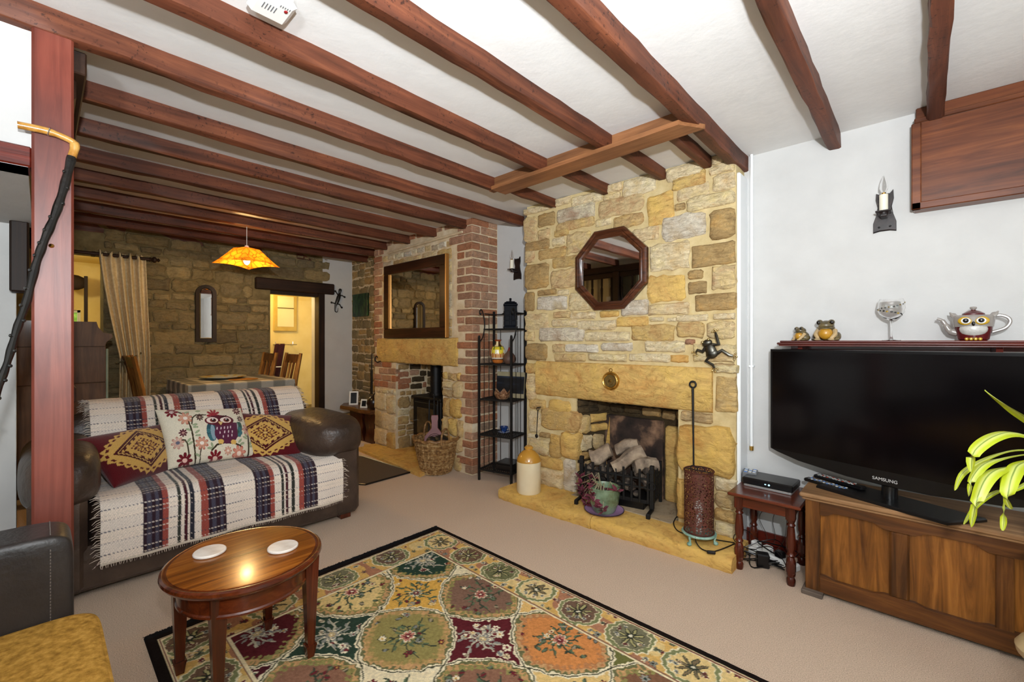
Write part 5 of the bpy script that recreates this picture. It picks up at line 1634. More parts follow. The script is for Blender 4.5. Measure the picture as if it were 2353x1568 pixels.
for s_ in (-1, 1):
    e = part(MB().ell((s_ * .025, -.05, .088), (.0245, .008, .019), 18, 8), 'eye_ring', M['pot_gold'], t)
    part(MB().ell((s_ * .024, -.055, .088), (.016, .006, .0135), 16, 8), 'eye_white', M['white_plastic'], e)
    part(MB().ell((s_ * .024, -.059, .089), (.010, .004, .010), 14, 8), 'pupil', M['eye_black'], e)
    part(MB().tube([(s_ * .058, -.006, .108), (s_ * .068, -.006, .118), (s_ * .076, -.006, .13)], [.012, .008, .002], 8), 'ear_tuft', M['pot_grey'], t)
part(MB().ell((0, -.057, .075), (.006, .005, .010), 10, 8), 'beak', M['eye_black'], t)
for i in range(4):
    part(MB().ell((-.021 + .014 * i, -.041, .007), (.007, .008, .007), 10, 6), 'toe', M['pot_gold'], t)
part(MB().lathe([(.038, .114), (.036, .122), (.022, .132), (.008, .137), (.007, .142), (.012, .147), (.010, .152), (0, .154)], 30, sy=.85), 'lid', M['pot_red'], t)
part(MB().lathe([(.007, .139), (.012, .146), (.010, .152), (0, .154)], 16), 'lid_knob', M['pot_grey'], t)
part(MB().tube(cv([(-.05, 0, .035), (-.075, 0, .045), (-.09, 0, .075), (-.102, 0, .095), (-.118, 0, .102)]), [.016] * 6 + [.0125] * 6 + [.009] * 6 + [.0065] * 7, 12), 'spout', M['pot_grey'], t)
part(MB().tube(cv([(.058, 0, .105), (.08, 0, .112), (.104, 0, .1), (.11, 0, .08), (.095, 0, .055), (.058, 0, .038)]), .0065, 10), 'handle', M['pot_grey'], t)

# boxed panel high on the wall
M['veneer'] = wood_mat('brown_veneer', ['43200f', '63341a', '7d4724'], 'x', 8, 0.4, 0.15, 0.05, .06)
YP = 2.905
pb0, pz0, pz1 = onY(2098, 485, YP).x, onY(2098, 484, YP).z, onY(2098, 296, YP).z
t = thing('boxed_panel', 'brown veneered boxed panel with bead moulding high on the white wall', 'cupboard', (.5, TVW, pz0))
part(MB().bx(pb0, 1.3, YP, TVW, pz0, pz1 + .03, .006), 'box_front', M['veneer'], t, True)
part(MB().bx(pb0 + .01, 1.3, YP + .02, TVW, pz1 + .03, CE - .001, .004), 'top_board', M['veneer'], t, True)
part(MB().bx(pb0 - .006, 1.3, YP - .012, YP + .01, pz0, pz0 + .035, .004).bx(pb0 - .006, pb0 + .03, YP - .012, YP + .01, pz0, pz1 + .02, .004).bx(pb0 + .004, 1.3, YP - .008, YP + .02, pz1 + .02, pz1 + .045, .004), 'bead_moulding', M['veneer'], t, True)

# lime green plant on a pedestal at the right
PXc = Vector((.332, 2.172, 0))
M['cream_turned'] = pm('cream_ceramic', ['a8916a', 'c2ab82'], 10, 0.5)
M['dkgreen'] = pm('dark_green_base', ['16251c'], rough=.5)
t = thing('plant_pedestal', 'cream turned pedestal with dark green foot beside the oak chest', 'plant stand', tuple(PXc))
part(MB().lathe([(.13, 0), (.13, .03), (.1, .06), (.05, .1)], 28), 'pedestal_foot', M['dkgreen'], t)
part(MB().lathe([(.05, .1), (.045, .16), (.07, .2), (.108, .245), (.112, .265), (.10, .285), (.06, .31), (.045, .4), (.045, .52), (.06, .56), (.075, .58), (.075, .6), (0, .6)], 28), 'pedestal_column', M['cream_turned'], t)
M['lime'] = None
m_, nt, b_ = nodes('lime_leaf')
a_ = nt.nodes.new('ShaderNodeAttribute'); a_.attribute_name = 'Col'
nt.links.new(a_.outputs['Color'], b_.inputs['Base Color'])
b_.inputs['Roughness'].default_value = .4
b_.inputs['Subsurface Weight'].default_value = 0.0
M['lime'] = m_
t = thing('dracaena', 'lime green dracaena with long arching striped leaves on the pedestal', 'potted plant', (PXc.x, PXc.y, .6))
part(MB().lathe([(.05, 0), (.062, .1), (.07, .16), (.074, .165), (.066, .16), (.062, .14), (0, .14)], 28), 'pot', M['celadon'], t)
part(MB().tube([(0, 0, .13), (.005, .0, .3)], .012, 8), 'cane', M['pale_stem'], t)
rgt = Vector((CS, SN, 0))
fwd = Vector((-SN, CS, 0))


def leaf(path, wid, seed):
    """path in (right, forward, up) metres from the crown"""
    rr = random.Random(seed)
    ps = cv([rgt * a + fwd * b + Vector((0, 0, c + .3)) for a, b, c in path], 6)
    n = len(ps)
    P, colr = [], []
    for i, p in enumerate(ps):
        s = i / (n - 1)
        tn = (ps[min(i + 1, n - 1)] - ps[max(i - 1, 0)]).normalized()
        side = tn.cross(Vector((rgt.x * .25, rgt.y * .25, 1))).normalized()
        side = (side + fwd * -.2 + Vector((0, 0, .25 * math.sin(seed)))).normalized()
        w_ = wid * (math.sin(PI * min(1, s * .93 + .07)) ** .65) + .001
        nm = tn.cross(side)
        row = []
        for k, u in enumerate((-1, -.6, -.15, 0, .15, .6, 1)):
            row.append(p + side * (w_ * u) + nm * (abs(u) * w_ * .3 + .003 * math.sin(9 * s + u + seed)))
            colr.append(C('aebb1e')[:3] if abs(u) > .5 else (C('c8d070')[:3] if abs(u) > .1 else C('5c7a1c')[:3]))
        P.append(row)
    o = part(MB().grid(P), 'leaf', M['lime'], t, ang=80)
    put_colors(o.data, np.array(colr))


def lpx(pts, wid, seed):
    """leaf whose spine is given as pixels at about the plant's own distance"""
    cr = PXc + Vector((0, 0, .9))
    d0 = fwd.dot(Vector((PXc.x, PXc.y, 0)))
    out = [(0, 0, 0)]
    for (px, py, dd) in pts:
        d = d0 + dd
        out.append(((px - 1176.5) / FPX * d - rgt.dot(Vector((PXc.x, PXc.y, 0))), dd, HC - (py - 784) / FPX * d - .9))
    leaf(out, wid, seed)


lpx([(2385, 985, .0), (2330, 940, -.02), (2262, 897, -.02)], .022, 1)
lpx([(2350, 1000, -.02), (2290, 1000, -.05), (2240, 1035, -.07), (2230, 1085, -.07)], .018, 2)
lpx([(2340, 1035, .02), (2270, 1050, .02), (2215, 1085, .02), (2194, 1128, .0)], .009, 3)
lpx([(2345, 1045, -.03), (2270, 1060, -.05), (2235, 1100, -.06), (2226, 1142, -.06)], .013, 4)
lpx([(2340, 1065, -.05), (2280, 1085, -.08), (2248, 1140, -.1), (2233, 1212, -.1)], .019, 5)
lpx([(2355, 1060, -.06), (2328, 1090, -.1), (2316, 1140, -.12), (2325, 1170, -.12)], .017, 6)
lpx([(2350, 1080, -.02), (2316, 1100, -.08), (2312, 1170, -.1), (2304, 1220, -.1)], .012, 7)
lpx([(2345, 1120, .02), (2290, 1130, .02), (2245, 1160, .0), (2214, 1206, -.02)], .007, 8)
lpx([(2400, 960, .05), (2430, 900, .08), (2470, 870, .1)], .02, 9)
lpx([(2440, 1010, .0), (2500, 1010, -.02), (2540, 1070, -.03)], .02, 10)
lpx([(2420, 1040, -.08), (2450, 1090, -.13), (2455, 1170, -.15)], .018, 11)
lpx([(2400, 1050, .08), (2380, 1080, .14), (2370, 1150, .16)], .016, 12)

# smoke alarm on the ceiling
sa = onZ(640, 14, CE - .02)
t = thing('smoke_alarm', 'white rounded square smoke alarm on the ceiling between beams', 'smoke alarm', (sa.x, sa.y - .02, CE - .045))
S_ = .062
part(MB().bx(-S_, S_, -S_, S_, .0, .03, .022), 'alarm_case', M['white_plastic'], t)
part(MB().bx(-S_ * .8, S_ * .8, -S_ * .8, S_ * .8, .03, .045), 'base_plate', M['white_plastic'], t)
part(MB().ell((.026, .034, -.001), (.008, .006, .003), 10, 6), 'test_button', pm('red_button_glow', ['8a1f20'], rough=.4), t)
for i in range(5):
    part(MB().bx(-.008 + .0, .022, -.03 + i * .009, -.0275 + i * .009, -.0012, .001), 'vent_slot', M['btn_g'], t)
    part(MB().bx(.036, .046, .012 + i * .007, .014 + i * .007, -.0012, .001), 'vent_slot', M['btn_g'], t)
# ================================================================== painting helper for printed and woven patterns
class Paint:
    def __init__(s, X, Y, base):
        s.X, s.Y = X, Y
        s.c = np.empty(X.shape + (3,))
        s.c[:] = C(base)[:3]

    def mask(s, m, col):
        s.c[m] = C(col)[:3]

    def ell(s, cx, cy, rx, ry, col, ang=0.0):
        ca, sa = math.cos(ang), math.sin(ang)
        x, y = s.X - cx, s.Y - cy
        s.mask(((x * ca + y * sa) / rx) ** 2 + ((-x * sa + y * ca) / ry) ** 2 < 1, col)

    def stroke(s, pts, w, col):
        m = np.zeros(s.X.shape, bool)
        for (a, b) in zip(pts[:-1], pts[1:]):
            ax, ay = a; bx, by = b
            L = (bx - ax) ** 2 + (by - ay) ** 2 + 1e-12
            t = np.clip(((s.X - ax) * (bx - ax) + (s.Y - ay) * (by - ay)) / L, 0, 1)
            m |= (s.X - ax - t * (bx - ax)) ** 2 + (s.Y - ay - t * (by - ay)) ** 2 < w * w
        s.mask(m, col)

    def flower(s, cx, cy, r, n, col, cen, edge=None, ph=0.0):
        x, y = s.X - cx, s.Y - cy
        R_, A = np.hypot(x, y), np.arctan2(y, x) + ph
        pet = np.abs(np.cos(n * A / 2)) ** .6
        if edge:
            s.mask(R_ < r * (.35 + .65 * pet), edge)
            s.mask(R_ < r * .86 * (.3 + .7 * pet), col)
        else:
            s.mask(R_ < r * (.3 + .7 * pet), col)
        s.ell(cx, cy, r * .3, r * .26, cen)


def vnoise(X, Y, f, seed):
    rg = np.random.default_rng(seed)
    G = rg.random((64, 64))
    x, y = X * f, Y * f
    xi, yi = np.floor(x).astype(int), np.floor(y).astype(int)
    fx, fy = x - xi, y - yi
    fx, fy = fx * fx * (3 - 2 * fx), fy * fy * (3 - 2 * fy)
    g = lambda a, b: G[a % 64, b % 64]
    return (g(xi, yi) * (1 - fx) + g(xi + 1, yi) * fx) * (1 - fy) + (g(xi, yi + 1) * (1 - fx) + g(xi + 1, yi + 1) * fx) * fy


# ================================================================== rug
RX0, RX1, RY0, RY1 = -2.383, -0.09, .293, 1.811
rgx = np.arange(RX0, RX1 + .0001, .0042)
rgy = np.arange(RY0, RY1 + .0001, .0042)
GX, GY = np.meshgrid(rgx, rgy, indexing='ij')
pn = Paint(GX, GY, 'd2b06a')
wx = (vnoise(GX, GY, 38, 1) - .5) * .03
wy = (vnoise(GX, GY, 38, 2) - .5) * .03
xp, yp = (GX + wx * .5 + 1.817) / .48, (GY + wy * .5 - 1.256) / .42
U, V = xp + yp, xp - yp
aa = -.13
U2 = U - aa * np.sin(PI * U) * np.cos(PI * V) * 1.0
V2 = V - aa * np.sin(PI * V) * np.cos(PI * U) * 1.0
iu, iv = np.round(U2).astype(int), np.round(V2).astype(int)
du, dv = U2 - iu, V2 - iv
edge = .5 - np.maximum(np.abs(du), np.abs(dv))
conv = ((iu + iv) % 2) == 1
palA = ['8a7c3c', '7d5a44', 'c08048', '8a6a50', '7b7a44', 'd0a878']
palB = ['d0a24e', '5a2328', '2f4034', 'e0d0aa', '4c1f26', '2c3a34']
scal = np.sin(40 * (U + V)) * np.sin(34 * (U - V))
for key in {(a, b) for a, b in zip(iu.ravel(), iv.ravel())}:
    i, j = int(key[0]), int(key[1])
    m = (iu == i) & (iv == j)
    cv_ = (i + j) % 2 == 1
    fixed = {(0, 0): 'd0a24e', (1, 1): '5a2328', (1, 0): '7d6050', (0, 1): '8f8450', (2, 1): 'c8844c', (-1, 0): 'd8bd80', (0, 2): 'e0d2ae', (-1, 1): '2f4034', (1, 2): '8a6450', (2, 2): 'd8b878', (0, -1): '2c4034', (1, -1): 'e0d2ae', (-2, 1): '5a2328', (-1, 2): '8a6450', (2, 0): 'dcb470', (3, 1): '6a6a3c', (-1, -1): 'd8bd80'}
    colr = fixed.get((i, j), (palA if cv_ else palB)[(i * 3 + j * 5) % 6])
    pn.mask(m, colr)
    cxw, cyw = (i + j) / 2 * .48 - 1.817, (i - j) / 2 * .42 + 1.256
    dark = colr in ('5a2328', '2f4034', '2c4034', '4c1f26', '2c3a34')
    if cv_:
        sc_ = m & (edge < .16 + .05 * scal)
        pn.mask(sc_, {'8f8450': 'a88c58', 'c8844c': 'b07a50'}.get(colr, '8a8450'))
        pn.mask(m & (edge < .105 + .05 * scal), 'c09668')
        pn.mask(m & (edge < .065 + .03 * scal), '6a6a48')
    rgn = random.Random(i * 31 + j * 17)
    sub = (abs(GX - cxw) < .3) & (abs(GY - cyw) < .3)
    xs_ = np.where(sub.any(1))[0]; ys_ = np.where(sub.any(0))[0]
    if len(xs_) == 0 or len(ys_) == 0:
        continue
    sl = (slice(xs_[0], xs_[-1] + 1), slice(ys_[0], ys_[-1] + 1))
    loc = Paint(GX[sl] + wx[sl] * .4, GY[sl] + wy[sl] * .4, 'ffffff')
    loc.c = pn.c[sl].copy()
    keep = m[sl] & (edge[sl] > (.12 if cv_ else .06))
    k2 = loc.c.copy()
    lite, mid = ('b8b09a', '8c8c84') if dark else ('3c4438', '5a6a50')
    # stems
    for q in range(8):
        a = q * PI / 4 + rgn.uniform(-.2, .2)
        r2 = rgn.uniform(.08, .15)
        loc.stroke([(cxw, cyw), (cxw + r2 * .5 * math.cos(a), cyw + r2 * .5 * math.sin(a)), (cxw + r2 * math.cos(a + .35), cyw + r2 * math.sin(a + .35))], .0032, lite)
        for s_ in (.35, .7):
            ex_, ey_ = cxw + r2 * s_ * math.cos(a + .2), cyw + r2 * s_ * math.sin(a + .2)
            loc.ell(ex_ + .012 * math.cos(a + 1.4), ey_ + .012 * math.sin(a + 1.4), .014, .006, mid, a + .7)
            loc.ell(ex_ - .012 * math.cos(a + 1.4), ey_ - .012 * math.sin(a + 1.4), .012, .005, lite if q % 2 else mid, a - .7)
    # buds and flowers
    for q in range(24):
        a, r2 = rgn.uniform(0, 6.28), rgn.uniform(.05, .21)
        bx_2, by_2 = cxw + r2 * math.cos(a), cyw + r2 * math.sin(a)
        kind = rgn.random()
        if kind < .4:
            loc.flower(bx_2, by_2, rgn.uniform(.014, .022), 6, rgn.choice(['d8c498', '8f8f86', '6e2a30', 'e2d6ba']), rgn.choice(['6e2a30', '2e3a34', 'caa050']), 'e6dcc0' if dark else '34382e', rgn.random() * 3)
        else:
            loc.ell(bx_2, by_2, .016, .009, 'e0d6ba' if dark else '4a4a38', rgn.uniform(0, 3))
            loc.ell(bx_2, by_2, .012, .006, rgn.choice(['7d7f7c', '5f6f58', '6b2b30', '9a8c74']), rgn.uniform(0, 3))
    loc.flower(cxw, cyw, .034, 8, '8e8a80' if dark else ('b87868' if cv_ else '6a7468'), '3a2420', 'e6dcc0', .2)
    loc.flower(cxw, cyw, .018, 6, '6e2a30' if not dark else 'c8b080', 'e8dcc0')
    k2[keep] = loc.c[keep]
    pn.c[sl] = k2
pn.mask((edge < .032 + .014 * scal) & (edge > .008), 'e4d8b8')
pn.mask(edge < .009, '4a4a38')
# border band with medallions
dist = np.minimum.reduce([GX - RX0 - .03, RX1 - .03 - GX, GY - RY0, RY1 - GY])
bw = .238
bor = dist < bw
pn.mask(bor, 'd0a862')
patch = vnoise(GX, GY, 9, 7)
pn.mask(bor & (patch > .62), 'a8765a')
pn.mask(bor & (patch < .3), 'd8bd82')
cenl = []
for k in range(10):
    cenl.append((-2.17 + .255 * k, RY1 - .128)); cenl.append((-2.17 + .255 * k, RY0 + .128))
for k in range(1, 5):
    cenl.append((-2.17 - .06, RY1 - .128 - .315 * k)); cenl.append((RX1 - .16, RY1 - .128 - .315 * k))
pal3 = ['d8bd82', '6e5644', '6a6a4a', 'd8c08a', '705848', '747058']
for n_, (mx, my) in enumerate(cenl):
    sub = (abs(GX - mx) < .16) & (abs(GY - my) < .16) & bor
    if not sub.any():
        continue
    xs_ = np.where(sub.any(1))[0]; ys_ = np.where(sub.any(0))[0]
    sl = (slice(xs_[0], xs_[-1] + 1), slice(ys_[0], ys_[-1] + 1))
    loc = Paint(GX[sl] + wx[sl] * .5, GY[sl] + wy[sl] * .5, 'ffffff')
    loc.c = pn.c[sl].copy()
    rgn = random.Random(n_)
    for q in range(10):
        a = q * .628
        loc.flower(mx + .135 * math.cos(a), my + .135 * math.sin(a), rgn.uniform(.012, .02), 6, rgn.choice(['8f6a60', '6e7058', '8a8a80', '6b2b30']), '2f3530', 'e0d2ac' if q % 2 else '4a4638')
    x, y = loc.X - mx, loc.Y - my
    A = np.arctan2(y, x); Rr = np.hypot(x, y) + .003 * np.sin(18 * A)
    loc.mask(Rr < .106, 'e2d6b4'); loc.mask(Rr < .1, '7c8058'); loc.mask(Rr < .084, 'd8ccA8'.lower()); loc.mask(Rr < .08, pal3[n_ // 2 % 6])
    lt = pal3[n_ // 2 % 6] in ('d8bd82', 'd8c08a')
    for q in range(8):
        a = q * PI / 4
        loc.ell(mx + .036 * math.cos(a), my + .036 * math.sin(a), .028, .009, '3a3f34' if lt else '2c3028', a)
        loc.ell(mx + .038 * math.cos(a), my + .038 * math.sin(a), .022, .005, ('7a6a50' if lt else 'a8a070'), a)
    for q in range(7):
        a, r2 = rgn.uniform(0, 6.28), rgn.uniform(.045, .072)
        loc.flower(mx + r2 * math.cos(a), my + r2 * math.sin(a), .011, 5, rgn.choice(['8a8a84', 'b89878', '6b3b38']), '2f3530', 'e4dabc')
    loc.ell(mx, my, .008, .008, 'd8d0b8')
    k2 = pn.c[sl].copy()
    mm_ = bor[sl]
    k2[mm_] = loc.c[mm_]
    pn.c[sl] = k2
pn.mask((dist < bw + .006) & (dist > bw - .004), 'e0d2ac')
pn.mask((dist < bw - .004) & (dist > bw - .010), '8a6450')
pn.mask((dist < .050) & (dist > .044), 'e0d2ac')
pn.mask((dist < .044) & (dist > .038), '7a4a40')
pn.mask((dist < .038) & (dist > .034), 'd8c8a0')
pn.mask(dist < .034, '1c1513')
pn.mask(GX < RX0 + .035, '1a1a1c')
pn.c *= 1.12
pn.c *= (.82 + .36 * vnoise(GX, GY, 160, 5))[..., None]
nx, ny = GX.shape
hz_r = .011 + .0015 * vnoise(GX, GY, 60, 9)
fr_ = np.minimum.reduce([GX - RX0, RX1 - GX, GY - RY0, RY1 - GY])
hz_r = np.where(fr_ < .003, .001, hz_r)
vts = np.stack([GX - RX0, GY - RY0, hz_r], -1).reshape(-1, 3)
ii, jj = np.meshgrid(np.arange(nx - 1), np.arange(ny - 1), indexing='ij')
a_ = (ii * ny + jj).ravel()
fcs = np.stack([a_, a_ + ny, a_ + ny + 1, a_ + 1], -1)


def np_mesh(name, vts, fcs, mat, cols=None, smooth=True):
    me = bpy.data.meshes.new(name)
    me.vertices.add(len(vts))
    me.vertices.foreach_set('co', np.asarray(vts, dtype=np.float32).ravel())
    me.loops.add(len(fcs) * 4)
    me.loops.foreach_set('vertex_index', np.asarray(fcs, dtype=np.int32).ravel())
    me.polygons.add(len(fcs))
    me.polygons.foreach_set('loop_start', np.arange(0, len(fcs) * 4, 4, dtype=np.int32))
    me.update(calc_edges=True)
    me.validate()
    if smooth:
        me.shade_smooth()
    me.materials.append(mat)
    if cols is not None:
        put_colors(me, np.asarray(cols).reshape(-1, 3))
    return me


M['rugmat'] = attr_mat('woven_wool', 1.0, 420, 0.6, .004, spec=.05)
t = thing('patterned_rug', 'patterned wool rug with floral medallions and black edging on the carpet', 'rug', (RX0, RY0, 0))
o = bpy.data.objects.new('rug_pile', np_mesh('rug_pile', vts, fcs, M['rugmat'], pn.c))
COL.objects.link(o); o.parent = t
fr = MB()
rf = random.Random(4)
for i in range(150):
    y = (RY1 - RY0) * i / 149
    fr.add([(0.004, y, .008), (.004, y + .008, .008), (-.012 - rf.uniform(0, .012), y + .006 + rf.uniform(-.004, .004), .002), (-.012 - rf.uniform(0, .01), y + rf.uniform(-.004, .004), .002)], [(0, 1, 2, 3)])
tag(part(fr, 'fringe', pm('black_fringe', ['15161a', '24262c'], 50, 1.0), t), kind='stuff')

# ================================================================== coffee table
tc = Vector((-1.878, .532, 0))
TZ = .44
M['cof_top'] = wood_mat('figured_mahogany', ['5a2a0c', '8f4f18', 'b56e26'], 'y', 9, 0.22, 0.25, 0.04, .05, rnd=False)
M['cof_edge'] = wood_mat('dark_mahogany_edge', ['3a1609', '5e2811', '7a3a1a'], 'y', 9, 0.2, 0.5, 0.05, .08, rnd=False)
M['cof_leg'] = wood_mat('mahogany_leg', ['2e1008', '4e1e0e', '672c15'], 'z', 9, 0.25, 0.4, 0.05, .06)
t = thing('coffee_table', 'small oval polished mahogany coffee table on tapered legs', 'table', tuple(tc))
ax, ay = .272, .262
part(MB().lathe([(.9, TZ - .034), (.955, TZ - .03), (.985, TZ - .022), (1.0, TZ - .014), (.992, TZ - .005), (.965, TZ - .001), (.925, TZ - .003), (.905, TZ - .001)], 72, sx=ax, sy=ay), 'moulded_edge', M['cof_edge'], t)
part(MB().lathe([(.912, TZ - .02), (.912, TZ - .0005), (.88, TZ), (0, TZ)], 72, sx=ax, sy=ay), 'table_top', M['cof_top'], t, ang=60)
part(MB().lathe([(.80, TZ - .115), (.825, TZ - .112), (.825, TZ - .105), (.81, TZ - .1), (.81, TZ - .03), (.6, TZ - .03)], 72, sx=ax, sy=ay), 'apron', M['cof_edge'], t)
for (x, y) in ((-2.023, .352), (-1.759, .721), (-2.058, .665), (-1.728, .404)):
    d = Vector((x, y, 0)) - tc
    w0, w1 = .026, .0135
    mb = MB()
    for (za_, zb_2, wa, wb) in ((.062, TZ - .03, w1, w0), (.054, .062, w1 * 1.45, w1 * 1.45), (0, .054, w1 * .8, w1 * 1.35)):
        vs_ = [(d.x + sx_ * w_, d.y + sy_ * w_, z_) for (z_, w_) in ((za_, wa), (zb_2, wb)) for sx_, sy_ in ((-1, -1), (1, -1), (1, 1), (-1, 1))]
        mb.add(vs_, [(0, 1, 2, 3), (4, 5, 6, 7), (0, 1, 5, 4), (1, 2, 6, 5), (2, 3, 7, 6), (3, 0, 4, 7)])
    part(mb, 'leg', M['cof_leg'], t)
M['marble'] = pm('white_marble', [(0.35, 'd8ccc0'), (0.55, 'ece4da'), (0.75, 'f4eee6')], 14, 0.25)
for (px, py, lab) in ((482, 1268, 'round white marble coaster at the end of the coffee table nearer the armchair'), (650, 1257, 'round white marble coaster at the end of the coffee table nearer the rug corner')):
    p = onZ(px, py, TZ + .006)
    solo(MB().lathe([(.05, 0), (.054, .003), (.054, .008), (.051, .011), (0, .011)], 40, (p.x, p.y, TZ)), 'coaster', M['marble'], lab, 'coaster', 'marble coasters')

# ================================================================== sofa
M['leather'] = pm('brown_leather', [(0.3, '2c2019'), (0.5, '403128'), (0.7, '524135')], 5, 0.4, bmp=.5, bscale=22, bdist=.014, spec=.45)
M['leather_dk'] = pm('black_brown_leather', [(0.3, '221e1d'), (0.6, '322d2b')], 6, 0.38, bmp=.25, bscale=60, bdist=.006)


def superq(mb, c, h, e=.35, n=32, m=18, M=None, wr=0.0, seed=0):
    rr = np.random.default_rng(seed)
    ph = rr.random(4) * 6.28
    sp = lambda v, k: math.copysign(abs(v) ** k, v)
    P = []
    for i in range(m + 1):
        f = -PI / 2 + PI * i / m
        row = []
        for k in range(n):
            a = 2 * PI * k / n
            q = 1 + wr * (math.sin(5 * a + ph[0] + 3 * f) * .5 + math.sin(11 * a + ph[1]) * .35 * math.cos(4 * f + ph[2]))
            row.append((c[0] + h[0] * sp(math.cos(f), e) * sp(math.cos(a), e) * q, c[1] + h[1] * sp(math.cos(f), e) * sp(math.sin(a), e) * q, c[2] + h[2] * sp(math.sin(f), e)))
        P.append(row)
    mb.grid(P, closev=True, M=M)
    return mb


t = thing('leather_sofa', 'two seat brown leather sofa with puffed arms behind the red post', 'sofa', (-3.42, .75, 0))
part(MB().bx(-3.88, -2.95, -.02, 1.52, .035, .25, .02), 'sofa_base', M['leather'], t, True)
part(superq(MB(), (-3.25, .765, .33), (.315, .61, .125), .28, 40, 18), 'seat_cushion', M['leather'], t, True, ang=70)
Mb_ = Matrix.Translation((-3.74, .76, .48)) @ Matrix.Rotation(-.12, 4, 'Y')
part(superq(MB(), (0, 0, 0), (.145, .74, .352), .35, 40, 18, M=Mb_), 'backrest', M['leather'], t, True, ang=70)
for (ya, yb, sg) in ((-.045, .155, -1), (1.375, 1.56, 1)):
    part(MB().bx(-3.85, -2.935, ya, yb, .035, .52, .03), 'arm_panel', M['leather'], t, True)
    yc = (ya + yb) / 2 + (.014 if sg < 0 else -.045)
    hw = .148 if sg < 0 else .20
    part(superq(MB(), (-3.36, yc, .575), (.47, hw, .145), .58, 48, 24, wr=.02, seed=2 + sg), 'arm_pillow', M['leather'], t, True, ang=80)
for y in (.0, 1.46):
    for x in (-3.8, -3.0):
        part(MB().bx(x - .03, x + .03, y - .03, y + .045, 0, .04, .004), 'foot', M['cof_leg'], t, True)

# plaid throw
TY0, TY1 = .195, 1.415
path = [(-3.955, .56), (-3.965, .68), (-3.95, .80), (-3.89, .865), (-3.80, .874), (-3.70, .86), (-3.60, .79), (-3.53, .68), (-3.48, .55), (-3.43, .475), (-3.32, .462), (-3.1, .462), (-3.0, .46), (-2.945, .438), (-2.918, .39), (-2.91, .30), (-2.908, .158)]
pv = [Vector((x, 0, z)) for x, z in path]
pc_ = cv(pv, 20)
L = np.concatenate([[0], np.cumsum([(pc_[i + 1] - pc_[i]).length for i in range(len(pc_) - 1)])])
nt_ = 330
ns_ = 250
tt = np.linspace(0, L[-1], nt_)
PXs = np.interp(tt, L, [p.x for p in pc_]); PZs = np.interp(tt, L, [p.z for p in pc_])
ss = np.linspace(TY0, TY1, ns_)
TT, SS = np.meshgrid(tt, ss, indexing='ij')
dx, dz = np.gradient(PXs, tt), np.gradient(PZs, tt)
nx_, nz_ = -dz, dx
sgn = np.where(True, -1, 1)
wav = .010 * (vnoise(TT, SS, 5, 3) - .35) + .004 * (vnoise(TT, SS, 17, 4) - .5)
hang = np.clip((TT - (L[-1] - .28)) / .28, 0, 1)
wav = wav + hang * .012 * (np.sin(SS * 21) * .5 + .5)
top_sag = -.03 * np.exp(-((SS - .72) / .25) ** 2) * np.exp(-((TT - .42) / .15) ** 2)
VX = PXs[:, None] - nx_[:, None] * -1 * 0 + wav * (-nx_[:, None])
VZ = PZs[:, None] + np.abs(wav) * np.abs(nz_[:, None])
VX = np.where(hang > 0, PXs[:, None] + wav, VX)
VY = SS + .012 * (vnoise(TT, SS, 4, 8) - .5)
VZ = VZ + hang * .02 * (SS - .8) * 0 + .0
Yof = lambda px: onX(px, 1100, -2.91).y
cols = {}
pt = Paint(TT, SS, 'eadccf')
edg = [Yof(p) for p in (327, 373, 387, 411, 426, 440, 460, 477, 517, 588, 621, 632, 650, 660, 674, 687, 698, 727)]
bands = [(edg[0], edg[1], '35222c'), (edg[1], edg[2], '9c4c42'), (edg[7 - 1], edg[7], '9c4c42'), (edg[7], edg[8], '35222c'), (edg[9], edg[10], '33212b'), (edg[10], edg[11], '9c4c42'), (edg[15], edg[16], '9c4c42'), (edg[16], edg[17], '38242e')]
for (a, b, c_) in bands:
    pt.mask((SS > a) & (SS < b), c_)
    if c_ != '9c4c42':
        w_ = b - a
        pt.mask((SS > a + w_ * .18) & (SS < a + w_ * .42), '4a4656')
        pt.mask((SS > a + w_ * .62) & (SS < a + w_ * .8), '4a4656')
for y_, c_, w_ in ((edg[3], '3a3c36', .008), (edg[4], '4a1c26', .008), (edg[5], '30303a', .009), (edg[12], '33342f', .008), (edg[13], '4a1c26', .007), (edg[14], '33342f', .008)):
    pt.mask(np.abs(SS - y_) < w_, c_)
# cross threads
for tq in np.arange(.06, L[-1], .105):
    for o_, c1, c2 in ((0, 'd8ccc0', '4a4a5c'), (.028, '3c3c50', 'd8ccc0'), (.05, 'a89a98', 'a89a98')):
        mline = (np.abs(TT - tq - o_) < .0028) & (np.sin(SS * 420) > -.1)
        dk = pt.c.mean(-1) < .12
        pt.mask(mline & dk, c1 if o_ != .028 else 'c8b8a8')
        pt.mask(mline & ~dk, c2)
    blk = (TT > tq) & (TT < tq + .05)
    dk = pt.c.mean(-1) < .12
    pt.c[blk & dk] *= .78
    pt.c[blk & ~dk] *= np.array([1.05, 1.03, 1.0])
tw = .5 + .5 * np.sin((TT * 1.0 + SS) * 2 * PI / .016)
pt.c *= (.84 + .3 * tw)[..., None]
pt.mask(L[-1] - TT < .012, 'd8cab8')
vts = np.stack([VX + 3.42, VY - .75, VZ - .155], -1).reshape(-1, 3)
ii, jj = np.meshgrid(np.arange(nt_ - 1), np.arange(ns_ - 1), indexing='ij')
a_ = (ii * ns_ + jj).ravel()
fcs = np.stack([a_, a_ + ns_, a_ + ns_ + 1, a_ + 1], -1)
M['plaid'] = attr_mat('plaid_wool', 1.0, 260, 0.8, .004, spec=.05, sheen=.2)
t = thing('plaid_throw', 'cream, plum and rust plaid wool throw spread over the sofa', 'throw blanket', (-3.42, .75, .155))
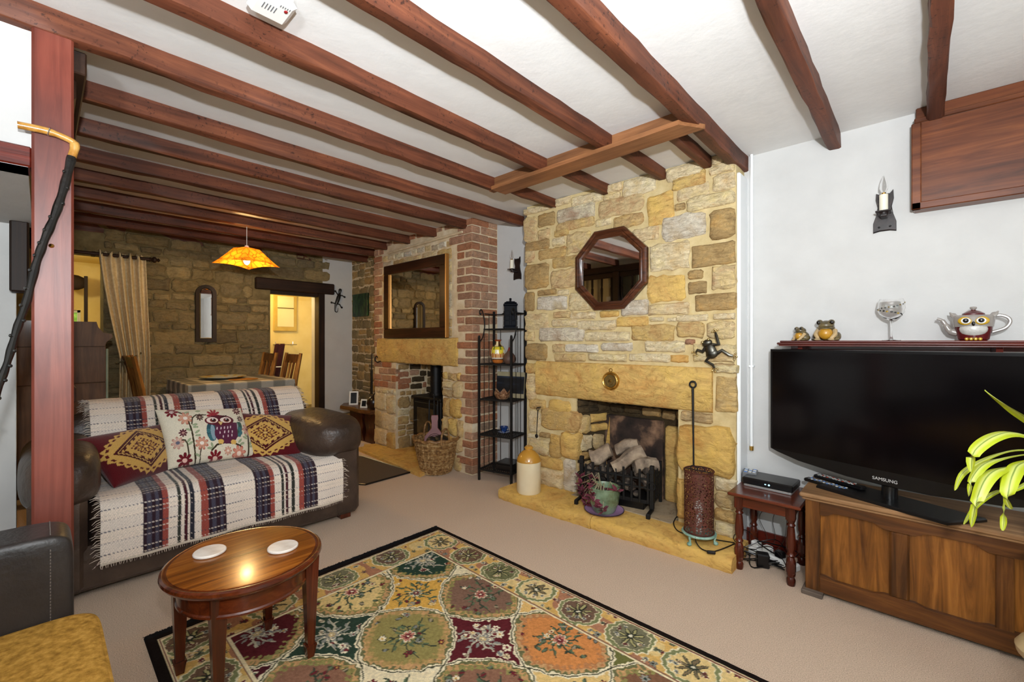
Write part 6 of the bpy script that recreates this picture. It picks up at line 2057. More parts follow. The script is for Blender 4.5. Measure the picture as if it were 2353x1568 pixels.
o = bpy.data.objects.new('woven_cloth', np_mesh('woven_cloth', vts, fcs, M['plaid'], pt.c))
COL.objects.link(o); o.parent = t
md = o.modifiers.new('thick', 'SOLIDIFY'); md.thickness = .006; md.offset = 0
frm = MB()
rf = random.Random(6)
fcol = []
for side in (0, ns_ - 1):
    sg = -1 if side == 0 else 1
    for i in range(4, nt_ - 2, 2):
        p = Vector((VX[i, side], VY[i, side], VZ[i, side]))
        e = p + Vector((rf.uniform(-.012, .02), sg * rf.uniform(.02, .04), rf.uniform(-.022, .004)))
        frm.tube([p, (p + e) / 2 + Vector((0, 0, rf.uniform(0, .008))), e], [.002, .0018, .0008], 4)
for j in range(0, ns_, 2):
    p = Vector((VX[-1, j], VY[-1, j], VZ[-1, j]))
    frm.tube([p + Vector((0, 0, .002)), p + Vector((rf.uniform(-.002, .006), rf.uniform(-.004, .004), -.014))], [.002, .001], 4)
tag(part(frm, 'fringe', pm('cream_fringe', [(.35, '4a3444'), (.5, 'c8b8a8'), (.8, 'd8ccbe')], 30, 1.0), t, True), kind='stuff')


def pillow(name, label, P00, P10, P11, P01, th, nu, nv, paint, base, mat, pinch=.05):
    P00, P10, P11, P01 = map(Vector, (P00, P10, P11, P01))
    nrm = ((P10 - P00).cross(P01 - P00)).normalized()
    u = np.linspace(-1, 1, nu); v = np.linspace(-1, 1, nv)
    UU, VV = np.meshgrid(u, v, indexing='ij')
    pu = UU * (1 - pinch * (1 - VV ** 2)); pvv = VV * (1 - pinch * (1 - UU ** 2))
    a, b = (pu + 1) / 2, (pvv + 1) / 2
    pos = lambda k: P00[k] * (1 - a) * (1 - b) + P10[k] * a * (1 - b) + P11[k] * a * b + P01[k] * (1 - a) * b
    thick = th * ((1 - UU ** 2) * (1 - VV ** 2)) ** .42
    thick = thick * (1 + .16 * (vnoise(a + 2, b + 2, 4, nu) - .5))
    col = paint(a, b)
    c0 = (P00 + P10 + P11 + P01) / 4
    bz_ = min(P00.z, P10.z) - .01
    t = thing(name, label, 'cushion', (c0.x, c0.y, bz_), 0, 'cushions on the sofa')
    for s_, nm in ((1, 'cover_front'), (-1, 'cover_back')):
        vt = np.stack([pos(k) + nrm[k] * thick * s_ - (c0.x, c0.y, bz_)[k] for k in range(3)], -1).reshape(-1, 3)
        ii, jj = np.meshgrid(np.arange(nu - 1), np.arange(nv - 1), indexing='ij')
        q = (ii * nv + jj).ravel()
        f = np.stack([q, q + nv, q + nv + 1, q + 1], -1)
        if s_ < 0:
            f = f[:, ::-1]
        cc = col if s_ > 0 else np.tile(np.array(C(base)[:3]), (nu * nv, 1))
        o = bpy.data.objects.new(nm, np_mesh(nm, vt, f, mat, cc))
        COL.objects.link(o); o.parent = t
    return t


def kilim(a, b):
    x, y = a - .5, b - .5
    p = Paint(x, y, '5a1218')
    r = np.abs(x) / .47 + np.abs(y) / .47
    ang = np.arctan2(y / .47, x / .47)
    tri = np.abs(((ang * 26 / PI) % 2) - 1)
    rr_ = (np.abs(x / .44) ** 1.6 + np.abs(y / .42) ** 1.6) ** (1 / 1.6)
    p.mask(rr_ < 1.0 + .10 * tri, 'd2a658')
    p.mask((rr_ < .99) & (rr_ > .93) & (tri > .5), '5a1218')
    p.mask(r < .80, '4a0e14')
    zz_ = np.abs(((x - y) * 26 % 2) - 1) * .05
    zz2 = np.abs(((x + y) * 26 % 2) - 1) * .05
    p.mask((r < .70 + zz_) & (r > .66 + zz_), 'd8b068')
    p.mask(r < .56 + .08 * (np.floor(np.abs(x) * 26) % 2), 'd2a658')
    p.mask((r < .44) & (np.sin(x * 95) * np.sin(y * 95) > .25), '5a1218')
    fl = np.hypot(x, y * 1.1)
    A = np.arctan2(y, x)
    p.mask(fl < .15 * (.75 + .25 * np.cos(8 * A)), '5a1218')
    p.mask(fl < .12 * (.72 + .28 * np.cos(8 * A)), 'd8a850')
    p.mask(fl < .075 * (.7 + .3 * np.cos(6 * A)), '5a1218')
    p.mask(fl < .03, 'd8b068')
    return p.c


M['velvet'] = attr_mat('chenille', 1.0, 300, 0.6, .004, spec=.1, sheen=.3)
TLc, TRc, BRc, BLc = (105, 150), (1325, 115), (1555, 795), (275, 985)


def owl(a, b):
    X = BLc[0] * (1 - a) * (1 - b) + BRc[0] * a * (1 - b) + TRc[0] * a * b + TLc[0] * (1 - a) * b
    Y = BLc[1] * (1 - a) * (1 - b) + BRc[1] * a * (1 - b) + TRc[1] * a * b + TLc[1] * (1 - a) * b
    p = Paint(X, Y, 'e2d8c2')
    br, gr, lg = '3c2f1c', '3e5a4c', '8c9a78'
    p.stroke([(625, 960), (590, 700), (560, 500), (520, 380), (470, 260), (370, 205)], 11, br)
    p.stroke([(560, 400), (570, 310), (620, 265), (760, 262)], 9, br)
    p.stroke([(525, 940), (520, 800), (500, 670), (470, 620), (420, 615)], 9, br)
    p.stroke([(680, 930), (672, 800), (690, 700)], 7, br)
    p.stroke([(1378, 860), (1385, 600), (1385, 470)], 13, br)
    p.stroke([(830, 760), (900, 690), (1010, 660), (1150, 660), (1250, 690), (1275, 730)], 12, br)
    p.stroke([(1285, 850), (1290, 760)], 8, br)
    for (x, y, an) in ((600, 410, .2), (610, 445, 0), (515, 480, -.4), (630, 510, .6), (640, 560, .1), (520, 625, .9), (540, 665, .6), (500, 225, .2), (830, 695, -1.2), (800, 735, 0), (1245, 625, .8), (1280, 660, .4), (1345, 535, -1), (1330, 575, -.4), (1415, 645, 1), (1430, 685, .4), (640, 820, -.5), (655, 200, .1)):
        p.ell(x, y, 38, 15, lg, -an)
        p.ell(x, y, 26, 6, 'a8b48e', -an)
    p.flower(305, 213, 88, 8, '7a1c26', 'f0e4dc'); p.ell(308, 210, 18, 18, '7a1c26'); p.ell(308, 210, 12, 12, 'f0e4dc')
    p.flower(475, 315, 98, 8, 'd49a80', 'f4e8dc', 'b06a58', .3)
    p.flower(445, 522, 58, 8, '5a2430', 'b88a80')
    p.flower(380, 655, 86, 8, 'cfa898', '6a6a7c', 'b07a68', .2)
    p.flower(690, 668, 92, 8, 'd49a80', 'f4e8dc', 'b05a50', .4)
    p.flower(475, 885, 104, 8, '6e1a24', 'eec0b4')
    p.flower(885, 860, 110, 9, '7a1420', 'e8c8b8', None, .2)
    p.flower(1062, 762, 58, 8, 'd4a088', 'ecd8c8', 'b87868')
    p.flower(1232, 790, 108, 8, 'd88f78', 'f4dccb', 'b85a4c', .3)
    p.flower(1380, 450, 90, 8, 'd4a08c', '7a2a2c', 'b86c60', .1)
    p.flower(1232, 182, 66, 8, '5a1820', 'c0a090'); p.flower(1270, 305, 50, 8, '5a4038', 'c0a090'); p.flower(672, 298, 56, 8, '4a2c26', 'b89a88')
    # owl
    p.flower(868, 262, 100, 9, '9a2630', '9a2630', None, .5)
    p.ell(830, 510, 72, 135, '2f5560', -.12); p.ell(1210, 470, 70, 125, '35584c', .45)
    for (x, y) in ((785, 500), (800, 570), (820, 610), (1250, 460), (1265, 510), (1240, 545)):
        p.ell(x, y, 26, 30, '3f7078')
    p.ell(848, 520, 34, 110, '8aa0ac', -.12); p.ell(1178, 470, 34, 105, '9aa6a8', .4)
    p.ell(1040, 530, 172, 145, '5c2440'); p.mask((np.abs(X - 1045) < 165) & (Y > 370) & (Y < 560), '5c2440')
    p.ell(950, 345, 212, 78, '5a1826', -.03)
    for (cx_, cy_) in ((845, 343), (1040, 338)):
        p.ell(cx_, cy_, 92, 52, '6e1a26'); p.ell(cx_, cy_, 82, 44, 'f0dcd0'); p.ell(cx_ + 12, cy_ + 2, 46, 30, '7a3a30'); p.ell(cx_ + 20, cy_ - 2, 26, 22, '2a1010'); p.ell(cx_ + 8, cy_ - 14, 9, 8, 'ffffff')
    m_ = (np.abs(X - 962) < 36 * (1 - (Y - 368) / 54)) & (Y > 366) & (Y < 420)
    p.mask(m_, 'dcb878')
    p.ell(900, 300, 70, 10, '5a1826', .35); p.ell(1010, 290, 60, 10, '3a1018', -.4)
    for (x, y) in ((905, 465), (962, 462), (1012, 455), (1062, 450), (1105, 440), (945, 525), (1012, 515), (1070, 508), (1128, 505), (990, 580), (1062, 568), (1120, 555)):
        p.ell(x, y, 8, 20, 'e4d0d4', .15)
    for x in (955, 1145):
        p.ell(x, 645, 42, 30, 'dcb060'); p.ell(x - 20, 665, 16, 16, 'dcb060'); p.ell(x + 18, 665, 16, 16, 'dcb060')
    return p.c


XB, XT = -3.30, -3.47
pillow('owl_cushion', 'cream cushion embroidered with a purple owl and flowers, middle of the sofa', onX(386, 1080, XB), onX(594, 1047, XB), onX(553, 938, XT), onX(356, 942, XT), .075, 200, 150, owl, 'd8ccb4', M['velvet'])
pillow('kilim_cushion', 'maroon and gold medallion cushion against the sofa arm by the post', onX(262, 1122, -3.12), onX(405, 1082, -3.38), onX(392, 972, -3.56), onX(176, 1010, -3.32), .07, 150, 110, kilim, '5a1218', M['velvet'])
pillow('kilim_cushion', 'maroon and gold medallion cushion against the sofa arm by the stove', onX(528, 1062, -3.36), onX(694, 1050, -3.18), onX(694, 955, -3.42), onX(520, 948, -3.55), .07, 150, 110, kilim, '5a1218', M['velvet'])

# ================================================================== armchair at the lower left
t = thing('leather_armchair', 'wide dark leather armchair with square stitched arms beside the post', 'armchair', (-1.5, -.4, 0))
AX0, AX1 = -2.085, -1.895
AZ = .668
mb = superq(MB(), ((AX0 + AX1) / 2, -.39, (AZ + .05) / 2), ((AX1 - AX0) / 2, .46, (AZ - .05) / 2), .13, 72, 40)
part(mb, 'arm', M['leather_dk'], t, True, ang=75)
part(MB().bx(-1.02, -.84, -.85, .055, .05, AZ, .03), 'arm', M['leather_dk'], t, True)
part(MB().bx(AX1, -1.02, -.85, -.02, .05, .29, .02), 'seat_frame', M['leather_dk'], t, True)
part(MB().bx(AX0, -.84, -1.0, -.8, .05, .9, .04), 'back', M['leather_dk'], t, True)
M['stitch'] = pm('stitching', ['6a625c'], rough=.8)
st = MB()
for i in range(34):
    z = .31 + .0095 * i
    st.bx(AX1 - .001, AX1 + .0016, .018, .0205, z, z + .0055)
for i in range(18):
    x = AX0 + .03 + .008 * i
    st.bx(x, x + .005, .018, .0205, AZ - .001, AZ + .0016)
part(st, 'stitching', M['stitch'], t, True)
for x in (-2.04, -.9):
    for y in (-.9, 0.0):
        part(MB().bx(x - .03, x + .03, y - .03, y + .03, 0, .055, .004), 'foot', M['cof_leg'], t, True)
M['gold_fabric'] = pm('gold_chenille', [(0.3, '8a6428'), (0.5, 'ad8238'), (0.7, 'c89a4c')], 60, 1.0, bmp=.7, bscale=180, bdist=.004, stretch=(1, 1, 1), spec=.1)
t = thing('seat_cushion', 'mustard gold chenille seat cushion with piped edge on the leather armchair', 'cushion', (-1.46, -.35, .29))
part(superq(MB(), (-1.46, -.33, .36), (.435, .45, .07), .16, 64, 18), 'cushion_cover', M['gold_fabric'], t, True, ang=60)
pts = []
for k in range(80):
    a = 2 * PI * k / 80
    sp = lambda v, e: math.copysign(abs(v) ** e, v)
    pts.append((-1.46 + .431 * sp(math.cos(a), .16), -.33 + .447 * sp(math.sin(a), .16), .412))
part(MB().tube(pts, .006, 6, closed=True), 'piping', M['gold_fabric'], t, True)

# walking stick hanging on the post
M['horn'] = pm('burr_handle', [(0.3, '6a3f12'), (0.5, 'b07a30'), (0.7, 'd8a85a')], 18, 0.3, coat=.4, stretch=(1, 1, 1))
M['blackthorn'] = pm('blackthorn', ['0a0908', '1c1916'], 30, 0.25, coat=.3)
XS = -2.161
hp = [onX(40, 287, XS), onX(110, 302, XS), onX(160, 322, XS), onX(172, 335, XS), onX(165, 362, XS)]
foot = onX(2, 880, XS)
t = thing('walking_stick', 'knobbly blackthorn walking stick with pale burr handle hanging on the post', 'walking stick', tuple(foot))
part(MB().tube(cv(hp, 6), [.012] * 8 + [.0105] * 8 + [.0135] * 4 + [.012] * 5, 12), 'handle', M['horn'], t, True)
bp = onX(113, 302, XS)
part(MB().tube([bp + Vector((0, .0, 0)) + Vector((.013 * math.cos(a), .003 * math.sin(a), .013 * math.sin(a))) for a in np.linspace(0, 2 * PI, 17)[:-1]], .0018, 5, closed=True), 'collar', M['chrome'], t, True)
sp_ = [onX(165, 360, XS), onX(150, 420, XS), onX(128, 490, XS), onX(103, 550, XS), onX(82, 610, XS), onX(62, 690, XS), onX(38, 760, XS), onX(18, 830, XS), onX(-6, 900, XS), onX(-40, 1000, XS)]
cs_ = cv(sp_, 6)
part(MB().tube(cs_, [.0125 - .003 * i / len(cs_) + .0012 * math.sin(i * 1.3) for i in range(len(cs_))], 10), 'shaft', M['blackthorn'], t, True)
rk = random.Random(8)
kn = MB()
for i in range(4, len(cs_) - 2, 3):
    p = cs_[i]
    part(MB().ell((p.x + .008, p.y + rk.choice((-.009, .009)), p.z), (.005, .0055, .006), 7, 5), 'thorn_knot', M['blackthorn'], t, True)
# ================================================================== dining end
# raised platform hidden behind the sofa
struct(MB().bx(-6.0, -4.72, 0.1, 2.55, 0.0, 0.075), 'floor_dining', M['carpet'])
ZD = .075
# pendant lamp
pl = onX(567, 575, -4.62)
m_, nt, b_ = nodes('amber_shade')
vec = coords(nt)
br_ = nt.nodes.new('ShaderNodeTexVoronoi'); br_.feature = 'DISTANCE_TO_EDGE'; br_.inputs['Scale'].default_value = 15
nt.links.new(vec, br_.inputs['Vector'])
cl = ramp(nt, br_.outputs['Distance'], [(0.0, C('7a3a08')), (0.03, C('8a480c')), (0.06, C('b87416')), (0.4, C('c8861e'))])
nt.links.new(cl, b_.inputs['Base Color'])
tr = nt.nodes.new('ShaderNodeBsdfTranslucent')
nt.links.new(cl, tr.inputs['Color'])
ms = nt.nodes.new('ShaderNodeMixShader'); ms.inputs[0].default_value = .32
out = [n for n in nt.nodes if n.type == 'OUTPUT_MATERIAL'][0]
nt.links.new(b_.outputs[0], ms.inputs[1]); nt.links.new(tr.outputs[0], ms.inputs[2]); nt.links.new(ms.outputs[0], out.inputs['Surface'])
b_.inputs['Roughness'].default_value = .4
M['shade'] = m_
zt, zbm = onX(567, 572, -4.62).z, onX(567, 610, -4.62).z
t = thing('pendant_lamp', 'lit amber glass pendant lamp with sloping square shade over the dining table', 'pendant lamp', (pl.x, pl.y, zbm))
hs_, ht_ = .195, .075
mb = MB()
va = [(sx_ * ht_, sy_ * ht_, zt - zbm) for sx_, sy_ in ((-1, -1), (1, -1), (1, 1), (-1, 1))]
Mz = Matrix.Rotation(.45, 4, 'Z')
N_ = 6
rings = []
for i in range(5):
    s = i / 4
    h_ = ht_ + (hs_ - ht_) * s
    zz_ = (zt - zbm) * (1 - s) ** 1.15
    row = []
    for c_ in range(4):
        c0 = ((-1, -1), (1, -1), (1, 1), (-1, 1))[c_]; c1 = ((1, -1), (1, 1), (-1, 1), (-1, -1))[c_]
        for k in range(N_):
            f = k / N_
            row.append((h_ * (c0[0] + (c1[0] - c0[0]) * f), h_ * (c0[1] + (c1[1] - c0[1]) * f), zz_ - .02 * s * math.sin(PI * (f)) * 0 + .018 * s * math.sin(PI * f)))
    rings.append(row)
mb.grid(rings, closev=True, M=Mz)
part(mb, 'lamp_shade', M['shade'], t, ang=20)
ztop = CE - BD * 0
part(MB().cyl((0, 0, zt - zbm + .02), (0, 0, CE - zbm), .003, n=6), 'cord', M['white_plastic'], t)
part(MB().lathe([(.014, zt - zbm + .03), (.022, zt - zbm + .012), (.022, zt - zbm - .03), (.014, zt - zbm - .035)], 16), 'lamp_holder', M['white_plastic'], t)
part(MB().ell((0, 0, .045), (.028, .028, .04), 16, 10), 'bulb', pm('glowing_bulb', ['fff2d0'], emit='ffd890', estr=8.0), t)
part(MB().lathe([(.05, CE - zbm - .03), (.05, CE - zbm - .004), (.0, CE - zbm - .004)], 20), 'ceiling_rose', M['white_plastic'], t)
ld = bpy.data.lights.new('pendant_bulb_light', 'POINT')
ld.energy = 20
ld.color = (1.0, .66, .26)
ld.shadow_soft_size = .035
ld.specular_factor = .0
lo_ = bpy.data.objects.new('pendant_bulb_light', ld)
COL.objects.link(lo_)
lo_.location = (pl.x, pl.y, zbm - .012)
# warm point lights of the kitchen and the lobby
ld = bpy.data.lights.new('kitchen_ceiling_light', 'POINT'); ld.energy = 28; ld.color = (1.0, .8, .42); ld.shadow_soft_size = .08
lo_ = bpy.data.objects.new('kitchen_ceiling_light', ld); COL.objects.link(lo_); lo_.location = (-6.6, 2.0, 2.1)
ld = bpy.data.lights.new('lobby_light', 'POINT'); ld.energy = 22; ld.color = (1.0, .86, .5); ld.shadow_soft_size = .08
lo_ = bpy.data.objects.new('lobby_light', ld); COL.objects.link(lo_); lo_.location = (-7.0, -.3, 2.1)

# dining table with checked cloth
tx0, tx1 = -5.78, -4.84
tb = .852
y0_, y1_ = onX(436, 893, -4.84).y, onX(668, 880, -4.9).y
t = thing('dining_table', 'dining table hidden under the checked cloth', 'table', ((tx0 + tx1) / 2, (y0_ + y1_) / 2, ZD))
M['pine'] = wood_mat('oak_chair', ['6a4420', '8f6230', 'b08446'], 'z', 9, 0.4, 0.15, 0.05)
part(MB().bx(tx0, tx1, y0_, y1_, tb - .03, tb - .004, .004), 'table_top', M['pine'], t, True)
for x in (tx0 + .06, tx1 - .06):
    for y in (y0_ + .06, y1_ - .06):
        part(MB().bx(x - .03, x + .03, y - .03, y + .03, ZD, tb - .03), 'leg', M['pine'], t, True)
t['label'] = 'dining table under the grey and white checked cloth'
gx = np.arange(tx0 - .26, tx1 + .2601, .0125); gy = np.arange(y0_ - .26, y1_ + .2601, .0125)
CXg, CYg = np.meshgrid(gx, gy, indexing='ij')
cxp, cyp = np.clip(CXg, tx0 - .006, tx1 + .006), np.clip(CYg, y0_ - .006, y1_ + .006)
ox, oy = CXg - cxp, CYg - cyp
drop = np.maximum(np.abs(ox), np.abs(oy))
fold = .012 * np.sin((CXg + CYg) * 26) * np.clip(drop / .2, 0, 1)
vt = np.stack([cxp + np.sign(ox) * (.008 + np.abs(fold)) * (np.abs(ox) > 0), cyp + np.sign(oy) * (.008 + np.abs(fold)) * (np.abs(oy) > 0), tb - drop], -1)
pt2 = Paint(CXg, CYg, 'd9d4c6')
ck = .115
A_, B2 = np.floor(CXg / ck) % 2 == 0, np.floor(CYg / ck) % 2 == 0
pt2.mask(A_ ^ B2, '9a9890'); pt2.mask(A_ & B2, '74746e')
n1, n2 = CXg.shape
ii, jj = np.meshgrid(np.arange(n1 - 1), np.arange(n2 - 1), indexing='ij')
q = (ii * n2 + jj).ravel()
t = thing('tablecloth', 'grey and white checked tablecloth on the dining table', 'tablecloth', ((tx0 + tx1) / 2, (y0_ + y1_) / 2, tb - .26))
vt = vt - np.array([(tx0 + tx1) / 2, (y0_ + y1_) / 2, tb - .26])
o = bpy.data.objects.new('cloth', np_mesh('cloth', vt.reshape(-1, 3), np.stack([q, q + n2, q + n2 + 1, q + 1], -1), attr_mat('checked_cotton', .9, 300, .3), pt2.c))
COL.objects.link(o); o.parent = t
# patterned platter on the table
pp_ = onZ(515, 869, tb + .015)
px_, py_ = max(pp_.x, tx0 + .26), 1.55
pp_ = onX(512, 870, -5.4)
M['platter'] = pm('painted_platter', [(0.3, 'b8742a'), (0.45, 'd8c070'), (0.6, 'c8d0c8'), (0.8, 'd8a848')], 16, 0.25)
t = thing('platter', 'large hand painted yellow platter on the dining table', 'platter', (-5.38, pp_.y, tb + .002))
part(MB().lathe([(0, .004), (.1, .004), (.15, .012), (.21, .028), (.21, .024), (.15, .004), (.1, 0), (0, 0)], 36), 'dish', M['platter'], t)
t = thing('cork_mat', 'round orange place mat beside the platter', 'place mat', (-5.14, pp_.y + .12, tb))
part(MB().lathe([(.13, 0), (.135, .003), (.13, .006), (0, .006)], 32), 'mat_disc', pm('orange_cork', ['a8702c', 'c08a3c'], 20, .8), t)


def dining_chair(x, y, rz, label):
    t = thing('dining_chair', label, 'chair', (x, y, ZD), rz, 'oak dining chairs')
    w, sh, bh = .21, .46, 1.04
    # chair faces local +y, back at local -y, leaning away
    for s in (-1, 1):
        part(MB().tube([(s * w, -.2, 0), (s * w, -.2, sh), (s * (w - .004), -.235, .75), (s * (w - .01), -.29, bh)], [.022, .024, .022, .019], 4), 'back_post', M['pine'], t)
        part(MB().bx(s * w - .02, s * w + .02, .17, .21, 0, sh - .02, .003), 'leg', M['pine'], t)
    part(MB().bx(-w - .02, w + .02, -.21, .22, sh - .02, sh + .02, .01), 'seat', M['pine'], t)
    Mt = Matrix.Translation((0, -.285, bh - .06)) @ Matrix.Rotation(.19, 4, 'X')
    part(MB().bx(-w + .01, w - .01, -.011, .011, -.05, .05, .004, M=Mt), 'top_rail', M['chair_dark'], t)
    part(MB().bx(-w + .01, w - .01, -.225, -.2, .53, .58, .004), 'lower_rail', M['pine'], t)
    for i in range(4):
        sx_ = -w + .07 + i * (2 * w - .14) / 3
        part(MB().tube([(sx_, -.212, .56), (sx_, -.24, .76), (sx_, -.278, bh - .09)], .014, 4), 'slat', M['chair_dark'] if i % 2 else M['pine'], t)
    return t


M['chair_dark'] = wood_mat('oak_dark', ['4a2c14', '6a431f', '84582c'], 'z', 9, 0.4, 0.15, 0.05)
c1 = onX(360, 850, -5.15); c2 = onX(618, 850, -5.55); c3 = onX(663, 850, -5.2)
dining_chair(-5.2, y0_ - .08, 0.0, 'oak dining chair by the curtain, pushed to the table')
dining_chair(-5.62, c2.y - .25, PI, 'oak dining chair by the doorway lintel end of the table')
dining_chair(-5.16, c3.y - .25, PI, 'oak dining chair standing before the yellow doorway')
dining_chair(-4.98 - .72, y0_ - .06, 0.05, 'oak dining chair half hidden behind the curtain side chair')

# arched mirror
a, b = onX(473, 655, XF + .03), onX(473, 786, XF + .03)
my = a.y
hw_, zt_, zb2 = .098, a.z, b.z
t = thing('arched_mirror', 'narrow arched wall mirror in dark frame on the rubble wall', 'mirror', (XF + .04, my, zb2))


def archo(w, top, bot, n=14):
    return [(my - w, bot), (my + w, bot)] + [(my + w * math.cos(q_), top - w + w * math.sin(q_)) for q_ in np.linspace(0, PI, n)]


o1, o2 = archo(hw_, zt_, zb2), archo(hw_ - .035, zt_ - .035, zb2 + .035)
n = len(o1)
xr, xm = XF + .055, XF + .04
mb = MB().add([(XF + .015, y, z) for y, z in o1] + [(xr, y, z) for y, z in o1] + [(xr - .006, y, z) for y, z in o2] + [(xm, y, z) for y, z in o2], [(r_ * n + k, r_ * n + (k + 1) % n, (r_ + 1) * n + (k + 1) % n, (r_ + 1) * n + k) for r_ in range(3) for k in range(n)])
part(mb, 'mirror_frame', M['darkz'], t, True)
o3 = archo(hw_ - .047, zt_ - .047, zb2 + .047)
part(MB().add([(xm + .001, y, z) for y, z in o2] + [(xm + .006, y, z) for y, z in o3], [(k, (k + 1) % n, n + (k + 1) % n, n + k) for k in range(n)]), 'bevelled_edge', M['mirror'], t, True, smooth=False)
part(MB().add([(xm + .006, y, z) for y, z in o3], [list(range(n))]), 'mirror_glass', M['mirror'], t, True, smooth=False)

# curtain on a pole with rope tie-back
M['curtain'] = pm('beige_linen', [(0.3, 'c8b48e'), (0.5, 'd6c29c'), (0.7, 'e2d0ac')], 40, 0.95, bmp=.3, bscale=200, bdist=.003, spec=.1)
xc = XF + .10
ztp = onX(280, 586, xc).z
zti = onX(330, 820, xc).z
yl0, yl1 = onX(226, 600, xc).y, onX(334, 600, xc).y
P = []
nz, nyy = 46, 110
for i in range(nz):
    s = i / (nz - 1)
    z = ztp + .0 - s * (ztp - ZD - .02)
    # gathered to the right at the tie-back
    u = (ztp - z) / (ztp - zti)
    pin = math.exp(-((u - 1) / .55) ** 2)
    a = yl0 + (yl1 - yl0) * (.42 * min(1, u ** 1.2) if u < 1 else .42 - .03 * min(1, (u - 1)))
    b = yl1 + .03 * min(1, u)
    row = []
    for k in range(nyy):
        f = k / (nyy - 1)
        y = a + (b - a) * f
        amp = .022 + .024 * min(1, u) * (1 - .4 * pin) + (.012 if s < .04 else 0)
        x = xc + amp * math.sin(f * 2 * PI * 5 + .8 * math.sin(3 * s)) + .02 * pin + .006 * math.sin(f * 40 + s * 9)
        zz_ = z + (.02 * math.sin(f * 2 * PI * 7.5 + 1.2) + .01 * math.sin(f * 90) if i == 0 else 0)
        row.append((x, y, zz_))
    P.append(row)
t = thing('curtain', 'beige linen door curtain tied back beside the rubble wall', 'curtain', (xc, (yl0 + yl1) / 2, ZD))
cu = part(MB().grid(P), 'curtain_cloth', M['curtain'], t, True, ang=80)
cu.modifiers.new('thick', 'SOLIDIFY').thickness = .005
M['rope'] = pm('rope', ['5a4c30', '7a6a48'], 90, .9)
ta_, tb_ = onX(272, 834, xc + .06), onX(345, 797, XF + .03)
part(MB().tube(cv([ta_ + Vector((-.04, -.01, 0)), ta_, ta_.lerp(tb_, .5) + Vector((.03, 0, -.02)), tb_]), .008, 7).tube(cv([ta_ + Vector((0, .03, 0)), ta_ + Vector((.01, .04, -.05)), ta_ + Vector((.01, .05, -.1))]), .007, 6), 'tie_back', M['rope'], t, True)
part(MB().cyl(tb_ + Vector((-.03, 0, 0)), tb_ + Vector((.02, 0, .01)), .008, n=8), 'tie_hook', M['iron'], t, True)
pz = ztp - .005
t = thing('curtain_pole', 'dark wooden curtain pole with turned finial above the beige curtain', 'curtain pole', (xc, .4, pz - .02))
part(MB().cyl((xc, -.6, pz - .01), (xc, yl1 + .03, pz - .01), .016, n=12), 'pole', M['darky'], t, True)
prof = [(.016, 0), (.022, .008), (.014, .018), (.03, .035), (.03, .05), (.012, .065), (.02, .078), (0.002, .09)]
part(MB().lathe(prof, 14, M=Matrix.Translation((xc, yl1 + .03, pz - .01)) @ Matrix.Rotation(-PI / 2, 4, 'X')), 'finial', M['darky'], t, True)
part(MB().bx(XF - .0, xc, .33, .36, pz - .03, pz + .01, .003), 'pole_bracket', M['darky'], t, True)

# washstand seen from behind
M['washstand'] = wood_mat('brown_paint', ['4e3624', '664830', '7a583c'], 'z', 7, 0.55, 0.05, .1, .1)
M['sage'] = pm('sage_edge', ['7a8470', '8c9680'], 10, .6)
xw = -4.86
R_ = lambda px, py: onX(px, py, xw)
yR = R_(243, 850).y
t = thing('washstand', 'brown painted washstand with scrolled splashback seen behind the sofa', 'washstand', (xw - .25, yR - .3, ZD))
out = [(-.35, R_(200, 740).z), (R_(222, 740).y, R_(222, 740).z), (R_(226, 752).y, R_(226, 752).z), (R_(238, 765).y, R_(238, 765).z), (R_(258, 768).y, R_(258, 768).z), (R_(259, 776).y, R_(259, 776).z), (R_(246, 786).y, R_(246, 786).z), (R_(241, 796).y, R_(241, 796).z), (-.35, R_(241, 796).z)]
zmid = R_(241, 796).z
part(MB().prism(out, 'x', xw - .02, xw, .002), 'splashback', M['washstand'], t, True)
part(MB().bx(xw - .02, xw, -.35, yR, zmid - .29, zmid - .004, .003), 'back_panel', M['washstand'], t, True)
part(MB().bx(xw - .02, xw, -.35, yR, ZD + .04, zmid - .294, .003), 'lower_panel', M['washstand'], t, True)
part(MB().bx(xw - .03, xw - .018, -.35, yR, ZD, zmid + .02), 'rear_board', M['washstand'], t, True)
part(MB().bx(xw - .035, xw - .002, yR, yR + .016, ZD, zmid - .02, .003), 'side_stile', M['sage'], t, True)
part(MB().bx(xw - .45, xw - .02, -.35, yR, zmid - .34, zmid - .3, .006).bx(xw - .44, xw - .4, -.33, -.29, ZD, zmid - .34).bx(xw - .44, xw - .4, yR - .05, yR - .01, ZD, zmid - .34), 'stand_frame', M['washstand'], t, True)

# gecko on the plastered pier
M['gecko'] = pm('dark_bronze', ['16130f', '332c24'], 40, 0.4, 0.6)
gp = [onX(px, py, XF + .03) for px, py in ((782, 664), (780, 676), (776, 690), (771, 703), (770, 715), (775, 717), (777, 708))]
t = thing('gecko_ornament', 'dark metal gecko ornament climbing the white plastered pier', 'ornament', tuple(gp[4]))
part(MB().tube(cv(gp, 5), [.012, .02, .022, .02, .016, .017, .022, .026, .028, .028, .027, .026, .024, .02, .017, .014, .012, .010, .009, .008, .008, .007, .006, .006, .005, .005, .004, .004, .003, .003, .002], 8), 'body', M['gecko'], t, True)
for (i, dy, dz_) in ((6, .07, -.02), (6, -.05, .05), (13, .07, -.05), (13, -.06, .01)):
    p = cv(gp, 5)[i]
    part(MB().tube([p, p + Vector((.012, dy * .6, dz_ * .2)), p + Vector((.0, dy, dz_))], [.009, .008, .006], 6).ell(tuple(p + Vector((0, dy * 1.1, dz_))), (.006, .016, .014), 8, 5), 'leg', M['gecko'], t, True)

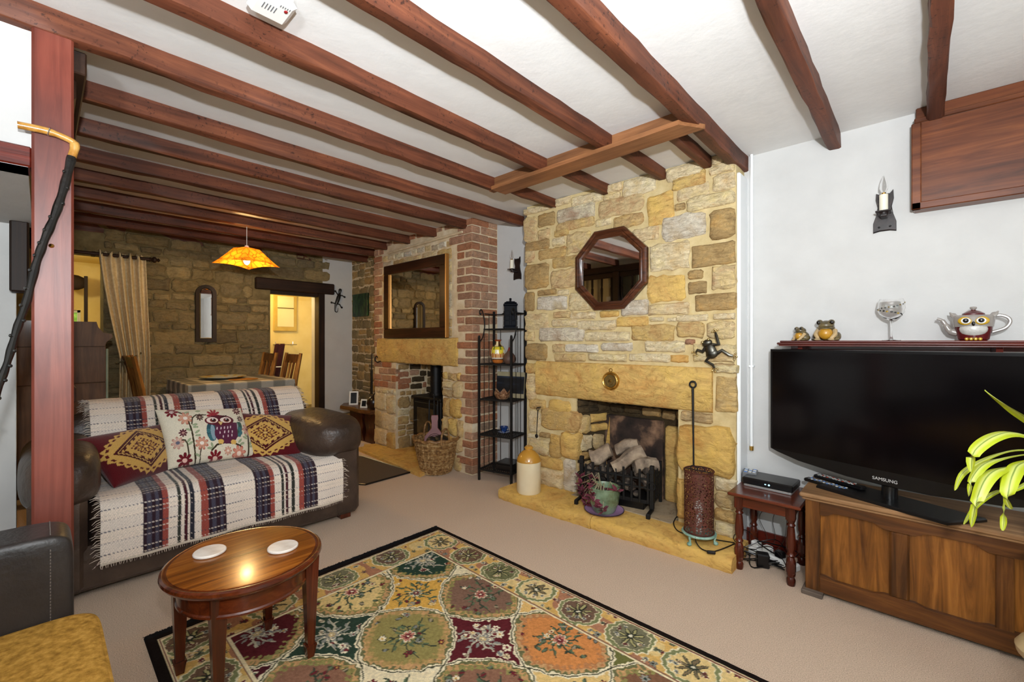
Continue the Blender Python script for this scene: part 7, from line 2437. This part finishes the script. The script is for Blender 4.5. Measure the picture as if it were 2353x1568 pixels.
# kitchen wall: pinned poster, towel on its rail
XK = -7.2
a, b = onX(629, 672, XK + .02), onX(682, 762, XK + .02)
t = thing('cream_poster', 'pale cream poster in gold frame on the yellow kitchen wall', 'poster', (XK, (a.y + b.y) / 2, b.z))
part(MB().bx(XK + .002, XK + .03, a.y, b.y, b.z, a.z, .006), 'frame', pm('gold_paint', ['b8963c', 'c8a850'], 8, .5), t, True)
part(MB().bx(XK + .028, XK + .033, a.y + .05, b.y - .05, b.z + .07, a.z - .05), 'print', pm('cream_print', ['e2cf98', 'e8d8a4'], 4, .8), t, True)
part(MB().bx(XK + .032, XK + .036, a.y + .05, b.y - .05, a.z - .24, a.z - .225), 'title_line', pm('olive_line', ['6a5a20'], rough=.8), t, True)
r0, r1 = onX(628, 792, XK + .08), onX(682, 792, XK + .08)
t = thing('towel_rail', 'chrome towel rail on the yellow kitchen wall', 'towel rail', (XK + .05, (r0.y + r1.y) / 2, r0.z - .02))
part(MB().cyl(r0, r1, .008, n=10), 'rail', M['chrome'], t, True)
for y in (r0.y + .03, r1.y - .06):
    part(MB().cyl((XK, y, r0.z), (XK + .085, y, r0.z), .012, n=10).cyl((XK + .08, y, r0.z), (XK + .08, y, r0.z + .04), .006, n=8), 'rail_post', M['chrome'], t, True)
M['towel'] = pm('burgundy_towel', ['2e0a12', '42101a'], 30, 1.0, bmp=.5, bscale=120)
y0t, y1t = onX(633, 800, XK + .09).y, onX(655, 800, XK + .09).y
zlow = onX(640, 885, XK + .09).z
P = []
for (x, z) in ((XK + .065, zlow + .12), (XK + .066, r0.z - .1), (XK + .068, r0.z), (XK + .08, r0.z + .012), (XK + .095, r0.z), (XK + .1, r0.z - .15), (XK + .102, zlow)):
    P.append([(x + .006 * math.sin(k * 1.1), y0t + (y1t - y0t) * k / 10 - (.10 * (r0.z - z) / (r0.z - zlow)), z) for k in range(11)])
t = thing('towel', 'burgundy towel with one white stripe hanging on the kitchen rail', 'towel', (XK + .09, (y0t + y1t) / 2, zlow))
tw_ = part(MB().grid(P), 'towel_cloth', M['towel'], t, True)
tw_.modifiers.new('thick', 'SOLIDIFY').thickness = .008
zs_ = onX(640, 843, XK + .09).z
part(MB().bx(XK + .104, XK + .112, y0t - .072, y1t - .062, zs_ - .008, zs_ + .006), 'white_stripe', M['white_plastic'], t, True)

# lobby: window, glazed door, picture, mirror
M['upvc'] = pm('window_frame_paint', ['d8d8c8'], rough=.5)
wn = MB()
for (y0q, y1q, z0q, z1q) in ((.02, .36, 1.22, 1.25), (.02, .36, 1.63, 1.66), (.02, .05, 1.22, 1.66), (.33, .36, 1.22, 1.66), (.02, .36, 1.40, 1.42)):
    wn.bx(-8.27, -8.22, y0q, y1q, z0q, z1q)
w3 = struct(wn, 'window_3', M['upvc'])
part(MB().bx(-8.25, -8.245, .04, .34, 1.24, 1.64), 'pane', M['glass'], w3)
M['green_glaze'] = pm('glazed_green', ['ffffff'], rough=.05, trans=1.0, ior=1.1)
dn = MB()
for (x0q, x1q, z0q, z1q) in ((-7.55, -7.49, 0, 2.0), (-6.78, -6.72, 0, 2.0), (-7.55, -6.72, 1.92, 2.0), (-7.55, -6.72, 0, .25), (-7.16, -7.11, 0, 2.0), (-7.55, -6.72, .95, 1.0)):
    dn.bx(x0q, x1q, .58, .63, z0q, z1q)
d2 = struct(dn, 'door_2', M['upvc'])
for (xa_, xb_) in ((-7.49, -7.16), (-7.11, -6.78)):
    for (za_, zc_) in ((.25, .95), (1.0, 1.92)):
        part(MB().bx(xa_, xb_, .60, .605, za_, zc_), 'pane', M['glass'], d2)
part(MB().cyl((-7.14, .575, 1.02), (-7.14, .575, 1.12), .008, n=8), 'door_handle', M['iron'], d2)
M['hedge'] = pm('hedge_leaves', [(0.3, '3c5a14'), (0.5, '7a9a2c'), (0.7, 'b8c860')], 9, .9, bmp=.8)
hd = MB()
rh = random.Random(2)
for i in range(70):
    hd.ell((rh.uniform(-10.2, -9.4), rh.uniform(-1.0, 2.2), rh.uniform(.2, 2.3)), rh.uniform(.2, .4), 8, 6)
tag(solo(hd, 'garden_hedge', M['hedge'], 'bright green garden foliage outside the lobby window', 'hedge'), kind='stuff')
a, b = onX(197, 640, -7.9), onX(197, 735, -7.9)
t = thing('lobby_mirror', 'dark framed arched mirror hanging in the yellow lobby', 'mirror', (-8.19, a.y, b.z - .1))
yy = a.y
part(MB().bx(-7.95, -7.90, yy - .015, yy + .02, b.z - .25, a.z + .03, .004).ell((-7.92, yy - .12, a.z - .06), (.03, .14, .1), 14, 8), 'frame', M['darkz'], t, True)
